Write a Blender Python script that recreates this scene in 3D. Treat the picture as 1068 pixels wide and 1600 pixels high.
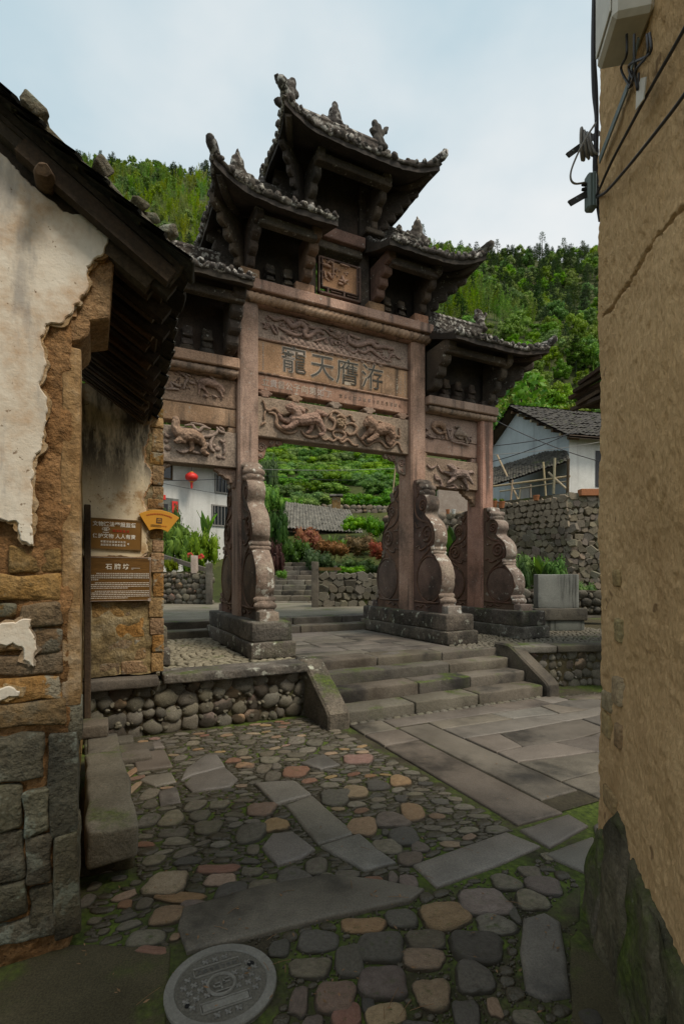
import bpy, bmesh, math, random
from mathutils import Vector, Matrix, noise
from math import sin, cos, pi, radians as RAD, sqrt, atan2
random.seed(7)
for _o in list(bpy.data.objects): bpy.data.objects.remove(_o)
SC = bpy.context.scene
COL = SC.collection

# ------------------------------------------------------------------ camera
EYE = 1.55
cd = bpy.data.cameras.new('camera'); CAM = bpy.data.objects.new('camera', cd); COL.objects.link(CAM)
CAM.location = (0, 0, EYE); CAM.rotation_euler = (RAD(90), 0, 0)
cd.sensor_width = 36.0; cd.lens = 790/1600*36; cd.shift_y = 100/1600
cd.clip_start = 0.05; cd.clip_end = 1500
SC.camera = CAM

# ------------------------------------------------------------------ sky, sun, exposure
SUN_EL, SUN_AZ = 57.0, 124.0            # azimuth from +Y clockwise: to the right of the camera and a little behind
w = bpy.data.worlds.new('World'); SC.world = w; w.use_nodes = True
nt = w.node_tree; nt.nodes.clear()
def wn(t, **k):
    n = nt.nodes.new(t)
    for a, b in k.items(): setattr(n, a, b)
    return n
sky = wn('ShaderNodeTexSky', sky_type='NISHITA', sun_disc=False)
sky.sun_elevation = RAD(SUN_EL); sky.sun_rotation = RAD(SUN_AZ); sky.air_density = 1.0; sky.dust_density = 2.5
tc = wn('ShaderNodeTexCoord'); mp = wn('ShaderNodeMapping'); mp.inputs['Scale'].default_value = (1.2, 1.2, 2.0)
nz = wn('ShaderNodeTexNoise'); nz.inputs['Scale'].default_value = .95; nz.inputs['Detail'].default_value = 6; nz.inputs['Roughness'].default_value = .5
rp = wn('ShaderNodeValToRGB'); rp.color_ramp.elements[0].position = .35; rp.color_ramp.elements[1].position = .58
rp.color_ramp.elements[0].color = (5.2, 6.55, 7.15, 1); rp.color_ramp.elements[1].color = (9.0, 8.95, 8.75, 1)
mx = wn('ShaderNodeMix', data_type='RGBA'); mx.inputs['Factor'].default_value = .88
bg = wn('ShaderNodeBackground'); bg.inputs['Strength'].default_value = .056
ow = wn('ShaderNodeOutputWorld'); lk = nt.links.new
lk(tc.outputs['Generated'], mp.inputs['Vector']); lk(mp.outputs['Vector'], nz.inputs['Vector'])
lk(nz.outputs['Fac'], rp.inputs['Fac']); lk(sky.outputs['Color'], mx.inputs['A']); lk(rp.outputs['Color'], mx.inputs['B'])
lk(mx.outputs['Result'], bg.inputs['Color']); lk(bg.outputs['Background'], ow.inputs['Surface'])
sl = bpy.data.lights.new('sun', 'SUN'); SUN = bpy.data.objects.new('sun', sl); COL.objects.link(SUN)
sl.energy = 1.5; sl.angle = RAD(16); sl.color = (1, .89, .75)
SUN.rotation_euler = (RAD(90-SUN_EL), 0, RAD(180-SUN_AZ))
vs = SC.view_settings; vs.view_transform = 'Standard'; vs.look = 'None'; vs.exposure = 1.0; vs.gamma = 1.0
SC.cycles.max_bounces = 8; SC.cycles.diffuse_bounces = 6; SC.cycles.glossy_bounces = 2; SC.cycles.transmission_bounces = 3
SC.cycles.use_denoising = True

# ------------------------------------------------------------------ the gate's own frame (x along the facade, y away from the street)
GA = atan2(.437, .899); GC = (-.112, 8.12)
gc, gs = cos(GA), sin(GA)
def to_world(x, y, z=0): return Vector((GC[0]+x*gc-y*gs, GC[1]+x*gs+y*gc, z))
def to_local(X, Y): a, b = X-GC[0], Y-GC[1]; return a*gc+b*gs, -a*gs+b*gc
def ray(u, v): return Vector(((u-534)/790, 1, (900-v)/790))
CL = to_local(0, 0)
def on_y(u, v, yl):                       # a sight line cut with a plane parallel to the facade -> (x, z)
    d = ray(u, v); a, b = d.x*gc+d.y*gs, -d.x*gs+d.y*gc
    t = (yl-CL[1])/b
    return CL[0]+t*a, EYE+t*d.z
def on_z(u, v, z=0.0):                    # cut with a level plane -> world X, Y
    d = ray(u, v); t = (z-EYE)/d.z
    return d.x*t, d.y*t
def on_Y(u, v, Y): d = ray(u, v); return d.x*Y, EYE+d.z*Y

# ------------------------------------------------------------------ mesh helpers
class MB:
    def __init__(s): s.v = []; s.f = []
    def add(s, v, f):
        n = len(s.v); s.v += [tuple(p) for p in v]; s.f += [tuple(i+n for i in q) for q in f]; return s
    def box(s, x0, x1, y0, y1, z0, z1, c=0.0):
        if c <= 0:
            v = [(x, y, z) for z in (z0, z1) for y in (y0, y1) for x in (x0, x1)]
            return s.add(v, [(0,2,3,1),(4,5,7,6),(0,1,5,4),(2,6,7,3),(0,4,6,2),(1,3,7,5)])
        cx, cy, cz, hx, hy, hz = (x0+x1)/2, (y0+y1)/2, (z0+z1)/2, (x1-x0)/2, (y1-y0)/2, (z1-z0)/2
        c = min(c, hx*.9, hy*.9, hz*.9); v = []; ix = {}
        for sx in (-1, 1):
            for sy in (-1, 1):
                for sz in (-1, 1):
                    for k, q in enumerate(((hx, hy-c, hz-c), (hx-c, hy, hz-c), (hx-c, hy-c, hz))):
                        ix[(sx, sy, sz, k)] = len(v); v.append((cx+sx*q[0], cy+sy*q[1], cz+sz*q[2]))
        f = []
        for k in range(3):
            o = [a for a in range(3) if a != k]
            for sg in (-1, 1):
                q = []
                for a, b in ((-1,-1),(1,-1),(1,1),(-1,1)):
                    t = [0,0,0]; t[k] = sg; t[o[0]] = a; t[o[1]] = b; q.append(ix[(t[0],t[1],t[2],k)])
                f.append(q)
            for a in (-1, 1):
                for b in (-1, 1):
                    t = [0,0,0]; t[o[0]] = a; t[o[1]] = b; q = []
                    t[k] = -1; q += [ix[(*t, o[0])], ix[(*t, o[1])]]
                    t[k] = 1; q += [ix[(*t, o[1])], ix[(*t, o[0])]]
                    f.append(q)
        for sx in (-1, 1):
            for sy in (-1, 1):
                for sz in (-1, 1): f.append([ix[(sx, sy, sz, k)] for k in range(3)])
        return s.add(v, f)
    def prism(s, poly, a0, a1, axis='y', bev=0.0):
        def P(p, a): return {'y': (p[0], a, p[1]), 'x': (a, p[0], p[1]), 'z': (p[0], p[1], a)}[axis]
        n = len(poly)
        if bev > 0:
            cx = sum(p[0] for p in poly)/n; cy = sum(p[1] for p in poly)/n
            ins = inset(poly, bev)
            v = [P(p, a0) for p in ins]+[P(p, a0+bev) for p in poly]+[P(p, a1-bev) for p in poly]+[P(p, a1) for p in ins]
            f = [tuple(range(n))[::-1], tuple(range(3*n, 4*n))]
            for k in range(3):
                for i in range(n): j = (i+1) % n; f.append((k*n+i, k*n+j, (k+1)*n+j, (k+1)*n+i))
            return s.add(v, f)
        v = [P(p, a0) for p in poly]+[P(p, a1) for p in poly]
        f = [tuple(range(n))[::-1], tuple(range(n, 2*n))]
        for i in range(n): j = (i+1) % n; f.append((i, j, n+j, n+i))
        return s.add(v, f)
    def tube(s, pts, r, n=8, cap=True, flat=None):
        pts = [Vector(p) for p in pts]; m = len(pts)
        if not isinstance(r, (list, tuple)): r = [r]*m
        v = []; up = None
        for i, p in enumerate(pts):
            d = (pts[min(i+1, m-1)]-pts[max(i-1, 0)])
            if d.length < 1e-9: d = Vector((0, 0, 1))
            d.normalize()
            if up is None:
                up = Vector((0, 0, 1)) if abs(d.z) < .9 else Vector((1, 0, 0))
            a = d.cross(up)
            if a.length < 1e-6: a = d.orthogonal()
            a.normalize(); b = a.cross(d); up = b
            for k in range(n):
                t = 2*pi*k/n; q = (a*cos(t)+b*sin(t))*r[i]
                if flat: q = Vector((q.x*flat[0], q.y*flat[1], q.z*flat[2]))
                v.append(p+q)
        f = []
        for i in range(m-1):
            for k in range(n): j = (k+1) % n; f.append((i*n+k, i*n+j, (i+1)*n+j, (i+1)*n+k))
        if cap: f += [tuple(range(n))[::-1], tuple(range((m-1)*n, m*n))]
        return s.add(v, f)
    def ell(s, c, r, nu=10, nv=6, M=None):
        if not isinstance(r, (list, tuple)): r = (r, r, r)
        c = Vector(c); v = []; f = []
        def T(p):
            p = Vector(p)
            return c+(M @ p if M else p)
        v.append(T((0, 0, -r[2])))
        for i in range(1, nv):
            a = -pi/2+pi*i/nv
            for k in range(nu): t = 2*pi*k/nu; v.append(T((cos(a)*cos(t)*r[0], cos(a)*sin(t)*r[1], sin(a)*r[2])))
        v.append(T((0, 0, r[2])))
        for k in range(nu): f.append((0, 1+(k+1) % nu, 1+k))
        for i in range(nv-2):
            for k in range(nu): j = (k+1) % nu; a = 1+i*nu; f.append((a+k, a+j, a+nu+j, a+nu+k))
        a = 1+(nv-2)*nu
        for k in range(nu): f.append((a+k, a+(k+1) % nu, len(v)-1))
        return s.add(v, f)
    def grid(s, fn, nu, nv):
        v = [fn(i/nu, j/nv) for j in range(nv+1) for i in range(nu+1)]; q = nu+1
        return s.add(v, [(j*q+i, j*q+i+1, (j+1)*q+i+1, (j+1)*q+i) for j in range(nv) for i in range(nu)])
    def lathe(s, prof, c=(0,0,0), n=20):
        v = []; f = []
        for r, z in prof:
            for k in range(n): t = 2*pi*k/n; v.append((c[0]+r*cos(t), c[1]+r*sin(t), c[2]+z))
        for i in range(len(prof)-1):
            for k in range(n): j = (k+1) % n; f.append((i*n+k, i*n+j, (i+1)*n+j, (i+1)*n+k))
        f += [tuple(range(n))[::-1], tuple(range((len(prof)-1)*n, len(prof)*n))]
        return s.add(v, f)
    def mesh(s, name='m', smooth=None, fix=True):
        me = bpy.data.meshes.new(name); me.from_pydata(s.v, [], s.f)
        if fix:
            bm = bmesh.new(); bm.from_mesh(me); bmesh.ops.recalc_face_normals(bm, faces=bm.faces); bm.to_mesh(me); bm.free()
        finish(me, smooth); return me
    def build(s, name, mat, parent=None, smooth=None, fix=True):
        return link(name, s.mesh(name, smooth, fix), mat, parent)
def finish(me, smooth):
    me.update()
    if smooth is not None:
        me.shade_smooth()
        if smooth < 179: me.set_sharp_from_angle(angle=RAD(smooth))
def link(name, me, mat, parent=None):
    o = bpy.data.objects.new(name, me); COL.objects.link(o)
    if mat is not None and not me.materials: me.materials.append(mat)
    if parent is not None: o.parent = parent
    return o
def inset(poly, d):
    n = len(poly); ar = sum(poly[i][0]*poly[(i+1) % n][1]-poly[(i+1) % n][0]*poly[i][1] for i in range(n))
    sg = 1 if ar > 0 else -1; out = []
    for i in range(n):
        p0, p1, p2 = Vector(poly[i-1]).to_2d(), Vector(poly[i]).to_2d(), Vector(poly[(i+1) % n]).to_2d()
        a = (p1-p0); b = (p2-p1)
        if a.length < 1e-9 or b.length < 1e-9: out.append(tuple(p1)); continue
        a.normalize(); b.normalize()
        n1 = Vector((-a.y, a.x))*sg; n2 = Vector((-b.y, b.x))*sg; m = n1+n2
        l = m.length
        if l < .3: m = n1; k = d
        else: m /= l; k = min(d/max(m.dot(n1), .4), d*2)
        out.append((p1.x+m.x*k, p1.y+m.y*k))
    return out
def empty(name, loc=(0,0,0), rz=0.0, parent=None):
    o = bpy.data.objects.new(name, None); COL.objects.link(o); o.location = loc; o.rotation_euler = (0, 0, rz); o.empty_display_size = .1
    if parent: o.parent = parent
    return o
def tag(o, label=None, cat=None, group=None, kind=None):
    if label: o['label'] = label
    if cat: o['category'] = cat
    if group: o['group'] = group
    if kind: o['kind'] = kind
    return o
def gate_frame(o): o.location = (GC[0], GC[1], 0); o.rotation_euler = (0, 0, GA); return o
def fbm(p, sc=1.0, oc=4):
    return noise.fractal(Vector(p)*sc, 1.0, 2.0, oc)
def rumple(me, amp, sc, seed=0, oc=3):
    off = Vector((seed*13.1, seed*7.7, seed*3.3))
    for v in me.vertices:
        v.co += noise.noise_vector(v.co*sc+off)*amp
    me.update(); return me
def worn(hx, hy, hz, r=.03, amp=.01, sc=6, seed=0, div=1, smooth=60):
    """a weathered rounded block centred on its origin"""
    def ax(h):
        rr = min(r, h*.9); L = [-h, -h+rr*.35, -h+rr]; k = max(1, int(round(2*(h-rr)/max(.25, .0001)*div)))
        k = min(k, 14)
        L += [-h+rr+(2*h-2*rr)*i/k for i in range(1, k)]; L += [h-rr, h-rr*.35, h]; return L
    H = Vector((hx, hy, hz)); X = (ax(hx), ax(hy), ax(hz)); v = []; f = []; ix = {}
    def pt(p):
        key = tuple(round(q, 5) for q in p)
        if key not in ix:
            ix[key] = len(v); c = Vector([max(-H[i]+min(r, H[i]*.9), min(H[i]-min(r, H[i]*.9), p[i])) for i in range(3)])
            d = Vector(p)-c
            if d.length > 1e-9: d = d.normalized()*min(r, hx*.9, hy*.9, hz*.9)
            q = c+d; q += noise.noise_vector(q*sc+Vector((seed*9.7, seed*5.3, seed*2.9)))*amp
            v.append(q)
        return ix[key]
    for k in range(3):
        a, b = [i for i in range(3) if i != k]
        for sg in (-1, 1):
            for i in range(len(X[a])-1):
                for j in range(len(X[b])-1):
                    q = []
                    for (p, s2) in ((i, j), (i+1, j), (i+1, j+1), (i, j+1)):
                        t = [0,0,0]; t[k] = sg*H[k]; t[a] = X[a][p]; t[b] = X[b][s2]; q.append(pt(t))
                    if len(set(q)) == 4: f.append(q)
    m = MB(); m.add(v, f); return m.mesh('block', smooth)
def spline(pts, n=6):
    P = [Vector(p) for p in pts]; out = []
    for i in range(len(P)-1):
        p0, p1, p2, p3 = P[max(i-1, 0)], P[i], P[i+1], P[min(i+2, len(P)-1)]
        for k in range(n):
            t = k/n
            out.append(.5*((2*p1)+(p2-p0)*t+(2*p0-5*p1+4*p2-p3)*t*t+(3*p1-p0-3*p2+p3)*t**3))
    out.append(P[-1]); return out
def lerp_list(r, n):
    m = len(r)-1; out = []
    for i in range(n):
        t = i/(n-1)*m; k = min(int(t), m-1); out.append(r[k]+(r[k+1]-r[k])*(t-k))
    return out
def remesh(me, vox, smooth_it=2):
    o = bpy.data.objects.new('tmp', me); COL.objects.link(o)
    md = o.modifiers.new('r', 'REMESH'); md.mode = 'VOXEL'; md.voxel_size = vox
    if smooth_it:
        ms = o.modifiers.new('s', 'SMOOTH'); ms.iterations = smooth_it; ms.factor = .5
    bpy.context.view_layer.update(); dg = bpy.context.evaluated_depsgraph_get()
    m2 = bpy.data.meshes.new_from_object(o.evaluated_get(dg)); bpy.data.objects.remove(o); m2.shade_smooth(); return m2
_tc = {}
def text_mesh(body, size, ext=.004, offset=0.0, align='CENTER', spacing=1.0):
    c = bpy.data.curves.new('t', 'FONT'); c.body = body; c.size = size; c.extrude = ext; c.offset = offset; c.align_x = align; c.align_y = 'CENTER'; c.space_character = spacing
    c.resolution_u = 3
    o = bpy.data.objects.new('t', c); COL.objects.link(o); bpy.context.view_layer.update()
    me = bpy.data.meshes.new_from_object(o.evaluated_get(bpy.context.evaluated_depsgraph_get()))
    bpy.data.objects.remove(o); bpy.data.curves.remove(c); return me

# ------------------------------------------------------------------ materials
class NT:
    def __init__(s, name):
        s.m = bpy.data.materials.new(name); s.m.use_nodes = True; s.t = s.m.node_tree; s.t.nodes.clear()
        s.out = s.n('ShaderNodeOutputMaterial'); s.p = s.n('ShaderNodeBsdfPrincipled'); s.l(s.p.outputs[0], s.out.inputs[0])
        s.tc = s.n('ShaderNodeTexCoord'); s.oi = s.n('ShaderNodeObjectInfo')
        ml = s.n('ShaderNodeMath', operation='MULTIPLY'); s.l(s.oi.outputs['Random'], ml.inputs[0]); ml.inputs[1].default_value = 37.0
        av = s.n('ShaderNodeVectorMath', operation='ADD'); s.l(s.tc.outputs['Object'], av.inputs[0]); s.l(ml.outputs[0], av.inputs[1]); s.vec = av.outputs[0]
    def n(s, t, **k):
        q = s.t.nodes.new(t)
        for a, b in k.items(): setattr(q, a, b)
        return q
    def l(s, a, b): s.t.links.new(a, b)
    def noise(s, scale, detail=5, rough=.55, vec=None, stretch=None, dist=0):
        q = s.n('ShaderNodeTexNoise'); q.inputs['Scale'].default_value = scale; q.inputs['Detail'].default_value = detail; q.inputs['Roughness'].default_value = rough; q.inputs['Distortion'].default_value = dist
        vv = vec or s.vec
        if stretch:
            mp_ = s.n('ShaderNodeMapping'); mp_.inputs['Scale'].default_value = stretch; s.l(vv, mp_.inputs['Vector']); vv = mp_.outputs[0]
        s.l(vv, q.inputs['Vector']); return q.outputs['Fac']
    def ramp(s, fac, stops):
        q = s.n('ShaderNodeValToRGB'); e = q.color_ramp.elements
        while len(e) < len(stops): e.new(.5)
        for k, (p, c) in enumerate(stops):
            e[k].position = p; e[k].color = (*c, 1) if len(c) == 3 else c
        s.l(fac, q.inputs['Fac']); return q.outputs['Color']
    def step(s, fac, a, b):
        q = s.n('ShaderNodeMapRange'); q.interpolation_type = 'SMOOTHSTEP'
        q.inputs['From Min'].default_value = a; q.inputs['From Max'].default_value = b; s.l(fac, q.inputs['Value']); return q.outputs['Result']
    def mul(s, a, b):
        q = s.n('ShaderNodeMath', operation='MULTIPLY')
        for i, x in enumerate((a, b)):
            if isinstance(x, (int, float)): q.inputs[i].default_value = x
            else: s.l(x, q.inputs[i])
        return q.outputs[0]
    def addm(s, a, b):
        q = s.n('ShaderNodeMath', operation='ADD')
        for i, x in enumerate((a, b)):
            if isinstance(x, (int, float)): q.inputs[i].default_value = x
            else: s.l(x, q.inputs[i])
        return q.outputs[0]
    def mix(s, fac, a, b, mode='MIX'):
        q = s.n('ShaderNodeMix', data_type='RGBA'); q.blend_type = mode
        for nm, x in (('Factor', fac), ('A', a), ('B', b)):
            i = q.inputs[nm] if nm == 'Factor' else q.inputs[nm]
            i = [z for z in q.inputs if z.name == nm and (z.type == ('VALUE' if nm == 'Factor' else 'RGBA'))][0]
            if isinstance(x, (int, float)): i.default_value = x
            elif isinstance(x, tuple): i.default_value = (*x, 1)
            else: s.l(x, i)
        return [z for z in q.outputs if z.type == 'RGBA'][0]
    def vary(s, col, dv=.2, dh=.02, ds=.2):
        q = s.n('ShaderNodeHueSaturation'); s.l(col, q.inputs['Color'])
        def m(frac, lo, hi):
            a = s.n('ShaderNodeMath', operation='MULTIPLY'); s.l(s.oi.outputs['Random'], a.inputs[0]); a.inputs[1].default_value = frac
            b = s.n('ShaderNodeMath', operation='FRACT'); s.l(a.outputs[0], b.inputs[0])
            c = s.n('ShaderNodeMapRange'); c.inputs['To Min'].default_value = lo; c.inputs['To Max'].default_value = hi; s.l(b.outputs[0], c.inputs['Value']); return c.outputs['Result']
        s.l(m(7.3, 1-dv, 1+dv), q.inputs['Value']); s.l(m(13.7, .5-dh, .5+dh), q.inputs['Hue']); s.l(m(3.1, 1-ds, 1+ds), q.inputs['Saturation'])
        return q.outputs['Color']
    def up(s, a=.3, b=.8):
        g = s.n('ShaderNodeNewGeometry'); x = s.n('ShaderNodeSeparateXYZ'); s.l(g.outputs['Normal'], x.inputs[0]); return s.step(x.outputs['Z'], a, b)
    def bump(s, h, strength=.4, dist=.02, prev=None):
        q = s.n('ShaderNodeBump'); q.inputs['Strength'].default_value = strength; q.inputs['Distance'].default_value = dist; s.l(h, q.inputs['Height'])
        if prev: s.l(prev, q.inputs['Normal'])
        return q.outputs['Normal']
    def done(s, col, rough=.85, normal=None, spec=.25):
        if isinstance(col, tuple): s.p.inputs['Base Color'].default_value = (*col, 1)
        else: s.l(col, s.p.inputs['Base Color'])
        if isinstance(rough, (int, float)): s.p.inputs['Roughness'].default_value = rough
        else: s.l(rough, s.p.inputs['Roughness'])
        s.p.inputs['Specular IOR Level'].default_value = spec
        if normal: s.l(normal, s.p.inputs['Normal'])
        return s.m
def sat(c, k):
    l = .3*c[0]+.5*c[1]+.2*c[2]; return tuple(max(.004, l+(x-l)*k) for x in c)
def stone(name, c1, c2, c3=None, sc=2.5, grain=60, gr=.35, bump=.5, bd=.015, rough=.88, lichen=None, moss=0, dark=0, var=.15, dh=.015, streak=None, gdist=.003, spec=.25, mossup=True, satk=1.3, dirt=None):
    t = NT(name); c1, c2, c3 = sat(c1, satk), sat(c2, satk), (sat(c3, satk) if c3 else None)
    n1 = t.noise(sc, 6, .6)
    st = [(.3, c1), (.7, c2)] if c3 is None else [(.28, c1), (.5, c2), (.72, c3)]
    col = t.ramp(n1, st)
    g = t.noise(grain, 3, .7)
    gcol = t.ramp(g, [(.3, (1-gr,)*3), (.7, (1+gr*.6,)*3)])
    col = t.mix(1.0, col, gcol, 'MULTIPLY')
    if streak:
        q = t.noise(streak[0], 4, .6, stretch=(1, 1, .08)); col = t.mix(t.mul(t.step(q, .5, .72), streak[1]), col, streak[2])
    if dark:
        q = t.noise(1.3, 7, .65); col = t.mix(t.mul(t.step(q, .48, .7), dark), col, (.02, .019, .017))
    if lichen:
        q = t.noise(lichen[2], 4, .65); q2 = t.noise(lichen[2]*.17, 3, .5)
        fac = t.mul(t.step(q, lichen[1], lichen[1]+.08), t.step(q2, .38, .6)); col = t.mix(fac, col, lichen[0])
    col = t.vary(col, var, dh)
    if moss:
        q = t.noise(2.2, 6, .65); fac = t.step(q, .62-.25*moss, .8-.2*moss)
        if mossup: fac = t.mul(fac, t.addm(t.mul(t.up(.2, .9), .8), .2))
        mc = t.ramp(t.noise(40, 3), [(.3, (.026, .042, .008)), (.7, (.095, .135, .02))])
        col = t.mix(fac, col, mc)
    if dirt:
        sp = t.n('ShaderNodeSeparateXYZ'); t.l(t.tc.outputs['Object'], sp.inputs[0]); q = t.noise(3.0, 5, .7)
        fac = t.mul(t.step(t.addm(sp.outputs['Z'], t.mul(q, -1.1)), .25, -.25), .85); col = t.mix(fac, col, dirt)
        q = t.noise(5.0, 5, .7); col = t.mix(t.mul(t.step(q, .5, .75), .35), col, tuple(x*1.6 for x in dirt))
    nb = t.bump(t.noise(sc*4, 6, .65), bump, bd); nb = t.bump(g, bump*.8, gdist, nb)
    return t.done(col, rough, nb, spec)
def plain(name, c, rough=.6, metal=0, var=0, spec=.4, grain=None):
    t = NT(name)
    if grain:
        col = t.mix(1.0, t.ramp(t.noise(grain[0], 4), [(.3, tuple(q*(1-grain[1]) for q in c)), (.7, tuple(q*(1+grain[1]) for q in c))]), (1., 1., 1.), 'MULTIPLY')
        nb = t.bump(t.noise(grain[0]*2, 3), .3, .004)
    else:
        q = t.n('ShaderNodeRGB'); q.outputs[0].default_value = (*c, 1); col = q.outputs[0]; nb = None
    if var: col = t.vary(col, var)
    t.p.inputs['Metallic'].default_value = metal
    return t.done(col, rough, nb, spec)
def leaf(name, c1, c2, var=.25, patch=None, dh=.02, trans=.3):
    t = NT(name); g = t.n('ShaderNodeNewGeometry')
    col = t.ramp(g.outputs['Random Per Island'], [(0, c1), (1, c2)]); col = t.vary(col, var, dh)
    if patch:
        q = t.noise(patch[0], 3, .5, vec=g.outputs['Position']); col = t.mix(t.mul(t.step(q, patch[1], patch[1]+.12), patch[3]), col, patch[2])
    t.p.inputs['Roughness'].default_value = .55; t.p.inputs['Specular IOR Level'].default_value = .25
    t.l(col, t.p.inputs['Base Color'])
    tr = t.n('ShaderNodeBsdfTranslucent'); t.l(col, tr.inputs['Color']); ms = t.n('ShaderNodeMixShader'); ms.inputs[0].default_value = trans
    t.l(t.p.outputs[0], ms.inputs[1]); t.l(tr.outputs[0], ms.inputs[2]); t.l(ms.outputs[0], t.out.inputs[0]); return t.m

M = {}
PINK1, PINK2, PINK3 = (.215, .145, .105), (.36, .245, .185), (.46, .335, .265)
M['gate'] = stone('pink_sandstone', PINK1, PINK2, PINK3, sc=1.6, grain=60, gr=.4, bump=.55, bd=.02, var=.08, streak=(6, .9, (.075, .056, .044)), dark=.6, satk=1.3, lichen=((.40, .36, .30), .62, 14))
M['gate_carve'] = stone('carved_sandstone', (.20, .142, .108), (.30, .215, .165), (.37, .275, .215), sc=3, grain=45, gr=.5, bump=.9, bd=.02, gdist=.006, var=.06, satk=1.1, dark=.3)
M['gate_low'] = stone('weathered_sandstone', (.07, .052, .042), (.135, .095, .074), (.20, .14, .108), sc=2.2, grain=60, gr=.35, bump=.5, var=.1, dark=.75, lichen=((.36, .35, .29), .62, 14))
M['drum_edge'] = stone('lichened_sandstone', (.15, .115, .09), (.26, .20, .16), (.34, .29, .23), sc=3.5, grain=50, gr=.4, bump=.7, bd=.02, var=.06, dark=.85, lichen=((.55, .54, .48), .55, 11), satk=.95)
M['plinth'] = stone('plinth_stone', (.05, .048, .04), (.12, .105, .085), (.2, .175, .14), sc=3, grain=45, gr=.5, bump=.9, bd=.03, moss=.45, dark=.85, lichen=((.40, .41, .34), .57, 8), satk=1.0)
M['gate_dark'] = stone('blackened_stone', (.028, .025, .022), (.07, .058, .048), (.15, .12, .095), sc=2.6, grain=50, gr=.45, bump=.8, bd=.02, var=.12, dark=.6, lichen=((.34, .33, .29), .60, 16))
M['soffit'] = stone('soffit_stone', (.02, .018, .016), (.04, .034, .029), (.075, .06, .05), sc=2, grain=40, bump=.5, var=.1)
M['roof'] = stone('roof_stone', (.022, .02, .018), (.055, .048, .042), (.095, .083, .07), sc=5, grain=50, bump=.8, var=.2, lichen=((.36, .345, .31), .50, 15))
M['ink'] = stone('inscription_paint', (.06, .058, .05), (.10, .095, .085), sc=6, grain=60, bump=.2)
M['chalk'] = stone('pale_inscription', (.34, .29, .25), (.45, .40, .35), sc=8, grain=60, bump=.2)
M['cobble'] = stone('river_cobble', (0.115, 0.100, 0.073), (0.190, 0.168, 0.125), (0.265, 0.240, 0.185), sc=3, grain=30, gr=.45, bump=.6, bd=.05, rough=.42, var=.3, dh=.012, moss=.3, spec=.5, satk=1.0, dirt=(.034, .029, .017))
M['cobble_red'] = stone('red_cobble', (.20, .115, .075), (.275, .165, .11), (.32, .215, .155), sc=3, grain=30, gr=.45, bump=.6, bd=.05, rough=.42, var=.22, dh=.02, spec=.5, satk=1.0, dirt=(.034, .029, .017), moss=.22)
M['cobble_orange'] = stone('orange_cobble', (0.262, 0.182, 0.112), (0.363, 0.254, 0.155), (0.439, 0.320, 0.211), sc=3, grain=30, gr=.5, bump=.6, bd=.05, rough=.42, var=.18, spec=.3, satk=1.0, dirt=(.034, .029, .017), moss=.22)
M['cobble_dark'] = stone('dark_cobble', (0.075, 0.070, 0.058), (0.120, 0.112, 0.095), (0.170, 0.158, 0.135), sc=6, grain=90, gr=.25, bump=.6, bd=.05, rough=.42, var=.25, spec=.4, satk=1.0, dirt=(.034, .029, .017), moss=.22)
M['cobble_purple'] = stone('purple_cobble', (.13, .098, .078), (.195, .15, .122), (.25, .20, .165), sc=3, grain=30, gr=.45, bump=.6, bd=.05, rough=.42, var=.2, spec=.5, satk=1.0, dirt=(.034, .029, .017), moss=.22)
M['wallstone'] = stone('wall_cobble', (0.072, 0.068, 0.055), (0.128, 0.119, 0.098), (0.178, 0.166, 0.136), sc=8, grain=70, gr=.3, bump=.5, bd=.01, rough=.78, var=.35, dh=.012, moss=.3, lichen=((.33, .34, .29), .64, 18))
M['wallstone_far'] = stone('field_stone', (.10, .09, .07), (.17, .15, .12), (.23, .205, .165), sc=5, grain=40, gr=.3, bump=.4, var=.35, dh=.03, moss=.2)
M['mortar'] = stone('dark_earth_joint', (0.033, 0.028, 0.021), (0.068, 0.057, 0.039), sc=6, grain=40, bump=.8, moss=.4)
M['soil'] = stone('mossy_soil', (0.027, 0.022, 0.015), (0.050, 0.043, 0.028), (0.086, 0.073, 0.050), sc=3, grain=70, gr=.5, bump=.9, bd=.02, moss=1.0, mossup=False)
M['flag'] = stone('flagstone', (0.115, 0.103, 0.085), (0.170, 0.153, 0.128), (0.215, 0.195, 0.163), sc=2.2, grain=110, gr=.45, bump=.7, bd=.008, rough=.52, var=.13, dark=.6, spec=.5, satk=1.0)
M['flag_warm'] = stone('warm_flagstone', (0.099, 0.086, 0.071), (0.146, 0.129, 0.107), (0.185, 0.163, 0.136), sc=2.0, grain=120, gr=.35, bump=.7, bd=.008, rough=.52, var=.1, dark=.85, satk=1.0)
M['flag_dark'] = stone('dark_flagstone', (0.085, 0.080, 0.070), (0.130, 0.122, 0.108), (0.165, 0.155, 0.138), sc=2.5, grain=130, gr=.4, bump=.45, bd=.008, rough=.52, var=.1, spec=.5)
M['step'] = stone('step_stone', (0.063, 0.054, 0.041), (0.126, 0.112, 0.088), (0.189, 0.169, 0.135), sc=2.6, grain=80, gr=.35, bump=.9, rough=.85, moss=.4, dark=.95, satk=1.0)
M['concrete'] = stone('old_concrete', (0.045, 0.040, 0.028), (0.080, 0.072, 0.052), sc=3, grain=140, gr=.5, bump=.6, moss=.55, mossup=False)
M['iron'] = stone('cast_cover', (.15, .148, .135), (.21, .207, .19), sc=9, grain=90, gr=.25, bump=.3, bd=.004, rough=.6, var=0, spec=.4)
M['iron_dark'] = stone('cover_recess', (0.100, 0.095, 0.080), (0.145, 0.138, 0.118), sc=9, grain=90, bump=.4, rough=.8, var=0)
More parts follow.
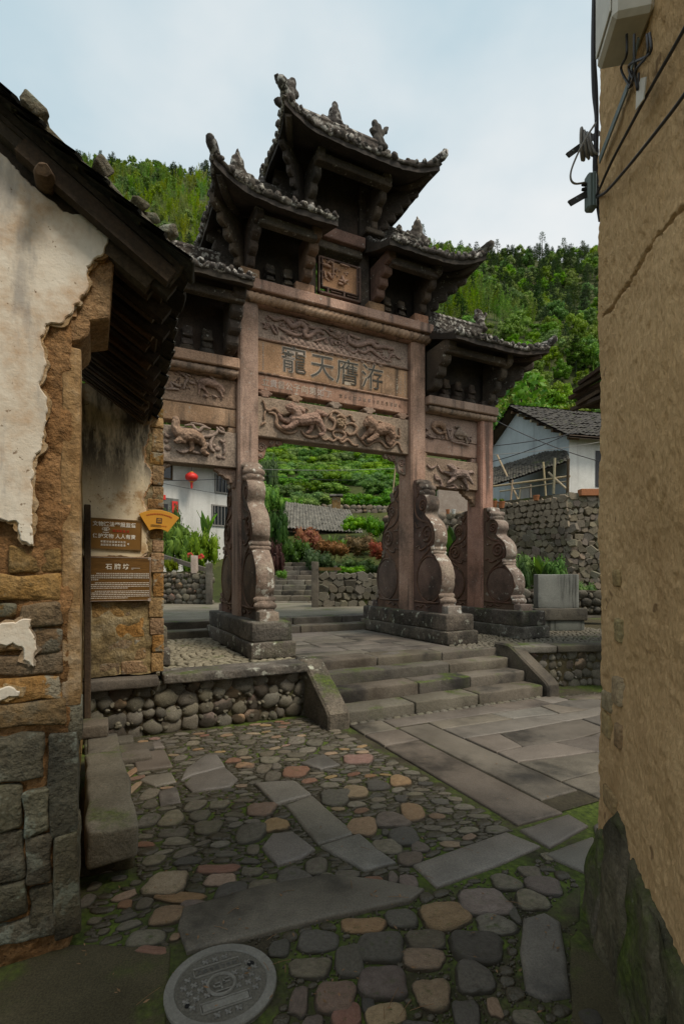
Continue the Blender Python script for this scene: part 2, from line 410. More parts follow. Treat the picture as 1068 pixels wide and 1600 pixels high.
# ================================================================== the stone archway
TZ = .53                                             # terrace level
GATE = gate_frame(empty('stone_archway'))
tag(GATE, 'carved pink sandstone memorial archway with black tiered roofs on the terrace', 'archway')
XC, XO = 1.47, 2.98
CD = .21                                             # half depth of a column
def column(x, z0, z1, hw=.148, nm='column'):
    m = MB(); poly = []
    c = .03
    for sx, sy in ((-1,-1),(1,-1),(1,1),(-1,1)):
        a, b = (x+sx*hw, sy*(CD-c)), (x+sx*(hw-c), sy*CD)
        poly += [a, b] if sx*sy > 0 else [b, a]
    nz_ = 8
    for i in range(nz_):
        pass
    m.prism(poly, z0, z1, 'z')
    return m.build(nm, M['gate'], GATE)
for s in (-1, 1):
    column(s*XC, .95, 5.56); column(s*XO, .93, 4.37)
# plinths (two courses) -------------------------------------------------------
def plinth(x, k):
    p = worn(.265, 1.30, .125, .03, .012, 5, k, 1.2); o = link('plinth', p, M['plinth'], GATE); o.location = (x, 0, TZ+.32)
    q = worn(.295, 1.36, .105, .03, .014, 5, k+9, 1.2); o2 = link('plinth_base', q, M['plinth'], GATE); o2.location = (x, 0, TZ+.095)
for k, x in enumerate((-XO, -XC, XC, XO)): plinth(x, k)
# drum stones -----------------------------------------------------------------
PROF = [(.20,3.17),(.36,3.155),(.40,3.10),(.42,3.03),(.49,2.99),(.51,2.93),(.49,2.88),(.545,2.865),(.605,2.82),(.635,2.74),(.62,2.66),(.575,2.57),(.62,2.51),(.70,2.45),(.79,2.35),(.835,2.22),(.83,2.10),
        (.79,2.03),(.765,1.95),(.80,1.90),(.86,1.845),(.94,1.76),(1.0,1.66),(1.025,1.53),(1.01,1.38),(.96,1.27),(1.0,1.23),(1.02,1.17),(1.03,1.10),(1.10,1.02),(1.18,.96),(1.18,.935),(.20,.935)]
def drum(x, sy, kz, k):
    """one scroll-and-drum stone against a column; sy=-1 street side, +1 far side"""
    zz = lambda z: .935+(z-.935)*kz
    yy = lambda y: sy*(y if kz > .9 else .2+(y-.2)*.96)
    hw = .105
    m = MB(); poly = [(yy(a), zz(b)) for a, b in spline([(p[0], p[1], 0) for p in PROF[:-2]], 3) for a, b in [(a, b)]] if False else [(yy(p.x), zz(p.y)) for p in spline([(q[0], q[1], 0) for q in PROF[:-1]], 3)]+[(yy(.2), zz(.935))]
    m.prism(poly, x-hw, x+hw, 'x', .012)
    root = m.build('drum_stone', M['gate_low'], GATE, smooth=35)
    # rounded front band with roll mouldings
    b = MB()
    band = [p for p in spline([(q[0]-.02, q[1], 0) for q in PROF[1:-3]], 3)]
    nn = 9
    V = []; Fc = []
    for i, p in enumerate(band):
        for j in range(nn+1):
            t = -1+2*j/nn; V.append((x+t*(hw+.018), yy(p.x+.045*sqrt(max(0, 1-t*t*.98))), zz(p.y)))
    for i in range(len(band)-1):
        for j in range(nn): a = i*(nn+1)+j; Fc.append((a, a+1, a+nn+2, a+nn+1))
    b.add(V, Fc)
    for (cy, cz, r) in ((.755, 1.985, .05), (.775, 1.925, .035), (.47, 3.0, .055), (.45, 2.92, .055), (.97, 1.24, .045), (1.0, 1.16, .05), (.36, 3.10, .045)):
        b.tube([(x-hw-.03, yy(cy-.02), zz(cz)), (x-hw-.005, yy(cy), zz(cz)), (x, yy(cy+.018), zz(cz)), (x+hw+.005, yy(cy), zz(cz)), (x+hw+.03, yy(cy-.02), zz(cz))], [r*.7, r, r, r, r*.7], 10)
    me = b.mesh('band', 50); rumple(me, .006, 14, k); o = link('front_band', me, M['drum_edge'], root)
    ft = worn(hw+.025, .09, .085, .02, .01, 9, k); fo = link('foot_block', ft, M['drum_edge'], root); fo.location = (x, yy(1.09), zz(1.0)+.01)
    # carved sides
    for sx in (-1, 1):
        c = MB(); xx = x+sx*(hw+.002)
        def spiral(cy, cz, r0, turns, rr, d0=0, hand=1):
            pts = []; n = int(turns*14)
            for i in range(n+1):
                t = i/n; a = d0+hand*t*turns*2*pi; r = r0*(1-t*.9); pts.append((xx, yy(cy+r*cos(a)), zz(cz+r*sin(a))))
            c.tube(pts, lerp_list([rr, rr*1.1, rr*.9], len(pts)), 6)
        spiral(.475, 2.70, .115, 1.9, .017, -1.2, 1); spiral(.60, 2.22, .18, 2.1, .022, -1.4, 1)
        def ln(p, r):
            q = spline([(xx, yy(a), zz(d)) for a, d in p], 5); c.tube(q, lerp_list(r, len(q)), 6)
        ln([(.26,2.87),(.25,2.72),(.30,2.56),(.44,2.46),(.60,2.42),(.72,2.33),(.78,2.20),(.74,2.06),(.62,1.95),(.48,1.86),(.36,1.74)], [.012,.02,.018,.014])
        ln([(.26,2.45),(.31,2.36),(.42,2.36)], [.008,.018,.01]); ln([(.27,2.02),(.36,2.05),(.40,1.98),(.52,2.0),(.6,2.05)], [.01,.02,.012])
        ln([(.27,3.1),(.30,3.0),(.36,2.93),(.30,2.86)], [.01,.02,.01]); ln([(.25,1.13),(.45,1.12),(.7,1.12),(.92,1.13)], [.018,.018])
        ln([(.28,.99),(.34,1.06),(.42,1.03),(.5,1.08),(.6,1.04),(.7,1.07)], [.008,.016,.014,.008])
        pts = [(xx, yy(.66+.345*cos(2*pi*i/36)), zz(1.50+.37*sin(2*pi*i/36))) for i in range(37)]
        c.tube(pts, .017, 6, cap=False)
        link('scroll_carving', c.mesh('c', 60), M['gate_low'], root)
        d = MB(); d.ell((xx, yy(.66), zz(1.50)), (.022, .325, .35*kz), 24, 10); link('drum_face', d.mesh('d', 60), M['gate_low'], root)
    return root
for k, (x, kz) in enumerate(((-XO, .83), (-XC, 1.0), (XC, 1.0), (XO, .83))):
    drum(x, -1, kz, k); drum(x, 1, kz, k+5)
# beams and slabs -------------------------------------------------------------
def gbox(name, x0, x1, y0, y1, z0, z1, mat='gate', c=.012, parent=GATE):
    m = MB(); m.box(x0, x1, y0, y1, z0, z1, c); return m.build(name, M[mat], parent)
xi = XC-.148
def rope_moulding(x0, x1, yf, z0, z1, parent):
    m = MB(); n = int((x1-x0)/.014); r = (z1-z0)/2; cz = (z0+z1)/2; V = []; Fc = []; kk = 11
    for i in range(n+1):
        xx = x0+(x1-x0)*i/n
        for j in range(kk+1):
            a = pi/2+pi*j/kk; g = abs(sin((xx+cos(a)*.0-sin(a)*.05)*pi/.085)); rr = r*(.82+.2*g**.6)
            V.append((xx, yf+r+rr*cos(a)*1.15, cz+rr*sin(a)))
    for i in range(n):
        for j in range(kk): a = i*(kk+1)+j; Fc.append((a, a+1, a+kk+2, a+kk+1))
    m.add(V, Fc); return m.build('rope_moulding', M['gate'], parent, smooth=60)
# central bay
o = gbox('cornice_slab', -XC-.20, XC+.20, -.36, .36, 5.64, 5.79); rope_moulding(-XC-.19, XC+.19, -.31, 5.50, 5.64, o)
gbox('cornice_core', -XC-.18, XC+.18, -.22, .22, 5.50, 5.638)
for s in (-1, 1): gbox('cornice_block', s*XC-.14, s*XC+.14, -.30, .30, 5.793, 5.95, 'gate', .015)
CB = -.10                                            # front of the bay panels
dragon_p = gbox('carved_panel', -xi, xi, CB, .10, 5.077, 5.498, 'gate_carve')
tag(dragon_p, 'long panel carved with two dragons, a pearl and waves')
gbox('panel_border', -xi, xi, CB-.03, .10, 5.045, 5.075)
plq = gbox('inscription_panel', -xi, xi, CB, .10, 4.567, 5.043)
gbox('panel_border', -xi, xi, CB-.035, .10, 4.535, 4.565)
ins = gbox('inscription_slab', -xi, xi, CB-.01, .10, 4.30, 4.533)
lion_p = gbox('carved_panel', -xi, xi, CB-.03, .12, 3.61, 4.20, 'gate_carve')
tag(lion_p, 'lintel carved with two running lions and a ribboned ball')
for x in (-1.20, -.72, -.05, .56, 1.2):
    m = MB(); m.prism([(x-.05,4.19),(x+.05,4.19),(x+.06,4.225),(x+.11,4.245),(x+.115,4.27),(x+.07,4.28),(x+.07,4.299),(x-.07,4.299),(x-.07,4.28),(x-.115,4.27),(x-.11,4.245),(x-.06,4.225)], -.14, .06, 'y', .012)
    m.build('spacer_block', M['gate_carve'], GATE, smooth=40)
def text_on(parent, ch, x, y, z, size, mat, ext=.004, off=0.0, name='lettering', **k):
    me = text_mesh(ch, size, ext, off, **k); o = link(name, me, mat, parent); o.location = (x, y, z); o.rotation_euler = (pi/2, 0, 0); return o
for ch, u, v, h in (('寵',459,566,49),('天',503.5,576,46),('膺',542.5,585,47),('洊',581.5,592.5,44)):
    x, z = on_y(u, v, CB); sz = .43
    text_on(plq, ch, x, CB-.002, z, sz, M['chalk'], .002, .008); text_on(plq, ch, x, CB-.006, z, sz, M['ink'], .004, -.003)
for i, ch in enumerate('立貴督公子向第如丁'):
    x, z = on_y(415+i*12.2, 598+i*2.3, CB-.01); text_on(ins, ch, x, CB-.011, z, .125, M['chalk'], .002, .001)
def strokes(parent, x, y, z, sz, seed, mat, name='lettering', n=5):
    """one tiny character too small to read: a few pen strokes"""
    rr = random.Random(seed); m = MB(); t = sz*.07
    for i in range(3): zz = z+sz*(-.32+.3*i+rr.uniform(-.05, .05)); hw = sz*rr.uniform(.25, .42); m.box(x-hw, x+hw, y-.002, y, zz-t, zz+t)
    for i in range(2): xx = x+sz*rr.choice((-.28, 0, .26)); hh = sz*rr.uniform(.25, .42); m.box(xx-t, xx+t, y-.0025, y, z-hh, z+hh)
    return m
def stroke_column(parent, x, y, z0, z1, n, sz, seed, mat):
    m = MB()
    for i in range(n):
        q = strokes(None, x, y, z0+(z1-z0)*i/(n-1), sz, seed+i, None); m.add(q.v, q.f)
    return m.build('small_lettering', mat, parent)
stroke_column(plq, -xi+.10, CB-.001, 5.0, 4.62, 12, .028, 1, M['chalk'])
stroke_column(plq, xi-.06, CB-.001, 4.98, 4.62, 9, .03, 21, M['chalk']); stroke_column(plq, xi-.15, CB-.001, 4.88, 4.64, 6, .028, 41, M['chalk']); stroke_column(plq, xi-.22, CB-.001, 4.86, 4.64, 6, .028, 61, M['chalk'])
for i in range(14):
    x = .05+i*.085; q = strokes(None, x, CB-.012, 4.42, .07, 80+i, None); q.build('small_lettering', M['gate_carve'], ins)
# side bays
for s in (-1, 1):
    a, b = sorted((s*(XC+.148), s*(XO-.148)))
    a2, b2 = sorted((s*(XC+.152), s*(XO+.17)))
    o = gbox('cornice_slab', a2, b2, -.31, .31, 4.475, 4.62); rope_moulding(a2+.01, b2-.01, -.27, 4.37, 4.475, o)
    gbox('cornice_core', a2+.005, b2-.02, -.19, .19, 4.372, 4.473)
    sp1 = gbox('carved_panel', a, b, CB, .10, 3.96, 4.37, 'gate_carve'); tag(sp1, 'panel carved with deer and branches')
    gbox('inscription_slab', a, b, CB+.01, .10, 3.70, 3.956)
    sp2 = gbox('carved_panel', a, b, CB-.02, .12, 3.11, 3.615, 'gate_carve'); tag(sp2, 'panel carved with a galloping beast')
    for xx in (a+.06, b-.06):
        m = MB(); m.box(xx-.06, xx+.06, -.08, .06, 3.617, 3.698, .012); m.build('spacer_block', M['gate_carve'], GATE)
    if s < 0: LP1, LP2 = sp1, sp2
    else: RP1, RP2 = sp1, sp2
    for side, xx in ((1, a), (-1, b)):
        P_ = [(0,3.11),(.30,3.11),(.31,3.07),(.25,3.045),(.24,3.01),(.19,3.0),(.15,2.96),(.10,2.95),(.085,2.90),(.05,2.89),(.04,2.84),(0,2.83)]
        m = MB(); m.prism([(xx+side*p, q) for p, q in P_], -.05, .06, 'y', .008); m.build('sparrow_brace', M['gate_carve'], GATE)
for side, xx in ((1, -xi), (-1, xi)):                # openwork braces under the lion lintel
    P_ = [(0,3.608),(.42,3.608),(.43,3.56),(.37,3.525),(.33,3.54),(.27,3.50),(.21,3.505),(.17,3.45),(.15,3.37),(.13,3.32),(.07,3.29),(0,3.28)]
    m = MB(); m.prism([(xx+side*p, q) for p, q in P_], -.03, .05, 'y', .006); br = m.build('sparrow_brace', M['gate_carve'], GATE)
    m = MB()
    for (cx, cz, r0) in ((.09, 3.47, .07), (.25, 3.555, .035), (.34, 3.565, .03), (.075, 3.345, .03)):
        pts = [(xx+side*(cx+r0*(1-i/24*.85)*cos(i*.5)), -.035, cz+r0*(1-i/24*.85)*sin(i*.5)) for i in range(25)]; m.tube(pts, .011, 6)
    m.build('leaf_scroll', M['chalk'] if False else M['gate_carve'], br, smooth=60)
# relief carvings traced on the panel planes ----------------------------------
def tracer(ox, oy, sc, plane):
    def T(p, lift=0.0):
        x, z = on_y(ox+p[0]/sc, oy+p[1]/sc, plane); return (x, plane-lift, z)
    return T
def wire(m, T, pts, r, lift=.02, n=6):
    r = r*1.15 if not isinstance(r, (list, tuple)) else r
    q = spline([T(p, lift) for p in pts], 5); m.tube(q, lerp_list(r if isinstance(r, (list, tuple)) else [r*.5, r, r, r*.6], len(q)), n)
def limb(m, T, pts, rs, pxm, lift):
    q = spline([T(p, l*1.35+.008) for p, l in zip(pts, lift if isinstance(lift, (list, tuple)) else [lift]*len(pts))], 4)
    m.tube(q, [max(.010, a*pxm*1.12) for a in lerp_list(rs, len(q))], 10); m.ell(q[0], max(.008, rs[0]*pxm), 8, 6); m.ell(q[-1], max(.008, rs[-1]*pxm), 8, 6)
LP_ = CB-.03
T = tracer(400, 615, 8.9, LP_); k = .0100/8.9*1.0
b = MB()
limb(b, T, [(490,380),(640,385),(800,355)], [62,70,72], k, .045); limb(b, T, [(820,390),(895,490),(915,555),(865,590)], [55,34,24,24], k, [.06,.05,.04,.04])
limb(b, T, [(760,450),(745,520),(690,555)], [36,24,22], k, .02); limb(b, T, [(520,420),(455,480),(390,500),(340,478)], [46,34,28,22], k, .06)
limb(b, T, [(460,390),(370,380),(300,300)], [38,28,16], k, .025); limb(b, T, [(550,330),(520,270),(460,230)], [66,62,55], k, [.05,.06,.075])
limb(b, T, [(455,225),(395,220)], [50,34], k, .085); limb(b, T, [(450,262),(415,268)], [28,20], k, .085); limb(b, T, [(480,190),(470,150)], [24,10], k, .085)
limb(b, T, [(560,240),(620,265)], [46,34], k, .07); limb(b, T, [(830,270),(910,295),(965,320)], [38,34,20], k, .03)
me = remesh(b.mesh('lion'), .009, 2); rumple(me, .010, 34, 2); tag(link('carved_lion', me, M['gate_carve'], lion_p), 'lion with raised head')
rb = MB()
for pts, r in (([(80,90),(110,150),(130,220),(180,240),(250,215),(320,280),(400,300),(510,270)], .02), ([(170,270),(250,290),(280,360),(275,430),(330,490),(420,545),(500,545),(570,510)], .026),
               ([(620,510),(660,570),(740,610),(850,600),(900,560)], .022), ([(900,620),(950,650),(1010,630),(1060,660)], .016), ([(130,230),(110,300),(110,370)], .014), ([(60,450),(90,420),(130,410)], .016), ([(290,300),(330,360),(430,410)], .018), ([(660,210),(700,220),(720,250)], .012)):
    wire(rb, T, pts, r)
T = tracer(510, 630, 8.215, LP_); k = .0108/8.215
for pts, r in (([(0,460),(80,490),(140,450),(190,510),(260,470),(330,540),(400,545)], .02), ([(0,160),(60,120),(110,110),(180,150),(240,180)], .02), ([(250,180),(300,160),(320,220),(360,240)], .018),
               ([(20,190),(80,210),(100,280),(60,350),(0,330)], .024), ([(70,390),(100,440),(180,470),(230,420),(190,370),(110,360),(70,390)], .022), ([(250,280),(310,265),(370,310),(360,380),(290,410),(245,370)], .024),
               ([(370,390),(430,470),(510,545),(600,500),(680,490),(760,570),(830,560),(880,510),(920,530),(940,590),(970,630)], .02), ([(800,330),(860,310),(850,380),(890,430),(930,430),(920,320)], .022), ([(620,235),(680,240),(730,265)], .013), ([(120,180),(170,160),(230,210),(200,260)], .022), ([(60,130),(40,190),(90,240)], .022), ([(130,330),(200,340),(240,300)], .022)):
    wire(rb, T, pts, r)
link('carved_ribbon', rb.mesh('r', 70), M['gate_carve'], lion_p)
bl = MB(); c0 = T((165, 270), .03); bl.ell(c0, (.085, .07, .085), 14, 10)
for i in range(9):
    a = i*2*pi/8; q = T((165+42*cos(a)*(i < 8), 270+42*sin(a)*(i < 8)), .085); bl.ell(q, .02, 8, 6)
link('carved_ball', bl.mesh('b', 70), M['gate_carve'], lion_p)
b = MB()
limb(b, T, [(600,360),(720,340),(790,365)], [66,70,62], k, .045); limb(b, T, [(600,430),(550,470),(500,500)], [38,28,26], k, .06); limb(b, T, [(530,380),(470,430),(430,470)], [36,26,20], k, .025)
limb(b, T, [(800,410),(825,480),(790,545)], [48,28,24], k, [.06,.05,.04]); limb(b, T, [(760,440),(775,510)], [30,22], k, .02); limb(b, T, [(580,320),(540,290),(500,250)], [70,68,56], k, [.05,.065,.08])
limb(b, T, [(500,255),(450,290)], [52,34], k, .085); limb(b, T, [(475,215),(465,190)], [20,10], k, .085); limb(b, T, [(525,215),(522,190)], [18,10], k, .085); limb(b, T, [(540,330),(520,390)], [44,30], k, .07)
me = remesh(b.mesh('lion'), .009, 2); rumple(me, .010, 34, 2); tag(link('carved_lion', me, M['gate_carve'], lion_p), 'lion facing the ribboned ball')
# dragons, pearl and waves
T = tracer(400, 480, 4.45, CB); dm = MB()
for pts, r in (([(40,110),(60,125),(50,150)], .012), ([(80,60),(130,90),(180,80),(220,110),(250,140),(300,120),(340,150),(330,190),(360,210),(420,170),(470,190)], .036), ([(150,140),(200,170),(240,190),(280,200),(330,190)], .022), ([(640,200),(640,240),(690,270),(740,260),(790,250),(830,280),(880,280),(950,295)], .034), ([(690,290),(740,320),(790,300),(840,340),(880,370)], .022),
               ([(480,160),(510,190),(560,215),(600,200),(610,180)], .02), ([(500,150),(530,170)], .02), ([(400,240),(440,230),(490,215)], .015), ([(300,110),(360,140),(400,150),(440,150),(480,160)], .018), ([(200,100),(230,90),(260,110)], .02), ([(280,90),(330,100),(370,130)], .016), ([(640,300),(670,320),(700,300)], .016), ([(900,380),(930,340),(960,330)], .014), ([(960,340),(990,360),(1000,350)], .012), ([(100,130),(120,170),(140,190)], .016), ([(120,120),(145,160),(150,190)], .014), ([(640,190),(690,215),(720,220)], .02), ([(760,230),(800,235),(850,255)], .018), ([(540,240),(550,265)], .016), ([(570,240),(580,265)], .016)):
    wire(dm, T, pts, r*1.1, .02)
rr = random.Random(3)
for i in range(80):                                  # cloud curls between the dragons
    t = rr.random(); u0 = 60+t*900; v0 = 60+t*232+rr.uniform(0, 95); r0 = rr.uniform(10, 20)
    pts = [(u0+r0*(1-j/12*.8)*cos(j*.55), v0+r0*.8*(1-j/12*.8)*sin(j*.55)) for j in range(12)]; wire(dm, T, pts, .014, .008, 5)
link('carved_dragon', dm.mesh('d', 70), M['gate_carve'], dragon_p)
pm = MB(); pm.ell(T((562, 192), .03), .05, 14, 10); link('carved_pearl', pm.mesh('p', 70), M['gate_carve'], dragon_p)
wm = MB()
for r_ in range(3):
    for i in range(17):
        u0 = 190+i*42+(r_ % 2)*21; v0 = 215+(u0-190)*.232+r_*15
        if u0 > 900: continue
        wm.ell(T((u0, v0), -.012+.008*(2-r_)*.5), (.052, .03, .045), 10, 6)
link('carved_waves', wm.mesh('w', 70), M['gate_carve'], dragon_p)
# side panels
def blobs(m, T, L):
    for (x, y, r, kk) in L: m.ell(T((x, y), 0), (r*kk, r*kk*.6, r*kk*.8), 9, 6)
def scatter_leaves(m, T, x0, x1, y0, y1, slope, n, seed, r):
    q = random.Random(seed)
    for i in range(n):
        a = q.uniform(x0, x1); bb = q.uniform(y0, y1)+(a-x0)*slope; t = q.uniform(0, 3)
        m.tube([T((a-12*cos(t), bb-12*sin(t)), .0), T((a, bb), .006), T((a+12*cos(t), bb+12*sin(t)), .0)], [r*.3, r, r*.3], 5)
T = tracer(250, 560, 8.9, CB); k = .0093/8.9
b = MB(); limb(b, T, [(565,345),(650,340),(760,375)], [42,52,46], k, .015); limb(b, T, [(770,375),(820,400),(860,440),(880,480)], [40,32,24,14], k, .02)
limb(b, T, [(550,380),(545,440),(535,500)], [30,14,12], k, .012); limb(b, T, [(585,400),(640,470),(675,500)], [26,12,10], k, .015); limb(b, T, [(770,410),(840,480),(870,550)], [22,13,12], k, .015); limb(b, T, [(820,400),(860,380)], [14,8], k, .02)
link('carved_deer', rumple(remesh(b.mesh('d'), .009, 1), .007, 34, 6), M['gate_carve'], LP1)
m = MB()
for pts in ([(240,180),(330,240),(380,290),(350,350),(330,430)], [(400,330),(450,350),(490,360)], [(500,320),(540,345)], [(660,230),(740,290),(770,330)], [(300,210),(350,225),(420,250)], [(150,330),(230,380),(290,400)], [(90,430),(180,430),(260,440)], [(730,520),(790,550)], [(600,510),(660,540)], [(140,340),(180,440)]): wire(m, T, pts, .016)
scatter_leaves(m, T, 200, 500, 160, 420, .1, 46, 4, .014); scatter_leaves(m, T, 560, 860, 500, 540, .1, 14, 5, .012); m.build('carved_branches', M['gate_carve'], LP1, smooth=70)
T = tracer(250, 560, 8.9, CB-.02)
b = MB(); limb(b, T, [(310,1090),(430,1085),(550,1140)], [78,80,62], k, .04); limb(b, T, [(260,1060),(205,980),(220,890)], [66,52,42], k, [.045,.05,.06]); limb(b, T, [(215,880),(180,860)], [38,22], k, .07); limb(b, T, [(190,900),(160,905)], [24,14], k, .07)
limb(b, T, [(560,1160),(610,1240),(570,1300)], [52,30,24], k, .04); limb(b, T, [(270,1150),(200,1190),(260,1170),(330,1185)], [40,28,26,22], k, .06); limb(b, T, [(430,1180),(440,1260),(410,1290)], [36,24,22], k, .025); limb(b, T, [(600,1310),(660,1340)], [30,24], k, .02)
link('carved_beast', rumple(remesh(b.mesh('d'), .009, 2), .009, 36, 4), M['gate_carve'], LP2)
m = MB()
for pts, r in (([(550,1100),(640,1090),(720,1080),(780,1040),(800,980)], .022), ([(760,1060),(700,1180),(710,1270),(760,1300)], .024), ([(780,960),(830,1020),(900,1040)], .02), ([(340,940),(440,930),(480,980),(540,1010),(600,960),(700,990)], .022), ([(420,900),(540,920),(640,950)], .014), ([(820,1130),(880,1170),(900,1120)], .02), ([(60,1040),(100,1090),(140,1080)], .02), ([(230,1280),(320,1310),(400,1290),(560,1330)], .022), ([(870,1160),(900,1250),(880,1340)], .02), ([(280,1260),(330,1300),(380,1260)], .018), ([(820,960),(870,990),(860,1010)], .016), ([(620,1180),(660,1200),(640,1240)], .018)): wire(m, T, pts, r)
blobs(m, T, [(800,1260,46,k), (820,1370,44,k), (640,1345,30,k), (110,1250,46,k), (90,1150,36,k), (750,1210,30,k), (880,1385,30,k), (880,1000,24,k)])
m.build('carved_clouds', M['gate_carve'], LP2, smooth=70)
T = tracer(660, 640, 10.67, CB); k = .0116/10.67
b = MB(); limb(b, T, [(160,300),(190,245),(280,250),(335,300)], [34,44,50,44], k, .015); limb(b, T, [(340,330),(370,420),(380,495)], [28,16,14], k, .012); limb(b, T, [(170,330),(250,400),(350,385)], [26,18,14], k, .015)
link('carved_deer', rumple(remesh(b.mesh('d'), .009, 1), .007, 34, 7), M['gate_carve'], RP1)
b = MB(); limb(b, T, [(540,415),(620,405),(690,445)], [40,54,42], k, .015); limb(b, T, [(545,390),(590,330),(570,295),(520,295)], [32,22,18,12], k, .02); limb(b, T, [(690,470),(715,530),(725,590)], [24,14,12], k, .012); limb(b, T, [(530,440),(590,480),(650,490)], [20,14,10], k, .015)
link('carved_deer', rumple(remesh(b.mesh('d'), .009, 1), .007, 34, 7), M['gate_carve'], RP1)
m = MB()
for pts in ([(380,300),(400,350),(420,420),(440,500)], [(480,440),(460,520)], [(730,450),(750,500),(740,530)], [(370,330),(430,340),(470,350)], [(40,320),(80,350)], [(60,420),(120,460),(200,480)], [(450,520),(560,560),(640,570),(760,610)], [(780,490),(790,540)]): wire(m, T, pts, .016)
scatter_leaves(m, T, 360, 480, 310, 430, .1, 16, 7, .015); scatter_leaves(m, T, 50, 340, 400, 480, .12, 22, 8, .015); scatter_leaves(m, T, 740, 810, 450, 560, .1, 10, 9, .014); m.build('carved_branches', M['gate_carve'], RP1, smooth=70)
T = tracer(660, 640, 10.67, CB-.02)
b = MB(); limb(b, T, [(480,1085),(580,1080),(665,1085)], [68,64,60], k, .04); limb(b, T, [(480,1040),(440,990),(390,965)], [56,48,40], k, [.05,.06,.07]); limb(b, T, [(390,960),(350,950)], [34,20], k, .075); limb(b, T, [(420,940),(440,910)], [16,8], k, .07)
limb(b, T, [(480,1150),(430,1195),(370,1235)], [38,26,20], k, .05); limb(b, T, [(430,1090),(360,1055),(320,1040)], [30,20,14], k, .03); limb(b, T, [(690,1130),(750,1190),(790,1245)], [44,26,18], k, .045); limb(b, T, [(650,1150),(700,1240),(725,1310)], [36,22,20], k, .02); limb(b, T, [(690,1050),(750,1060),(790,1050)], [28,24,16], k, .03)
link('carved_beast', rumple(remesh(b.mesh('d'), .009, 2), .009, 36, 5), M['gate_carve'], RP2)
m = MB()
for pts, r in (([(230,910),(270,1000),(330,1060),(400,1050)], .016), ([(190,1070),(210,1160),(270,1170),(300,1240)], .022), ([(400,1280),(480,1250),(570,1320)], .02), ([(60,910),(120,980),(210,940)], .018), ([(560,970),(600,975)], .014), ([(720,1050),(800,1030),(840,1080)], .016), ([(620,1270),(650,1300)], .014), ([(380,1300),(460,1310),(540,1290)], .016)): wire(m, T, pts, r)
blobs(m, T, [(310,1260,44,k), (240,1130,34,k), (770,1090,34,k), (810,1060,24,k), (740,1340,30,k), (360,1160,24,k), (540,1320,26,k)])
m.build('carved_clouds', M['gate_carve'], RP2, smooth=70)
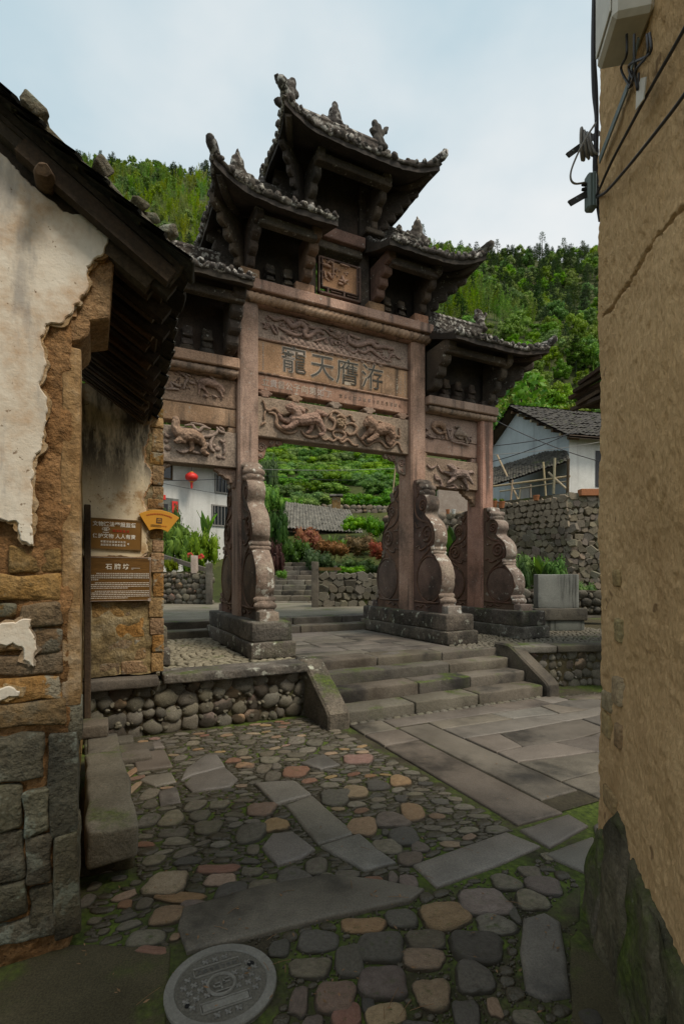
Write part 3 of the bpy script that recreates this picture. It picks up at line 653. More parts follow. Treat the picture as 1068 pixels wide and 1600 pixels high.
# ------------------------------------------------------------------ roofs of the archway
def sst(t): t = max(0, min(1, t)); return t*t*(3-2*t)
def gate_roof(x0, x1, r0, r1, hip0, hip1, D, ze, zr, lift=.30, fin=(), seed=0):
    """eave plan x0..x1, ridge r0..r1; a hipped, upswept corner wherever hip is set"""
    CW = .95
    def parts(x, y):
        ax = 0.0
        if hip1 and x > r1: ax = (x-r1)/(x1-r1)
        if hip0 and x < r0: ax = (r0-x)/(r0-x0)
        ay = abs(y)/D; t = min(1, max(ax, ay)); c = 0.0
        if hip1: c = max(c, (x-(x1-CW))/CW)
        if hip0: c = max(c, ((x0+CW)-x)/CW)
        c = max(0, min(1, c)); L = lift*(c**3.2)*(min(1, ay)**3.0)
        return t, c, ay, L
    def flare(x, y):
        t, c, ay, L = parts(x, y); e = .09*(c**5)*(ay**5)
        sx = 1 if (hip1 and x > (x0+x1)/2) else (-1 if hip0 else 0)
        return x+sx*e, y+(e if y > 0 else -e)
    def top(x, y):
        t, c, ay, L = parts(x, y); return zr-(zr-ze)*(1-(1-t)**1.7)+L
    def bot(x, y):
        t, c, ay, L = parts(x, y); return min(top(x, y)-.07, ze-.12+L+.42*(1-t)**1.1)
    m = MB(); nx, ny = 40, 24; V = []; q = nx+1
    for fn in (top, bot):
        for j in range(ny+1):
            for i in range(nx+1):
                x = x0+(x1-x0)*i/nx; y = -D+2*D*j/ny; X, Y = flare(x, y); V.append((X, Y, fn(x, y)))
    n2 = q*(ny+1); Fc = []
    for j in range(ny):
        for i in range(nx):
            a = j*q+i; Fc.append((a, a+1, a+q+1, a+q)); Fc.append((n2+a, n2+a+q, n2+a+q+1, n2+a+1))
    for j in range(ny):
        for i in (0, nx): a = j*q+i; Fc.append((a, a+q, n2+a+q, n2+a))
    for i in range(nx):
        for j in (0, ny): a = j*q+i; Fc.append((a, a+1, n2+a+1, n2+a))
    m.add(V, Fc); me = m.mesh('roof', 40); rumple(me, .014, 6, seed); rumple(me, .006, 18, seed+1); root = link('roof', me, M['soffit'], GATE)
    # tile rows running down the slopes, each ending in a round tile end
    def row(pts, k):
        t = MB(); rr = [.036+.005*sin(i*2.4+k) for i in range(len(pts))]; t.tube(pts, rr, 7)
        e = pts[-1]; d = (Vector(pts[-1])-Vector(pts[-2])).normalized()
        t.ell(Vector(e)-d*.015, .036+.022*((k*7919) % 13)/13, 7, 5)
        me = t.mesh('tile', 50); rumple(me, .026, 13, k); link('tile_row', me, M['roof'], root)
    step = .115; k = seed*100; n = int((x1-x0)/step)
    for sy in (-1, 1):
        for i in range(n):
            x = x0+(i+.5)*(x1-x0)/n; ys = .06
            if hip1 and x > r1: ys = max(ys, D*(x-r1)/(x1-r1))
            if hip0 and x < r0: ys = max(ys, D*(r0-x)/(r0-x0))
            if ys > D*.93: continue
            pts = []
            for j in range(8):
                y = sy*(ys+(D*1.0-ys)*j/7); X, Y = flare(x, y); pts.append((X, Y+sy*(.03 if j == 7 else 0), top(x, y)+.015))
            k += 1
            if (k*31) % 11: row(pts, k)
    ny_ = int(2*D/step)
    for hp, xe, re in ((hip0, x0, r0), (hip1, x1, r1)):
        if not hp: continue
        for i in range(ny_):
            y = -D+(i+.5)*2*D/ny_; xs = re+(xe-re)*max(.04, abs(y)/D)
            if abs(xs-xe) < .05: continue
            pts = []
            for j in range(7):
                x = xs+(xe-xs)*j/6; X, Y = flare(x, y); pts.append((X+(.03 if xe > re else -.03)*(j == 6), Y, top(x, y)+.015))
            k += 1
            if (k*31) % 11: row(pts, k)
    # eroded drip edge along the eaves
    def crust(P, k2):
        c = MB(); c.tube(P, [.040+.012*noise.noise(Vector((i*.7, k2, 0))) for i in range(len(P))], 6); me = c.mesh('crust', 60); rumple(me, .028, 9, k2); rumple(me, .012, 24, k2); link('drip_edge', me, M['roof'], root)
    for sy in (-1, 1):
        P = []
        for i in range(71): x = x0+(x1-x0)*i/70; X, Y = flare(x, sy*D); P.append((X, Y, top(x, sy*D)-.015))
        crust(P, seed+sy)
    for hp, xe in ((hip0, x0), (hip1, x1)):
        if hp:
            P = []
            for i in range(61): y = -D+2*D*i/60; X, Y = flare(xe, y); P.append((X, Y, top(xe, y)-.015))
            crust(P, seed+xe)
    # ridge and hips
    g = MB(); xa, xb = (r0 if hip0 else x0), (r1 if hip1 else x1)
    g.box(xa-.03, xb+.03, -.075, .075, zr-.08, zr+.06, .015); g.box(xa-.05, xb+.05, -.055, .055, zr+.06, zr+.17, .02); g.tube([(xa-.05, 0, zr+.18), (xb+.05, 0, zr+.18)], .065, 8)
    me = g.mesh('ridge', 40); link('ridge', me, M['roof'], root)
    for hp, xe, re in ((hip0, x0, r0), (hip1, x1, r1)):
        if not hp: continue
        sg = 1 if xe > re else -1
        for sy in (-1, 1):
            h = MB(); pts = []
            for j in range(15):
                t = j/14; x = re+(xe-re)*t; y = sy*D*t; X, Y = flare(x, y); pts.append((X, Y, top(x, y)+.05))
            e = Vector(pts[-1]); d = Vector((sg*.7, sy*.7, 0))
            pts += [tuple(e+d*.04+Vector((0, 0, .03))), tuple(e+d*.07+Vector((0, 0, .055))), tuple(e+d*.075+Vector((0, 0, .085))), tuple(e+d*.06+Vector((0, 0, .11)))]
            h.tube(pts, [.055]*13+[.06, .062, .066, .066, .058, .035], 8); me = h.mesh('hip', 60); rumple(me, .018, 9, k+sy); link('hip_ridge', me, M['roof'], root)
            s_ = MB(); s_.tube([(p[0]*.0+(re+(xe-re)*t)+0, sy*D*t, bot(re+(xe-re)*t, sy*D*t)-.03) for t in [i/10 for i in range(3, 11)] for p in [(0,)]], lerp_list([.06, .05], 8), 6); s_.build('corner_rafter', M['gate_dark'], root, smooth=50)
    for (kind, x, h) in fin: finial(root, kind, x, 0, zr+.15, h, k+int(x*10))
    return root
def finial(root, kind, x, y, z, h, seed):
    m = MB()
    if kind == 'flame':
        m.ell((x, y, z+h*.2), (h*.36, .07, h*.28), 10, 8); m.ell((x, y, z+h*.45), (h*.25, .06, h*.35), 10, 8); m.tube([(x, y, z+h*.4), (x, y, z+h*.8), (x, y, z+h)], [h*.17, h*.1, .01], 8)
        for s in (-1, 1): m.ell((x+s*h*.4, y, z+h*.12), (h*.2, .055, h*.2), 8, 6)
    else:                                            # crouching ridge beast with a raised tail
        s = 1 if kind == 'beast_r' else -1
        m.ell((x, y, z+h*.25), (h*.26, .08, h*.34), 10, 8); m.ell((x-s*h*.06, y, z+h*.62), (h*.22, .075, h*.26), 10, 8); m.ell((x-s*h*.16, y, z+h*.84), (h*.14, .06, h*.13), 8, 6)
        m.tube([(x+s*h*.1, y, z+h*.5), (x+s*h*.3, y, z+h*.72), (x+s*h*.38, y, z+h*.9)], [h*.1, h*.09, h*.085], 7)
        m.ell((x-s*h*.25, y, z+h*.55), (h*.12, .06, h*.12), 8, 6); m.ell((x+s*h*.2, y, z+h*.1), (h*.25, .07, h*.15), 8, 6)
    me = remesh(m.mesh('f'), .02, 1); rumple(me, .022, 14, seed); link('ridge_ornament', me, M['roof'], root)
for s in (-1, 1):
    a = (1.62, 3.46, 1.62, 2.95, False, True) if s > 0 else (-3.46, -1.62, -2.95, -1.62, True, False)
    gate_roof(*a, 1.0, 5.40, 5.98, .10, [('beast_r' if s > 0 else 'beast_l', s*2.98, .40)], 1+s)
    a = (.42, 2.06, .42, 1.52, False, True) if s > 0 else (-2.06, -.42, -1.52, -.42, True, False)
    gate_roof(*a, 1.0, 6.53, 7.22, .20, [('flame', s*1.58, .46), ('flame', s*1.20, .22)], 4+s)
gate_roof(-1.15, 1.15, -.76, .76, True, True, 1.0, 7.69, 8.58, .15, [('beast_l', -.80, .50), ('flame', 0, .46), ('beast_r', .80, .44)], 7)
# ------------------------------------------------------------------ brackets: scalloped plates leaning out under the eaves
def bracket(x, y, z, ang, reach, h, th=.13, lobes=4, mat='gate_dark', base=.12):
    poly = [(0, 0), (base, 0)]
    for i in range(lobes):
        t0, t1 = i/lobes, (i+1)/lobes
        for j in range(1, 6):
            t = t0+(t1-t0)*j/5; r = base+(reach-base)*t**1.15; b = .07*sin(pi*j/5)
            poly.append((r+b*.8, h*t-b*.55))
    poly += [(reach, h+.06), (0, h+.06)]
    m = MB(); m.prism(poly, -th/2, th/2, 'y', .02); me = m.mesh('bracket', 30); rumple(me, .012, 10, int(x*31+ang))
    o = link('bracket', me, M[mat], GATE); o.location = (x, y, z); o.rotation_euler = (0, 0, ang); return o
Q = pi/2
for s in (-1, 1):
    A = 0 if s > 0 else pi
    # outer bays
    for sy in (-1, 1):
        bracket(s*XO, sy*.12, 4.66, sy*Q, .68, .68); bracket(s*XO+s*.03, sy*.1, 4.68, sy*(Q/2) if s > 0 else sy*(pi-Q/2), .84, .68, .10, 5)
        bracket(s*1.74, sy*.14, 4.72, sy*Q, .64, .64, .17, 4, 'gate_dark', .16)
    bracket(s*(XO+.12), 0, 4.66, A, .38, .68)
    gbox('cap_block', s*XO-.16, s*XO+.16, -.24, .24, 4.623, 4.72, 'gate_dark')
    a, b = sorted((s*1.66, s*XO)); gbox('back_board', a, b, -.07, .07, 4.72, 5.58, 'soffit', 0); gbox('eave_beam', a, b+(.0), -.74, -.62, 5.19, 5.31, 'gate_dark'); gbox('eave_beam', a, b, .62, .74, 5.19, 5.31, 'gate_dark')
    for xx in (s*2.05, s*2.32, s*2.62):
        bracket(xx, -.05, 4.72, -Q, .16, .2, .14, 2)
        m = MB(); m.ell((xx, -.10, 4.68), (.12, .14, .10), 10, 6); m.build('cushion_block', M['gate_dark'], GATE, smooth=60)
    # middle tier
    for sy in (-1, 1):
        bracket(s*XC, sy*.12, 5.95, sy*Q, .68, .54); bracket(s*XC+s*.03, sy*.1, 5.95, sy*(Q/2) if s > 0 else sy*(pi-Q/2), .84, .56, .10, 5)
        bracket(s*.62, sy*.16, 5.97, sy*Q, .58, .52, .15, 4, 'gate_low', .15)
    bracket(s*(XC+.12), 0, 5.95, A, .42, .54)
    a, b = sorted((s*.62, s*XC)); gbox('back_board', a, b, -.07, .07, 5.82, 6.80, 'soffit', 0)
    for sy in (-1, 1):
        y0, y1 = sorted((sy*.62, sy*.74)); gbox('eave_beam', a, b, y0, y1, 6.33, 6.45, 'gate_dark')
    for xx in (s*.86, s*1.14):
        bracket(xx, -.05, 5.9, -Q, .14, .18, .14, 2); gbox('cap_block', xx-.09, xx+.09, -.2, .1, 5.793, 5.90, 'gate_dark')
    gbox('cap_block', s*.62-.15, s*.62+.15, -.27, .27, 5.793, 5.96, 'gate')
    gbox('post', s*.47-.09, s*.47+.09, -.14, .14, 5.79, 7.86, 'gate_dark', .015)
    # top tier
    for sy in (-1, 1):
        bracket(s*.55, sy*.10, 7.06, sy*Q, .66, .58, .12, 4); bracket(s*.58, sy*.1, 7.06, sy*(Q/2) if s > 0 else sy*(pi-Q/2), .80, .60, .085, 6); None
        y0, y1 = sorted((sy*.60, sy*.74)); gbox('eave_beam', -.62, .62, y0, y1, 7.49, 7.61, 'gate_dark') if s > 0 else None
    bracket(s*.62, 0, 7.06, A, .40, .58)
    gbox('cap_block', s*.55-.17, s*.55+.17, -.36, .36, 6.99, 7.07, 'gate_dark')
gbox('back_board', -.40, .40, -.06, .06, 6.90, 8.05, 'soffit', 0)
gbox('tie_beam', -.40, .40, -.30, .30, 6.74, 6.92, 'gate_low'); gbox('tie_beam', -.385, .385, -.22, .22, 6.62, 6.738, 'gate_dark')
# small framed panel under the top roof
fr = gbox('framed_panel', -.30, .30, -.17, -.10, 6.04, 6.47, 'gate', .005); tag(fr, 'small fretwork panel carved with figures')
m = MB()
for (x0, x1, z0, z1) in ((-.37,.37,6.47,6.50), (-.37,.37,5.93,5.96), (-.37,-.34,5.93,6.5), (.34,.37,5.93,6.5), (-.31,.31,6.025,6.045), (.295,.315,6.03,6.48), (-.315,-.295,6.03,6.48), (.06,.09,5.95,6.03), (-.22,-.19,5.95,6.03), (.31,.345,6.24,6.27), (-.345,-.31,6.24,6.27), (.12,.30,5.985,6.0), (-.16,.03,5.985,6.0)): m.box(x0, x1, -.195, -.12, z0, z1, .005)
m.build('fretwork', M['gate_low'], fr)
m = MB(); T = tracer(485, 380, 9.29, -.175); k = .0104/9.29
for pts, r in (([(320,260),(320,520)], .012), ([(240,430),(300,520)], .02), ([(190,400),(210,520)], .014), ([(160,320),(220,330),(290,370)], .022), ([(450,480),(470,560),(500,590)], .024), ([(400,540),(460,560),(540,550)], .016), ([(390,590),(460,610)], .016), ([(420,310),(480,330),(550,350)], .012), ([(230,300),(270,280),(310,300)], .02), ([(330,400),(380,380)], .016)): wire(m, T, pts, r)
q = random.Random(8)
for i in range(30): a_, b_ = q.uniform(150, 560), q.uniform(240, 560); m.ell(T((a_, b_+(a_-350)*.2), 0), (.016, .014, .016), 6, 4)
m.build('carved_figures', M['gate'], fr, smooth=60)
# ================================================================== ground, street paving, terrace, stairs, cobble walls
import numpy as np
g = MB(); g.grid(lambda a, b: (-300+600*a, -60+120*b, -.001+.004*fbm((a*300, b*60, 0), .9, 2)), 60, 40)
GROUND = tag(g.build('ground', M['soil'], smooth=180, fix=False), kind='structure')
OC = .01; OX, OY = -4.0, .8; ON = (900, 640)          # 1 cm raster of what is already paved: X -4..5, Y .8..7.2
occ = np.zeros(ON, bool); gx_, gy_ = np.meshgrid(OX+OC*np.arange(ON[0]), OY+OC*np.arange(ON[1]), indexing='ij')
def in_poly(poly, X=gx_, Y=gy_):
    r = np.zeros(X.shape, bool); n = len(poly)
    for i in range(n):
        (x1, y1), (x2, y2) = poly[i], poly[(i+1) % n]
        if y1 == y2: continue
        c = ((y1 > Y) != (y2 > Y)) & (X < (x2-x1)*(Y-y1)/(y2-y1)+x1); r ^= c
    return r
def mark_poly(poly): global occ; occ |= in_poly(poly)
def ell_mask(X, Y, rx, ry, a):
    i0, i1 = max(0, int((X-max(rx, ry)-OX)/OC)), int((X+max(rx, ry)-OX)/OC)+2; j0, j1 = max(0, int((Y-max(rx, ry)-OY)/OC)), int((Y+max(rx, ry)-OY)/OC)+2
    sx, sy = gx_[i0:i1, j0:j1]-X, gy_[i0:i1, j0:j1]-Y; c, s = cos(a), sin(a)
    return (slice(i0, i1), slice(j0, j1)), ((sx*c+sy*s)/rx)**2+((-sx*s+sy*c)/ry)**2 < 1
def slab(parent, poly, z0, z1, mat, name='flagstone', bev=.012, mark=True, seed=0, rough=.006):
    if mark: mark_poly(poly)
    P = []
    n = len(poly)
    for i in range(n):                                # subdivide and ruffle the outline
        a, b = Vector(poly[i]).to_2d(), Vector(poly[(i+1) % n]).to_2d(); k = max(1, int((b-a).length/.09))
        for j in range(k):
            p = a.lerp(b, j/k); q = noise.noise_vector(Vector((p.x*9, p.y*9, seed))); P.append((p.x+q.x*rough, p.y+q.y*rough))
    m = MB(); i1 = inset(P, bev*.45); i2 = inset(P, bev*1.6); n = len(P)
    V = [(p[0], p[1], z0) for p in P]+[(p[0], p[1], z1-bev) for p in P]+[(p[0], p[1], z1-bev*.3) for p in i1]+[(p[0], p[1], z1) for p in i2]
    Fc = [tuple(range(3*n, 4*n))]
    for k in range(3):
        for i in range(n): j = (i+1) % n; Fc.append((k*n+i, k*n+j, (k+1)*n+j, (k+1)*n+i))
    m.add(V, Fc); return m.build(name, mat, parent, smooth=50)
def pebble(n, seed, flat=.0):
    q = random.Random(seed); ph = [q.uniform(0, 6.28) for _ in range(4)]; am = [q.uniform(.0, .12), q.uniform(.0, .16), q.uniform(.02, .10)]; e = q.uniform(2.2, 5.0)
    def R(t):
        c, s = abs(cos(t)), abs(sin(t)); r = (c**e+s**e)**(-1/e)
        return r*(1+am[0]*cos(t+ph[0])*1.2+am[1]*cos(2*t+ph[1])*.6+am[2]*cos(3*t+ph[2]))/1.06
    m = MB(); V = []; Fc = []
    rings = [(.98, -.6), (1.0, 0), (.95, .50), (.84, .80), (.5, .96)]
    for r, z in rings:
        for k in range(n): t = 2*pi*k/n; V.append((r*R(t)*cos(t), r*R(t)*sin(t), z+.05*sin(2*t+ph[3])*(z > .3)))
    V.append((0, 0, 1.0))
    for i in range(len(rings)-1):
        for k in range(n): j = (k+1) % n; Fc.append((i*n+k, i*n+j, (i+1)*n+j, (i+1)*n+k))
    b = (len(rings)-1)*n
    for k in range(n): Fc.append((b+k, b+(k+1) % n, len(V)-1))
    V = [tuple(Vector(p)+noise.noise_vector(Vector(p)*2.2+Vector((seed*3.7, 0, 0)))*.10) for p in V]
    m.add(V, Fc); return m
PEB_NEAR = [pebble(22, i).mesh('cobble', 180) for i in range(16)]
PEB_SM = [pebble(9, 40+i).mesh('cobble', 180) for i in range(10)]
_pm = {}
def pebble_data(me, mat):
    k = (me.name, mat)
    if k not in _pm: c = me.copy(); c.materials.clear(); c.materials.append(M[mat]); _pm[k] = c
    return _pm[k]
COB = {'g': 'cobble', 'r': 'cobble_red', 'o': 'cobble_orange', 'd': 'cobble_dark', 'p': 'cobble_purple'}
rc = random.Random(5)
def cobble(X, Y, rx, ry, a, kind, near=True, z=0.0, parent=GROUND):
    me = pebble_data(rc.choice(PEB_NEAR if near else PEB_SM), COB[kind]); o = bpy.data.objects.new('cobblestone', me); COL.objects.link(o); o.parent = parent
    h = min(.024, .20*min(rx, ry)+.006); o.location = (X, Y, z); o.scale = (rx, ry, h); o.rotation_euler = (rc.uniform(-.05, .05), rc.uniform(-.05, .05), a); return o
def gp(L): return [on_z(u, v) for u, v in L]
# --- flagstones read off the street (outlines on the ground)
FLAGS = [('flag_warm', [(285,1425),(400,1390),(510,1371),(600,1380),(662,1394),(640,1413),(520,1438),(400,1467),(292,1492),(278,1455)]),
 ('flag', [(645,1355),(720,1327),(790,1303),(844,1325),(770,1358),(682,1390)]), ('flag', [(397,1227),(440,1224),(462,1224),(486,1245),(430,1261)]), ('flag', [(446,1261),(488,1246),(520,1275),(556,1305),(497,1323)]),
 ('flag', [(500,1325),(562,1305),(590,1330),(619,1351),(570,1364)]), ('flag', [(408,1328),(425,1306),(458,1303),(492,1330),(470,1346),(433,1356)]), ('flag', [(468,1195),(505,1181),(532,1198),(500,1205)]),
 ('flag_dark', [(812,1300),(887,1275),(918,1293),(858,1328)]), ('flag_dark', [(848,1338),(925,1310),(940,1330),(925,1372),(880,1352)]), ('flag_dark', [(926,1293),(960,1272),(960,1310),(930,1308)]),
 ('flag', [(283,1222),(290,1204),(322,1182),(340,1182),(352,1200),(300,1214)]), ('flag', [(287,1228),(300,1216),(352,1202),(372,1220),(360,1232),(300,1240)]),
 ('flag_warm', [(209,1190),(207,1178),(258,1174),(270,1200),(214,1207)]), ('flag', [(218,1222),(228,1215),(268,1209),(276,1224),(242,1231)]), ('flag_warm', [(247,1240),(276,1231),(283,1256),(250,1262)]), ('flag_warm', [(196,1172),(250,1160),(258,1170),(205,1176)]),
 ('flag_warm', [(816,1440),(850,1430),(874,1445),(884,1500),(890,1560),(850,1566),(820,1552),(812,1490)]), ('concrete', [(850,1428),(870,1412),(905,1385),(905,1440),(876,1452)]),
 ('concrete', [(888,1470),(905,1452),(960,1520),(985,1640),(895,1640),(892,1560)]), ('concrete', [(-160,1470),(150,1478),(266,1480),(262,1540),(255,1660),(-160,1660)])]
for i, (mt, L) in enumerate(FLAGS):
    P = gp(L)
    if mt == 'concrete': o = slab(GROUND, P, -.03, .006, M[mt], 'concrete_patch', .006, seed=i, rough=.012)
    else: slab(GROUND, P, -.04, .016+.01*random.Random(i).random(), M[mt], 'flagstone', .012, seed=i)
# --- the flagged path up to the stairs
def lq(x0, x1, y0, y1, j=.0, rnd=None):
    r = rnd or random; g_ = .006
    return [tuple(to_world(x0+g_+r.uniform(0, j), y0+g_+r.uniform(0, j))[:2]), tuple(to_world(x1-g_-r.uniform(0, j), y0+g_+r.uniform(0, j))[:2]), tuple(to_world(x1-g_-r.uniform(0, j), y1-g_-r.uniform(0, j))[:2]), tuple(to_world(x0+g_+r.uniform(0, j), y1-g_-r.uniform(0, j))[:2])]
PATH = tag(link('flagged_path', MB().add([tuple(to_world(x, y, .006)) for x, y in ((-1.1,-5.0),(2.4,-5.0),(2.4,-2.6),(-1.1,-2.6))], [(0,1,2,3)]).mesh('p'), M['mortar']), kind='structure')
rq = random.Random(11); k = 0
def path_slab(x0, x1, y0, y1, tilt=(0, 0), mt='flag_warm'):
    global k; k += 1
    P = lq(x0, x1, y0, y1, .012, rq)
    if tilt != (0, 0): P[0] = tuple(Vector(P[0])+Vector((tilt[0]*gc, tilt[0]*gs))); P[3] = tuple(Vector(P[3])+Vector((tilt[1]*gc, tilt[1]*gs)))
    slab(PATH, P, -.04, .018+.008*rq.random(), M[mt], 'flagstone', .011, seed=k)
for y0, y1 in ((-3.05,-2.69),(-3.42,-3.05),(-5.03,-3.42)): path_slab(-1.12, -.72, y0, y1)
for y0, y1 in ((-4.84,-3.0),): path_slab(-.72, -.33, y0, y1)
ys = [-2.69,-2.97,-3.30,-3.60,-3.98,-4.32,-4.70,-5.03]
def rowy(i, x): return ys[i]+(0 if i == 0 else .10*noise.noise(Vector((x*.9, i*3.3, 2)))+.05*(x-1)*sin(i*2.1)*.5)
for i in range(len(ys)-1):
    x = -.72 if i == 0 else -.33; t0 = 0.0
    while x < 2.7:
        x2 = min(x+rq.choice((.35, .55, .8, 1.0, 1.3))*rq.uniform(.85, 1.15), 2.75); t1 = rq.uniform(-.16, .16)
        if 2.75-x2 < .3: x2 = 2.75; t1 = 0
        if not (x > 1.75 and ys[i+1] > -3.35):
            xm = (x+x2)/2; q4 = [(x+t0+.007, rowy(i+1, x)+.007), (xm, rowy(i+1, xm)+.007+rq.uniform(-.02, .02)*.0), (x2+t1-.007, rowy(i+1, x2)+.007), (x2-t1-.007, rowy(i, x2)-.007), (xm, rowy(i, xm)-.007), (x-t0+.007, rowy(i, x)-.007)]
            k += 1; z1 = .018+.010*rq.random(); mt = M['flag_warm'] if rq.random() < .65 else M['flag']
            slab(PATH, [tuple(to_world(a, b)[:2]) for a, b in q4], -.04, z1, mt, 'flagstone', .010, seed=k, rough=.010)
        x = x2; t0 = t1
slab(PATH, [tuple(to_world(a, b)[:2]) for a, b in ((1.8,-3.0),(3.5,-3.35),(3.5,-3.12),(1.8,-2.8))], -.03, .03, M['step'], 'kerb_stone', .015, seed=3)
mark_poly([tuple(to_world(a, b)[:2]) for a, b in ((-3.9,-2.15),(-1.36,-2.2),(-1.36,-2.7),(1.8,-2.72),(1.8,-2.1),(4,-2.7),(4,2),(-3.9,2))])
mark_poly([tuple(to_world(a, b)[:2]) for a, b in ((-6,-5.1),(-3.5,-5.0),(-3.48,-4.62),(-3.26,-4.62),(-3.26,-3.0),(-3.5,-2.2),(-6,-2.2))])
# --- single cobbles read off the street
LISTS = [(420,1400,3.814,[(300,250,260,120,'d'),(60,295,130,100,'d'),(555,155,270,90,'o'),(790,115,190,110,'d'),(665,285,280,180,'d'),(935,240,250,120,'g'),(240,405,260,120,'g'),(480,365,170,190,'d'),(930,360,260,130,'o'),(680,495,290,200,'p'),(395,580,250,190,'r'),(180,600,110,180,'p'),(460,690,190,140,'r'),(700,690,270,140,'o'),(960,565,220,180,'o'),(260,735,130,90,'p'),(590,610,80,130,'d'),(890,760,200,90,'d')]),
 (640,1330,3.56,[(410,262,290,140,'p'),(205,340,310,140,'o'),(665,100,130,65,'g'),(535,160,180,90,'g'),(755,180,210,100,'p'),(675,260,180,110,'g'),(580,330,60,105,'d'),(475,395,230,110,'g'),(370,510,300,180,'d'),(355,680,210,190,'d'),(310,880,150,160,'d'),(470,845,80,110,'o'),(1000,900,130,90,'d'),(650,905,160,90,'g'),(760,15,60,40,'g'),(0,160,70,60,'p')]),
 (380,1150,3.814,[(310,205,160,60,'r'),(540,355,180,90,'d'),(670,322,165,75,'o'),(680,128,180,55,'r'),(930,258,130,60,'o'),(800,285,150,55,'d'),(705,530,190,110,'o'),(885,490,220,90,'p'),(1010,440,150,100,'r'),(955,585,190,105,'d'),(860,645,190,80,'g'),(1000,720,160,80,'p'),(300,830,230,100,'d'),(120,890,180,90,'g'),(435,760,140,100,'g'),(190,520,165,75,'o'),(105,425,180,75,'r'),(50,570,180,110,'g'),(60,660,80,60,'g'),(620,820,150,65,'g'),(500,825,90,50,'g'),(775,840,120,40,'r'),(890,825,60,70,'p'),(985,855,120,80,'p'),(1050,650,120,60,'p'),(180,230,100,50,'g'),(120,185,85,45,'g'),(150,135,120,35,'g'),(320,20,110,40,'g'),(430,35,110,35,'g'),(500,65,90,25,'g'),(310,105,120,25,'g'),(385,78,110,30,'g'),(135,100,90,30,'g'),(200,170,60,35,'g'),(30,165,80,30,'r'),(50,790,130,50,'g'),(40,730,120,35,'d'),(935,360,80,40,'d'),(850,560,60,35,'d')]),
 (120,1130,3.56,[(500,870,230,140,'o'),(590,955,310,58,'o'),(665,990,180,45,'p'),(780,795,240,55,'r'),(800,855,180,65,'o'),(860,925,180,110,'d'),(720,570,150,70,'g'),(540,600,160,48,'g'),(555,645,160,42,'g'),(530,520,140,85,'g'),(660,450,110,60,'g'),(690,505,120,55,'g'),(790,440,110,50,'g'),(490,1055,180,110,'o'),(370,1180,200,95,'g'),(420,1240,180,45,'r'),(270,990,80,45,'r'),(430,750,120,55,'g'),(975,810,110,45,'g'),(390,530,110,85,'g'),(300,270,50,70,'o'),(320,350,45,70,'o'),(410,385,100,55,'g'),(410,440,90,45,'g'),(870,200,90,30,'r'),(930,225,110,28,'o'),(580,185,70,30,'g'),(575,145,60,30,'g'),(640,105,70,25,'g'),(935,72,75,28,'g'),(955,100,80,28,'g'),(920,155,75,35,'g'),(1040,245,70,45,'g'),(100,890,70,45,'g'),(160,800,110,30,'g'),(60,970,80,70,'g'),(380,985,90,60,'g'),(150,1140,60,30,'g'),(100,1080,70,40,'g'),(330,870,60,25,'g'),(235,845,90,28,'g'),(550,1170,60,45,'o')])]
for ox, oy, sc, L in LISTS:
    for (cx, cy, du, dv, kd) in L:
        u, v = ox+cx/sc, oy+cy/sc
        if v > 1660: continue
        X, Y = on_z(u, v, .02); rx = du/sc/2*Y/790*1.06; ry = dv/sc/2*Y*Y/(1.5*790)*1.08; a = rc.uniform(-.12, .12)
        if kd == 'o' and du > 250 and dv > 130: a = .3
        ry = max(ry, .022)
        sl_, mk = ell_mask(X, Y, rx*1.03, ry*1.03, a); occ[sl_] |= mk
        cobble(X, Y, rx, ry, a, kd, True)
# --- the small stones between: the largest singly, the rest joined
fill = in_poly(gp([(150,1172),(250,1146),(470,1118),(536,1146),(800,1300),(640,1350),(662,1394),(500,1371),(285,1425),(262,1478),(120,1478),(128,1330),(208,1312),(205,1200)]))
fill2 = in_poly(gp([(285,1495),(660,1400),(860,1340),(905,1385),(890,1660),(260,1660)])) | in_poly([tuple(to_world(a, b)[:2]) for a, b in ((1.82,-2.72),(3.8,-2.95),(3.8,-3.2),(1.82,-2.75))])
MAN = on_z(346, 1543); sl_, mk = ell_mask(MAN[0], MAN[1], .24, .24, 0); occ[sl_] |= mk
free = (fill) & ~occ; idx = np.argwhere(free); rs = random.Random(9); singles = 0; rest = MB()
def try_fill(mask, n, r0, r1, asp, single_max):
    global singles
    ids = np.argwhere(mask & ~occ)
    if not len(ids): return
    for _ in range(n):
        i, j = ids[rs.randrange(len(ids))]
        if occ[i, j]: continue
        X, Y = OX+OC*i, OY+OC*j; rx = rs.uniform(r0, r1); ry = rx*rs.uniform(*asp); a = GA*.6+rs.uniform(-.4, .4)
        sl_, mk = ell_mask(X, Y, rx*.97+.001, ry*.97+.001, a)
        if (occ[sl_] & mk).any(): continue
        occ[sl_] |= mk
        kd = rs.choice('gggggdgro' if rx > .03 else 'gggggggdo')
        if singles < single_max: singles += 1; cobble(X, Y, rx, ry, a, kd, False)
        else:
            me = PEB_SM[rs.randrange(10)]; c, s_ = cos(a), sin(a); h = .006+.22*ry
            rest.add([(X+rx*v.co.x*c-ry*v.co.y*s_, Y+rx*v.co.x*s_+ry*v.co.y*c, h*v.co.z) for v in me.vertices], [tuple(p.vertices) for p in me.polygons])
try_fill(fill, 9000, .05, .085, (.4, .65), 178); try_fill(fill, 20000, .034, .052, (.36, .6), 178); try_fill(fill, 9000, .018, .034, (.42, .7), 178); try_fill(fill, 1500, .010, .017, (.5, .8), 178)
try_fill(fill2, 500, .03, .055, (.5, .85), 178); try_fill(fill2, 260, .012, .025, (.6, .9), 178); try_fill(fill2, 900, .003, .007, (.7, 1), 178)
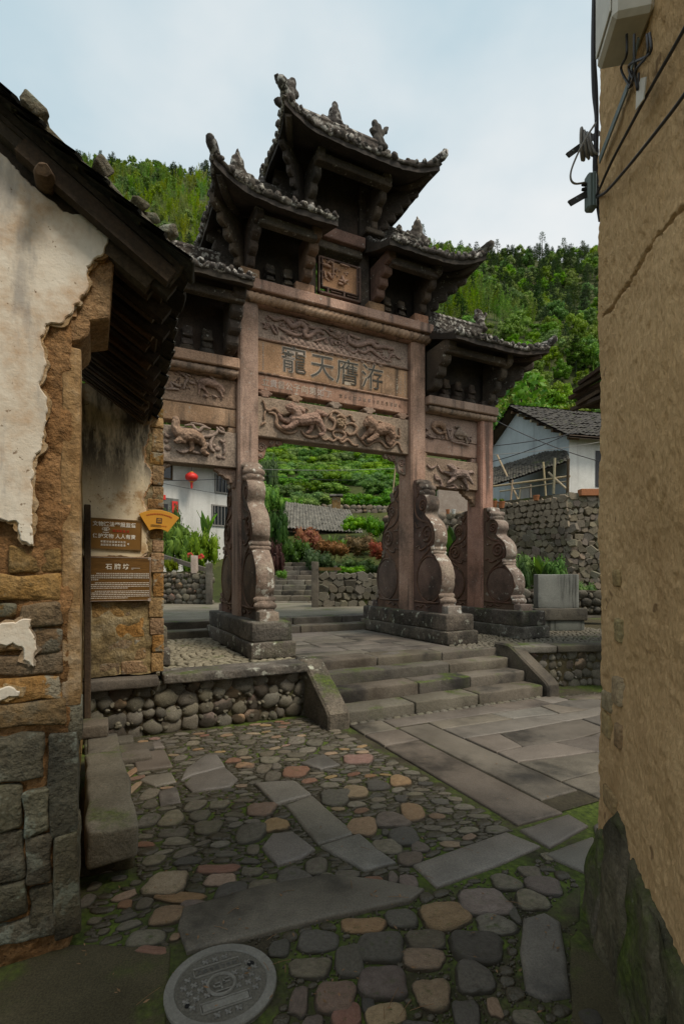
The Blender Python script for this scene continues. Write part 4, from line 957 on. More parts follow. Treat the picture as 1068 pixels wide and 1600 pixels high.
tag(rest.build('small_cobbles', M['cobble'], GROUND, smooth=180, fix=False), kind='stuff')
# ------------------------------------------------------------------ terrace
def rail(pts): return [tuple(to_world(a, b)[:2]) for a, b in pts]
t = MB(); t.prism(rail([(-6,-2.06),(-1.3,-2.06),(-1.3,-1.8),(1.75,-1.8),(1.75,-2.1),(3.8,-2.7),(8,-4.0),(8,1.15),(-6,1.15)]), -.05, TZ-.012, 'z')
TERR = tag(t.build('terrace', M['mortar']), kind='structure')
rq = random.Random(4); ys = [-1.83,-1.50,-1.12,-.72,-.30,.12,.55,1.14]
for i in range(len(ys)-1):
    x = -1.17
    while x < 1.15:
        x2 = min(x+rq.uniform(.6, 1.5), 1.16)
        if 1.16-x2 < .35: x2 = 1.16
        k += 1; slab(TERR, lq(x, x2, ys[i], ys[i+1], .008, rq), TZ-.06, TZ+.004*rq.random(), M['flag_warm'], 'flagstone', .01, mark=False, seed=k); x = x2
for x0, x1, sx in ((-3.6,-1.2,-1),(1.2,5.2,1)):
    m = MB(); q = random.Random(x0); y = -1.74 if sx < 0 else -2.6; r_ = 0
    while y < 1.1:
        x = x0+(r_ % 2)*.05
        while x < x1:
            rx = q.uniform(.036, .062); ry = q.uniform(.024, .032)
            ok = True
            for px_ in (-XO, -XC, XC, XO):
                if abs(x-px_) < .31 and abs(y) < 1.38: ok = False
            if sx > 0 and y < -2.02-.30*max(0, x-1.75)+.0: ok = False
            if sx > 0 and x < 1.72 and y < -1.8: ok = False
            if ok:
                me = PEB_SM[q.randrange(10)]; a = q.uniform(-.3, .3)+.5*sx; c, s_ = cos(a), sin(a); h = .022; X, Y = x+q.uniform(-.01, .01), y+q.uniform(-.01, .01)
                m.add([tuple(to_world(X+rx*v.co.x*c-ry*v.co.y*s_, Y+rx*v.co.x*s_+ry*v.co.y*c, TZ-.010+h*v.co.z)) for v in me.vertices], [tuple(p.vertices) for p in me.polygons])
            x += rx*2+.004
        y += .064; r_ += 1
    tag(m.build('terrace_pebbles', M['wallstone_far'], TERR, smooth=180, fix=False), kind='stuff')
# far threshold: two low steps across the whole terrace, then the upper yard
def yard_h(X, Y): return .775
th = tag(empty('threshold_step', to_world(0, 1.3, 0), GA), 'long low stone step behind the archway columns', 'steps')
x = -4.4; i = 0
for (ya, yb, z) in ((1.15, 1.55, .655), (1.50, 1.95, .775)):
    x = -4.4
    while x < 10.0:
        w_ = rq.uniform(1.0, 1.7); me = worn(w_/2-.004, (yb-ya)/2, .12, .02, .008, 5, i); o = link('step_stone', me, M['step'], th); o.location = (x+w_/2, (ya+yb)/2-1.3, z-.12); x += w_; i += 1
# coping and retaining walls
M['joint'] = stone('earth_joint', (.04, .034, .022), (.075, .064, .044), (.11, .095, .066), sc=8, grain=40, gr=.5, bump=1.0, bd=.03, moss=.5, mossup=False)
def cob_wall(name, label, a, b, h0, h1, row, seed, mat='wallstone', coping=None, thick=.35, size=1.0, depth=.6, over=None, cap=300, world=False, angular=False):
    """cobble wall between two points (gate frame), face to the street"""
    A, B = (to_world(*a), to_world(*b)) if not world else (Vector((*a, 0)), Vector((*b, 0)))
    d = (B-A); L = d.length; ang = atan2(d.y, d.x)
    r = empty(name, (A.x, A.y, h0), ang); tag(r, label, 'wall'); H = h1-h0
    m = MB(); m.box(-.02, L+.02, .035, thick, -.05, H-.004); m.build('backing', M['joint'], r)
    q = random.Random(seed); i = 0; n = 0; z = row*.42; over_ = MB()
    while z < H-row*.2:
        x = -row*.3+q.uniform(0, row*.5)
        while x < L:
            big = q.random(); rx = row*(.30+.48*big)*size; rz = row*(.36+.26*big)*q.uniform(.85, 1.15); X = x+rx
            if n < cap:
                me = pebble_data((ANGP if angular else WALLP)[q.randrange(10)], mat if (angular or q.random() < .74) else q.choice(('cobble_orange', 'cobble_red', 'cobble_purple'))); o = bpy.data.objects.new('stone', me); COL.objects.link(o); o.parent = r; n += 1
                o.location = (X, .045+q.uniform(-.012, .012), min(z+q.uniform(-.45, .45)*row*.5, H-rz*.8)); o.scale = (rx*1.1, row*depth*q.uniform(.7, 1.05), rz*1.08); o.rotation_euler = (q.uniform(-.25, .25), q.uniform(-.8, .8), q.uniform(-.2, .2))
            else:
                me = (ANGP if angular else WALLP)[q.randrange(10)]; c, s_ = cos(a_ := q.uniform(-.4, .4)), sin(a_); zc = min(z, H-rz*.8)
                over_.add([(X+(v.co.x*c-v.co.z*s_)*rx, .035+v.co.y*row*depth, zc+(v.co.x*s_+v.co.z*c)*rz) for v in me.vertices], [tuple(p.vertices) for p in me.polygons])
            x += rx*2*.98
        z += row*.94; i += 1
    for _ in range(0 if angular else int(n*1.3)):          # packing stones wedged between
        me = WALLP[q.randrange(10)]; X = q.uniform(0, L); zc = q.uniform(0, H-.02); rr = row*q.uniform(.12, .24); c, s_ = cos(a_ := q.uniform(-1, 1)), sin(a_)
        over_.add([(X+(v.co.x*c-v.co.z*s_*.8)*rr, .03+v.co.y*row*.3, zc+(v.co.x*s_+v.co.z*c*.8)*rr) for v in me.vertices], [tuple(p.vertices) for p in me.polygons])
    if over_.v: tag(over_.build('small_stones', M[mat], r, smooth=50, fix=False), kind='stuff')
    return r
def wall_pebble(seed):
    m = MB(); m.ell((0, 0, 0), (1, 1, 1), 12, 8); me = m.mesh('stone', 180); q = random.Random(seed)
    off = Vector((seed*3.1, seed*1.7, 0))
    for v in me.vertices:
        p = v.co.copy(); e = 2.6; s_ = (abs(p.x)**e+abs(p.z)**e+abs(p.y)**e)**(-1/e); v.co = p*s_*.97+noise.noise_vector(p*1.2+off)*.26+noise.noise_vector(p*3+off)*.06
    me.update(); return me
WALLP = [wall_pebble(i) for i in range(10)]
def angular_stone(seed):
    q = random.Random(seed); n = q.choice((4, 5, 5, 6)); m = MB(); P = [((1+.15*q.random())*cos(2*pi*(i+q.uniform(-.25, .25))/n+.8), (1+.15*q.random())*sin(2*pi*(i+q.uniform(-.25, .25))/n+.8)) for i in range(n)]
    P = [(a*1.12, b*1.12) for a, b in P]; i1 = inset(P, .16); V = [(a, .6, b) for a, b in P]+[(a, -.35, b) for a, b in P]+[(a, -.85+q.uniform(-.1, .1), b) for a, b in i1]; Fc = [tuple(range(2*n, 3*n))]
    for k in range(2):
        for i in range(n): j = (i+1) % n; Fc.append((k*n+i, k*n+j, (k+1)*n+j, (k+1)*n+i))
    m.add(V, Fc); return m.mesh('stone', 55)
ANGP = [angular_stone(i+3) for i in range(10)]
RW = cob_wall('cobble_retaining_wall', 'round cobble retaining wall below the mossy coping, beside the stair foot', (-3.62,-2.12), (-1.36,-2.12), -.02, .50, .150, 2, depth=.46)
for i, (x0, x1) in enumerate(((-2.86,-1.36),)):
    me = worn((x1-x0)/2, .19, .048, .02, .010, 4, i+3, 1.5); o = link('coping_stone', me, M['plinth'], RW); o.location = (3.62+(x0+x1)/2, .10, .562)
me = worn(.36, .18, .05, .02, .010, 4, 7, 1.5); o = link('coping_stone', me, M['step'], RW); o.location = (3.62-3.26, .10, .55)
RW2 = cob_wall('cobble_retaining_wall', 'low cobble retaining wall at the far side of the stairs', (1.93,-2.15), (3.9,-2.78), -.02, .50, .135, 6, 'wallstone', depth=.46)
for i, (x0, x1) in enumerate(((-.22,.42),(.43,1.12),(1.13,2.1))):
    me = worn((x1-x0)/2, .19, .05, .02, .009, 4, i+13, 1.5); o = link('coping_stone', me, M['step'], RW2); o.location = ((x0+x1)/2, .13, .55)
# stairs
ST = gate_frame(empty('stone_stairs')); tag(ST, 'worn stone stairs of four treads leading up to the archway', 'stairs')
rq = random.Random(21); i = 0
for (yf, z0, z1, xs) in ((-2.68,-.06,.155,(-1.11,-.28,.62,1.67)), (-2.37,.10,.295,(-1.11,-.02,.76,1.67)), (-2.08,.24,.42,(-1.11,.66,1.67)), (-1.84,.36,.535,(-1.36,-.28,.72,1.80))):
    for a, b in zip(xs[:-1], xs[1:]):
        me = worn((b-a)/2-.003, .20, (z1-z0)/2, .022, .012, 5, 30+i, 1.6); o = link('tread', me, M['step'], ST); o.location = ((a+b)/2, yf+.20, (z0+z1)/2+rq.uniform(-.006, .006)); o.rotation_euler = (0, rq.uniform(-.004, .004), rq.uniform(-.006, .006)); i += 1
for x0, x1, dy in ((-1.37,-1.125,0), (1.685,1.90,.02)):
    m = MB(); m.prism([(-1.78+dy,.60),(-2.06+dy,.605),(-2.12+dy,.58),(-2.70+dy,.215),(-2.76+dy,.16),(-2.765+dy,-.04),(-1.78+dy,-.04)], x0, x1, 'x', .022)
    me = m.mesh('cheek', 30); bm = bmesh.new(); bm.from_mesh(me); bmesh.ops.triangulate(bm, faces=bm.faces); bmesh.ops.subdivide_edges(bm, edges=[e for e in bm.edges if e.calc_length() > .12], cuts=2); bm.to_mesh(me); bm.free()
    rumple(me, .008, 7, 3); finish(me, 40); link('cheek_slab', me, M['plinth'] if x0 < 0 else M['step'], ST)
q = random.Random(2)
for j in range(26):                                   # packing stones under the lowest tread
    me = pebble_data(PEB_SM[j % 10], 'wallstone'); o = bpy.data.objects.new('packing_stone', me); COL.objects.link(o); o.parent = ST
    o.location = (-1.05+j*.104, -2.70, .005); o.scale = (.05, .035, .03); o.rotation_euler = (0, 0, q.uniform(-.3, .3))
# manhole cover
MH = empty('manhole_cover', (MAN[0], MAN[1], .004), RAD(24)); tag(MH, 'round grey cast manhole cover with cross pattern in the cobbles', 'manhole cover')
m = MB(); m.lathe([(.203,-.03),(.2045,.008),(.198,.012),(.172,.012),(.168,.008),(.0,.008)], n=48); m.build('cover_plate', M['iron_dark'], MH, smooth=30)
m = MB(); m.lathe([(.2055,-.03),(.2065,.010),(.203,.014),(.171,.014),(.1675,.009)], n=48); m.f = m.f[:-2]; m.build('rim', M['iron'], MH, smooth=30)
m = MB()
for a in range(-4, 5):
    for b in range(-4, 5):
        x, y = a*.038+(b % 2)*.019, b*.033
        if x*x+y*y > .150**2 or x*x+y*y < .062**2: continue
        if abs(x) < .098 and .058 < abs(y-.004) < .118: continue
        for t_ in (pi/4, -pi/4):
            c, s_ = cos(t_)*.013, sin(t_)*.013; m.tube([(x-c, y-s_, .010), (x+c, y+s_, .010)], .0042, 5)
m.build('cross_studs', M['iron'], MH, smooth=40)
m = MB()
for sy in (-1, 1):
    y0 = sy*.088; P = [(-.088,-.022),(.088,-.022),(.088,.022),(-.088,.022),(-.088,-.022)]
    m.tube([(p[0], p[1]+y0, .010) for p in P], .0035, 6)
m.tube([(.05*cos(i*pi/16), .05*sin(i*pi/16), .010) for i in range(33)], .0065, 6, cap=False)
m.box(-.082, .082, -.104, -.072, .006, .0115)
for (x0, x1, y0, y1) in ((-.03,.0,.004,.010),(-.03,-.024,-.012,.01),(-.03,.0,-.014,-.008),(-.004,.002,-.026,.012),(.008,.032,-.002,.004),(.008,.014,-.004,.022),(.010,.034,.016,.022),(-.026,.03,-.034,-.029)): m.box(x0, x1, y0, y1, .006, .013)
m.build('raised_frames', M['iron'], MH, smooth=40)
m = MB()
for j in range(7):
    qq = strokes(None, -.066+j*.022, 0, 0, .02, 300+j, None); m.add([(p[0], p[2]+.088, .0095+(.003 if i2 % 8 >= 4 else 0)) for i2, p in enumerate(qq.v)], qq.f)
m.build('cast_lettering', M['iron'], MH)
m = MB(); m.lathe([(.014,.0095),(.013,.0115),(.0,.0118)], (.125,.055,0), 9); m.lathe([(.010,.0095),(.009,.0115),(.0,.0118)], (-.13,-.05,0), 8); m.build('lifting_hole', plain('hole_dark', (.006,.006,.006), .9), MH)
# ================================================================== the old house with the broken plaster (near side of the street)
M['mud'] = stone('mud_wall', (.14, .085, .038), (.25, .155, .072), (.34, .225, .115), sc=5, grain=45, gr=.45, bump=1.0, bd=.05, var=.1, dark=.3, satk=1.15)
M['mudbrick'] = stone('old_brick', (0.117, 0.081, 0.047), (0.202, 0.137, 0.075), (0.195, 0.163, 0.114), sc=4, grain=45, gr=.5, bump=1.0, bd=.04, var=.2, dh=.006, dark=.5, satk=1.1, lichen=((.17, .16, .12), .55, 7))
M['orangebrick'] = stone('ochre_brick', (.22, .125, .05), (.34, .205, .085), (.42, .28, .14), sc=5, grain=45, gr=.45, bump=1.0, bd=.04, var=.16, dh=.006, dark=.5, satk=1.05, lichen=((.30, .27, .20), .57, 8))
M['greystone'] = stone('grey_footing_stone', (0.062, 0.054, 0.039), (0.127, 0.115, 0.084), (0.202, 0.189, 0.143), sc=4, grain=60, gr=.4, bump=1.0, bd=.05, var=.2, dark=.6, moss=.3, lichen=((.24, .26, .21), .53, 7), satk=1.1)
def plaster_mat():
    t = NT('old_plaster'); n1 = t.noise(2.5, 7, .65)
    col = t.ramp(n1, [(.3, (.50, .42, .32)), (.5, (.66, .60, .50)), (.72, (.74, .70, .61))])
    q = t.noise(1.6, 6, .7); col = t.mix(t.mul(t.step(q, .49, .66), .8), col, (.42, .25, .12))
    q = t.noise(4, 5, .7, stretch=(1, 1, .25)); col = t.mix(t.mul(t.step(q, .50, .64), .65), col, (.27, .255, .24))
    q = t.noise(30, 3, .7); col = t.mix(t.mul(t.step(q, .66, .72), .8), col, (.16, .10, .05))
    nb = t.bump(t.noise(9, 6, .7), .5, .012); nb = t.bump(t.noise(70, 3, .7), .5, .003, nb); return t.done(col, .9, nb)
M['plaster'] = plaster_mat()
M['pilaster'] = stone('peeling_pilaster', (.20, .13, .07), (.36, .26, .155), (.55, .47, .36), sc=5, grain=50, gr=.35, bump=.9, bd=.02, streak=(9, .7, (.50, .45, .36)))
def plaster2_mat():
    t = NT('stained_cream_plaster'); n1 = t.noise(2.2, 7, .65)
    col = t.ramp(n1, [(.3, (.52, .40, .23)), (.5, (.68, .57, .39)), (.72, (.74, .66, .50))])
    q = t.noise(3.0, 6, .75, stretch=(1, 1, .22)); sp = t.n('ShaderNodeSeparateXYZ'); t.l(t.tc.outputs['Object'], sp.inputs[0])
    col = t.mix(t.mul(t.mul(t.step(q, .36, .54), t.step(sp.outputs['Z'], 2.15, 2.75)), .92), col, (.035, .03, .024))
    q = t.noise(2.6, 5, .7); col = t.mix(t.mul(t.step(q, .55, .68), .75), col, (.30, .15, .04))
    q = t.noise(26, 3, .7); col = t.mix(t.mul(t.step(q, .64, .69), .9), col, (.10, .055, .02))
    nb = t.bump(t.noise(9, 6, .7), .5, .012); nb = t.bump(t.noise(70, 3, .7), .4, .003, nb); return t.done(col, .9, nb)
M['plaster2'] = plaster2_mat()
M['wood'] = stone('weathered_wood', (.022, .018, .014), (.048, .037, .027), (.075, .058, .04), sc=3, grain=60, gr=.4, bump=.6, var=.3, streak=(14, .6, (.02, .016, .012)))
M['wood_brown'] = stone('brown_wood', (.045, .032, .02), (.085, .06, .038), (.13, .095, .06), sc=3, grain=60, gr=.4, bump=.6, var=.25)
M['tile'] = stone('grey_roof_tile', (.028, .027, .026), (.06, .056, .05), (.10, .093, .08), sc=6, grain=60, gr=.35, bump=.6, var=.4, dh=.03, moss=.2, lichen=((.2, .2, .17), .62, 20))
H = gate_frame(empty('plastered_house')); tag(H, 'old house with flaking white plaster, exposed brick and overhanging tiled eave', 'house')
YN = -4.95
def on_panel(L, y): return [on_y(u, v, y) for u, v in L]
def rough_box(name, x0, x1, y0, y1, z0, z1, mat, parent, amp=.012, sc=8, dv=.06, seed=0):
    def f(n0, n1): return max(2, min(200, int((n1-n0)/dv)))
    m = MB(); nx, ny, nz2 = f(x0, x1), f(y0, y1), f(z0, z1)
    m.grid(lambda a, b: (x0+(x1-x0)*a, y0, z0+(z1-z0)*b), nx, nz2); m.grid(lambda a, b: (x1, y0+(y1-y0)*a, z0+(z1-z0)*b), ny, nz2); m.grid(lambda a, b: (x0+(x1-x0)*(1-a), y1, z0+(z1-z0)*b), nx, nz2); m.grid(lambda a, b: (x0, y1+(y0-y1)*a, z0+(z1-z0)*b), ny, nz2); m.grid(lambda a, b: (x0+(x1-x0)*a, y0+(y1-y0)*b, z1), nx, ny)
    me = m.mesh(name, 60, False); rumple(me, amp, sc, seed, 3); return link(name, me, M[mat], parent)
gw = rough_box('gable_wall', -4.3, -3.545, YN-.012, -4.3, -.05, 3.30, 'mud', H, .022, 8, .016); rumple(gw.data, .010, 30, 3)
rough_box('house_body', -8.5, -3.56, -4.31, -1.5, -.05, 3.2, 'mud', H, .012, 6, .12, 2)
rough_box('house_body', -8.5, -4.29, -4.95, -4.30, -.05, 4.6, 'plaster', H, .012, 6, .12, 5)
m = MB(); m.prism([(-4.9,3.29),(-3.55,3.29),(-3.6,3.31),(-4.9,4.1)], YN+.005, -4.4, 'y'); m.build('gable_top', M['plaster'], H)
def sheet(L, y, th, mat, name, parent, seed=0, jit=.011):
    """a flake of plaster: ragged outline on a plane facing the street"""
    P = on_panel(L, y); Q_ = []
    for i in range(len(P)):
        a, b = Vector(P[i]), Vector(P[(i+1) % len(P)]); n = max(1, int((b-a).length/.010))
        for j in range(n):
            p = a.lerp(b, j/n); d = noise.noise_vector(Vector((p.x*28, p.y*28, seed)))*jit+noise.noise_vector(Vector((p.x*80, p.y*80, seed)))*jit*.5; Q_.append((p.x+d.x, p.y+d.y))
    U_ = [(p[0]+.022*noise.noise(Vector((p[0]*26, p[1]*26, 3+seed))), p[1]+.022*noise.noise(Vector((p[0]*26, p[1]*26, 9+seed)))) for p in inset(Q_, -.005)]
    m = MB(); m.prism(U_, y-th*.35, y+.02, 'y'); m.build('undercoat', M['pilaster'], parent)
    m = MB(); m.prism(Q_, y-th, y, 'y', .004); return m.build(name, M[mat], parent)
YP = YN-.030
sheet([(-200,110),(-60,200),(0,238),(25,268),(60,300),(100,332),(150,345),(172,368),(160,400),(135,420),(140,445),(118,485),(100,505),(72,510),(66,530),(72,580),(60,605),(75,625),(70,690),(55,720),(50,800),(52,852),(36,845),(25,815),(0,812),(-200,830)], YP, .014, 'plaster', 'plaster', H, 1)
sheet([(-60,975),(0,975),(25,972),(30,968),(48,970),(48,985),(58,1005),(55,1020),(50,1042),(38,1030),(36,1015),(20,1005),(0,1008),(-60,1010)], YP, .012, 'plaster', 'plaster', H, 2)
sheet([(-60,1074),(0,1074),(15,1072),(33,1078),(30,1086),(10,1092),(0,1096),(-60,1100)], YP, .010, 'plaster', 'plaster', H, 3)
# corbel under the eave
P = on_panel([(90,352),(150,345),(181,360),(179,400),(176,440),(171,497),(141,500),(141,512),(137,522),(126,531),(112,533),(112,560),(92,560)], YN-.02)
m = MB(); m.prism(P, YN-.012, -4.62, 'y', .006); me = m.mesh('corbel', 30); link('corbel', me, M['orangebrick'], H)
sheet([(95,351),(150,346),(176,366),(160,402),(136,422),(138,445),(118,485),(96,505)], YN-.016, .012, 'plaster', 'plaster', H, 5)
# corner pilaster of streaky plaster, post
def pxbox(name, u0, u1, v0, v1, y0, y1, mat, parent, amp=.006, r=.01, seed=0):
    x0, z1 = on_y(u0, v0, y0); x1, _ = on_y(u1, v0, y0); _, z0 = on_y(u0, v1, y0)
    me = worn((x1-x0)/2, (y1-y0)/2, (z1-z0)/2, r, amp, 14, seed, 4); o = link(name, me, M[mat], parent); o.location = ((x0+x1)/2, (y0+y1)/2, (z0+z1)/2); return o
pxbox('corner_pilaster', 96, 126, 540, 1105, YN-.012, YN+.16, 'pilaster', H, .010, .008, 3)
pxbox('corner_pilaster', 97, 129, 1100, 1160, YN-.010, YN+.16, 'greystone', H, .010, .012, 4)
pxbox('quoin', 76, 121, 1150, 1312, YN-.045, YN+.2, 'greystone', H, .012, .012, 5); pxbox('quoin', 84, 123, 1308, 1476, YN-.05, YN+.2, 'greystone', H, .014, .014, 6)
for i, (u0, u1, v0, v1, mt) in enumerate(((12,96,855,896,'mudbrick'),(-40,96,898,940,'orangebrick'),(30,96,943,981,'mudbrick'),(-40,28,943,966,'mudbrick'),(45,97,983,1022,'mudbrick'),(-40,40,1012,1022,'orangebrick'),(-40,98,1025,1062,'mudbrick'),(-40,98,1066,1104,'orangebrick'),(-60,103,1106,1148,'mudbrick'),(-60,68,1158,1236,'greystone'),(-60,33,1240,1312,'greystone'),(35,76,1240,1310,'greystone'),(-60,38,1316,1396,'greystone'),(41,82,1312,1388,'greystone'),(-60,42,1400,1462,'greystone'),(45,86,1392,1464,'greystone'),(-60,90,1466,1500,'greystone'))):
    pxbox('brick' if v1 < 1150 else 'footing_stone', u0, u1, v0, v1, YN-.022-.006*(i % 3)-(.014 if v0 > 1150 else 0), YN+.1, mt, H, .018, .014, 20+i)
# eave: rafters, boards, tiles
E0, E1 = Vector((-3.155, -5.05, 2.925)), Vector((-2.97, -1.95, 3.11)); UPV = Vector((-1, 0, .66)).normalized(); NRM = Vector((.66, 0, 1)).normalized()
def RP(s, t, n=0): return E0.lerp(E1, s)+UPV*t+NRM*n
def bar(m, a, b, w_, h_, up=NRM):
    d = (b-a).normalized(); sd = d.cross(up).normalized()*w_/2; u_ = sd.cross(d).normalized()*h_/2
    V = [a-sd-u_, a+sd-u_, a+sd+u_, a-sd+u_, b-sd-u_, b+sd-u_, b+sd+u_, b-sd+u_]; m.add(V, [(0,1,2,3),(7,6,5,4),(0,4,5,1),(1,5,6,2),(2,6,7,3),(3,7,4,0)])
EV = empty('eave_roof', parent=H)
q = random.Random(3)
rf = MB(); rf.grid(lambda a, b: tuple(RP(a, -.02+b*1.9, -.012)), 4, 4); rf.grid(lambda a, b: tuple(RP(a, -.02+b*1.9, -.035)), 4, 4); rf.build('roof_boards', M['wood'], EV)
for i in range(27):
    s = i/26; m = MB(); e = q.uniform(-.07, .03); s = s+q.uniform(-.008, .008); hh = q.uniform(.05, .085); bar(m, RP(s, e, -.04-hh/2), RP(s+q.uniform(-.006, .006), .62, -.04-hh/2), q.uniform(.035, .065), hh); m.build('rafter', M['wood'] if (i % 2 or i < 2) else M['wood_brown'], EV)
for i in range(6):
    m = MB(); t_ = .02+i*.10; bar(m, RP(.03, t_, -.040+(-.01)), RP(1.01, t_, -.050), .05, .018); m.build('batten', M['wood_brown'], EV)
tm = MB(); V = []; n = 6
for z_ in (0, .014):
    for j in range(2):
        for i in range(n+1): a = -1+2*i/n; V.append((a*.088, j*.22, .030*(1-a*a)+z_+(.022*(1-j))))
Fc = []
for i in range(n): Fc += [(i, i+1, n+2+i, n+1+i), (2*(n+1)+i, 3*(n+1)+i, 3*(n+1)+i+1, 2*(n+1)+i+1), (i, 2*(n+1)+i, 2*(n+1)+i+1, i+1), (n+1+i, n+2+i, 3*(n+1)+1+i, 3*(n+1)+i)]
tm.add(V, Fc); TILE = tm.mesh('roof_tile', 60); TILE.materials.append(M['tile'])
rot = Matrix((E1-E0).normalized().to_tuple()) if False else None
ex = (E1-E0).normalized(); ez = NRM; ey = ez.cross(ex).normalized(); BASIS = Matrix((ex, ey, ez)).transposed().to_4x4()
def tile_at(s, t, n_, parent, dz=0, flip=False):
    o = bpy.data.objects.new('roof_tile', TILE); COL.objects.link(o); o.parent = parent
    R_ = BASIS.copy()
    if flip: R_ = R_ @ Matrix.Rotation(pi, 4, 'Y')
    R_ = R_ @ Matrix.Rotation(q.uniform(-.08, .08), 4, 'Z') @ Matrix.Rotation(q.uniform(-.05, .05), 4, 'Y')
    o.matrix_local = Matrix.Translation(RP(s, t, n_)) @ R_; return o
LEN = (E1-E0).length; nc = int(LEN/.16)
for c in range(nc+1):
    for r_ in range(8):
        s = c/nc; t_ = -.07+r_*.13+q.uniform(-.012, .012); tile_at(s, t_, -.008+.016*(c % 2)+r_*.001, EV)
# verge: barge boards and purlin end along the gable
m = MB(); bar(m, RP(.012, -.05, -.03), RP(.012, 1.3, -.03), .05, .10); m.build('barge_board', M['wood'], EV)
m = MB(); bar(m, RP(.03, .02, -.12), RP(.03, 1.3, -.12), .06, .07); m.build('barge_board', M['wood'], EV)
m = MB(); bar(m, RP(.06, .20, -.19), RP(.06, 1.3, -.17), .07, .06); m.build('barge_board', M['wood'], EV)
x, z = on_y(70, 272, -5.06); m = MB(); m.tube([(x+.004, -5.13, z-.035), (x+.003, -5.11, z-.03), (x, -5.0, z), (x, -4.8, z+.03), (x, -4.6, z+.06)], [.024, .034, .038, .04, .04], 14); me = m.mesh('purlin', 60); rumple(me, .012, 26); rumple(me, .006, 60); link('purlin', me, M['wood_brown'], EV)
for i, (u, v, sx, sz) in enumerate(((25,152,.045,.03),(131,228,.035,.028),(187,276,.03,.022),(236,322,.028,.02),(205,300,.02,.015))):
    x, z = on_y(u, v, -5.0); me = worn(sx, .06, sz, .014, .022, 22, i+50, 6); o = link('ballast_stone', me, M['greystone'], EV); o.location = RP(.018, max(0, (E0.x-x)/.8346), .085+sz*.7); o.rotation_euler = (0, RAD(33), .3*i)
for i in range(9):                                    # flat verge slabs lying along the rake
    me = worn(.095, .075, .013, .008, .008, 16, i+60, 3); o = link('verge_slab', me, M['greystone'] if i % 3 else M['tile'], EV); o.location = RP(.012+.006*(i % 2), .0+i*.135, .036+.010*(i % 2)); o.rotation_euler = (.05*(i % 3-1), RAD(33)+.05, .1*((i*7) % 5-2))
pxp = MB(); pxp.box(-3.545, -3.49, -2.22, -2.14, .12, 2.2, .006); pxp.build('door_post', M['wood'], H)
# ------------------------------------------------------------------ the wall that carries the signs
M['oldrender'] = stone('old_render', (.17, .115, .06), (.30, .225, .13), (.38, .33, .24), sc=4, grain=45, gr=.4, bump=1.0, bd=.03, dark=.65, moss=.15, satk=1.1)
SW = gate_frame(empty('sign_wall')); tag(SW, 'stained cream wall end with ochre brick quoins, carrying the notice boards', 'wall')
YS = -2.05
rough_box('wall_core', -4.4, -2.862, YS-.014, -1.62, .60, 3.22, 'oldrender', SW, .02, 9, .025, 8)
sheet([(118,600),(240,600),(240,650),(234,664),(229,690),(225,722),(237,735),(234,757),(222,778),(228,800),(235,818),(228,842),(232,862),(212,874),(190,868),(150,872),(118,868)], YS-.028, .014, 'plaster2', 'plaster', SW, 9, .014)
q = random.Random(12); z = .60; i = 0
while z < 3.2:
    h_ = q.choice((.10, .13, .17, .2, .24)); w_ = q.uniform(.10, .16); h_ = min(h_, 3.21-z)
    if h_ < .04: break
    me = worn(w_/2, .09, h_/2-.004, .012, .008, 12, i+70, 3); o = link('brick', me, M['orangebrick'], SW); o.location = (-2.845-w_/2, YS+.062+q.uniform(-.010, .008), z+h_/2); z += h_; i += 1
z = .60
for h_, cuts in ((.13, (-3.56,-3.24,-2.99)), (.22, (-3.56,-3.36,-3.12,-3.0)), (.20, (-3.56,-3.42,-3.02)), (.16, (-3.56,-3.2,-3.02))):
    for a, b in zip(cuts[:-1], cuts[1:]):
        me = worn((b-a)/2-.004, .09, h_/2-.004, .012, .010, 9, i+90, 3); o = link('wall_block', me, M['orangebrick'] if q.random() < .5 else M['mudbrick'], SW); o.location = ((a+b)/2, YS+.079+q.uniform(-.008, .008), z+h_/2); i += 1
    z += h_
# notice boards
M['sign_brown'] = plain('brown_sign_lacquer', (.20, .10, .022), .45, grain=(8, .12))
def woodsign():
    t = NT('wood_grain_sign'); n1 = t.noise(6, 6, .7, stretch=(1, 1, 14), dist=1.5)
    return t.done(t.ramp(n1, [(.3, (.07, .035, .010)), (.6, (.18, .092, .025)), (.8, (.24, .13, .04))]), .45)
M['sign_wood'] = woodsign()
M['white_paint'] = plain('white_lettering', (.74, .71, .62), .6); M['red_paint'] = plain('red_lettering', (.45, .05, .015), .6); M['yellow'] = plain('fan_yellow', (.62, .30, .035), .45, grain=(6, .06)); M['dark_ink'] = plain('dark_lettering', (.06, .03, .02), .6)
M['sign_edge'] = plain('sign_frame', (.16, .09, .03), .4)
def sign_root(name, label, x, z, tilt):
    r = empty(name); r.location = to_world(x, YS-.048, z); r.rotation_euler = (0, tilt, GA); tag(r, label, 'sign', None); return r
def line_of(r, body, x, z, size, mat, spacing=1.0, y=-.0095): o = text_on(r, body, x, y, z, size, mat, .001, .0008, spacing=spacing); return o
S1 = sign_root('notice_board', 'small brown board with white lettering above the larger board, telephone symbol on it', -3.29, 1.945, RAD(1.2))
m = MB(); m.box(-.24, .24, -.008, .012, -.145, .145, .004); m.build('panel', M['sign_brown'], S1)
m = MB()
for a in ((-.24,.24,.132,.145),(-.24,.24,-.145,-.132),(-.24,-.228,-.132,.132),(.228,.24,-.132,.132)): m.box(a[0], a[1], -.0115, -.0085, a[2], a[3])
m.build('frame', M['sign_edge'], S1)
line_of(S1, '文物违法举报监督', .0, .090, .047, M['white_paint']); line_of(S1, '☎', -.075, .032, .055, M['white_paint']); line_of(S1, '保护文物 人人有责', .0, -.022, .045, M['white_paint'])
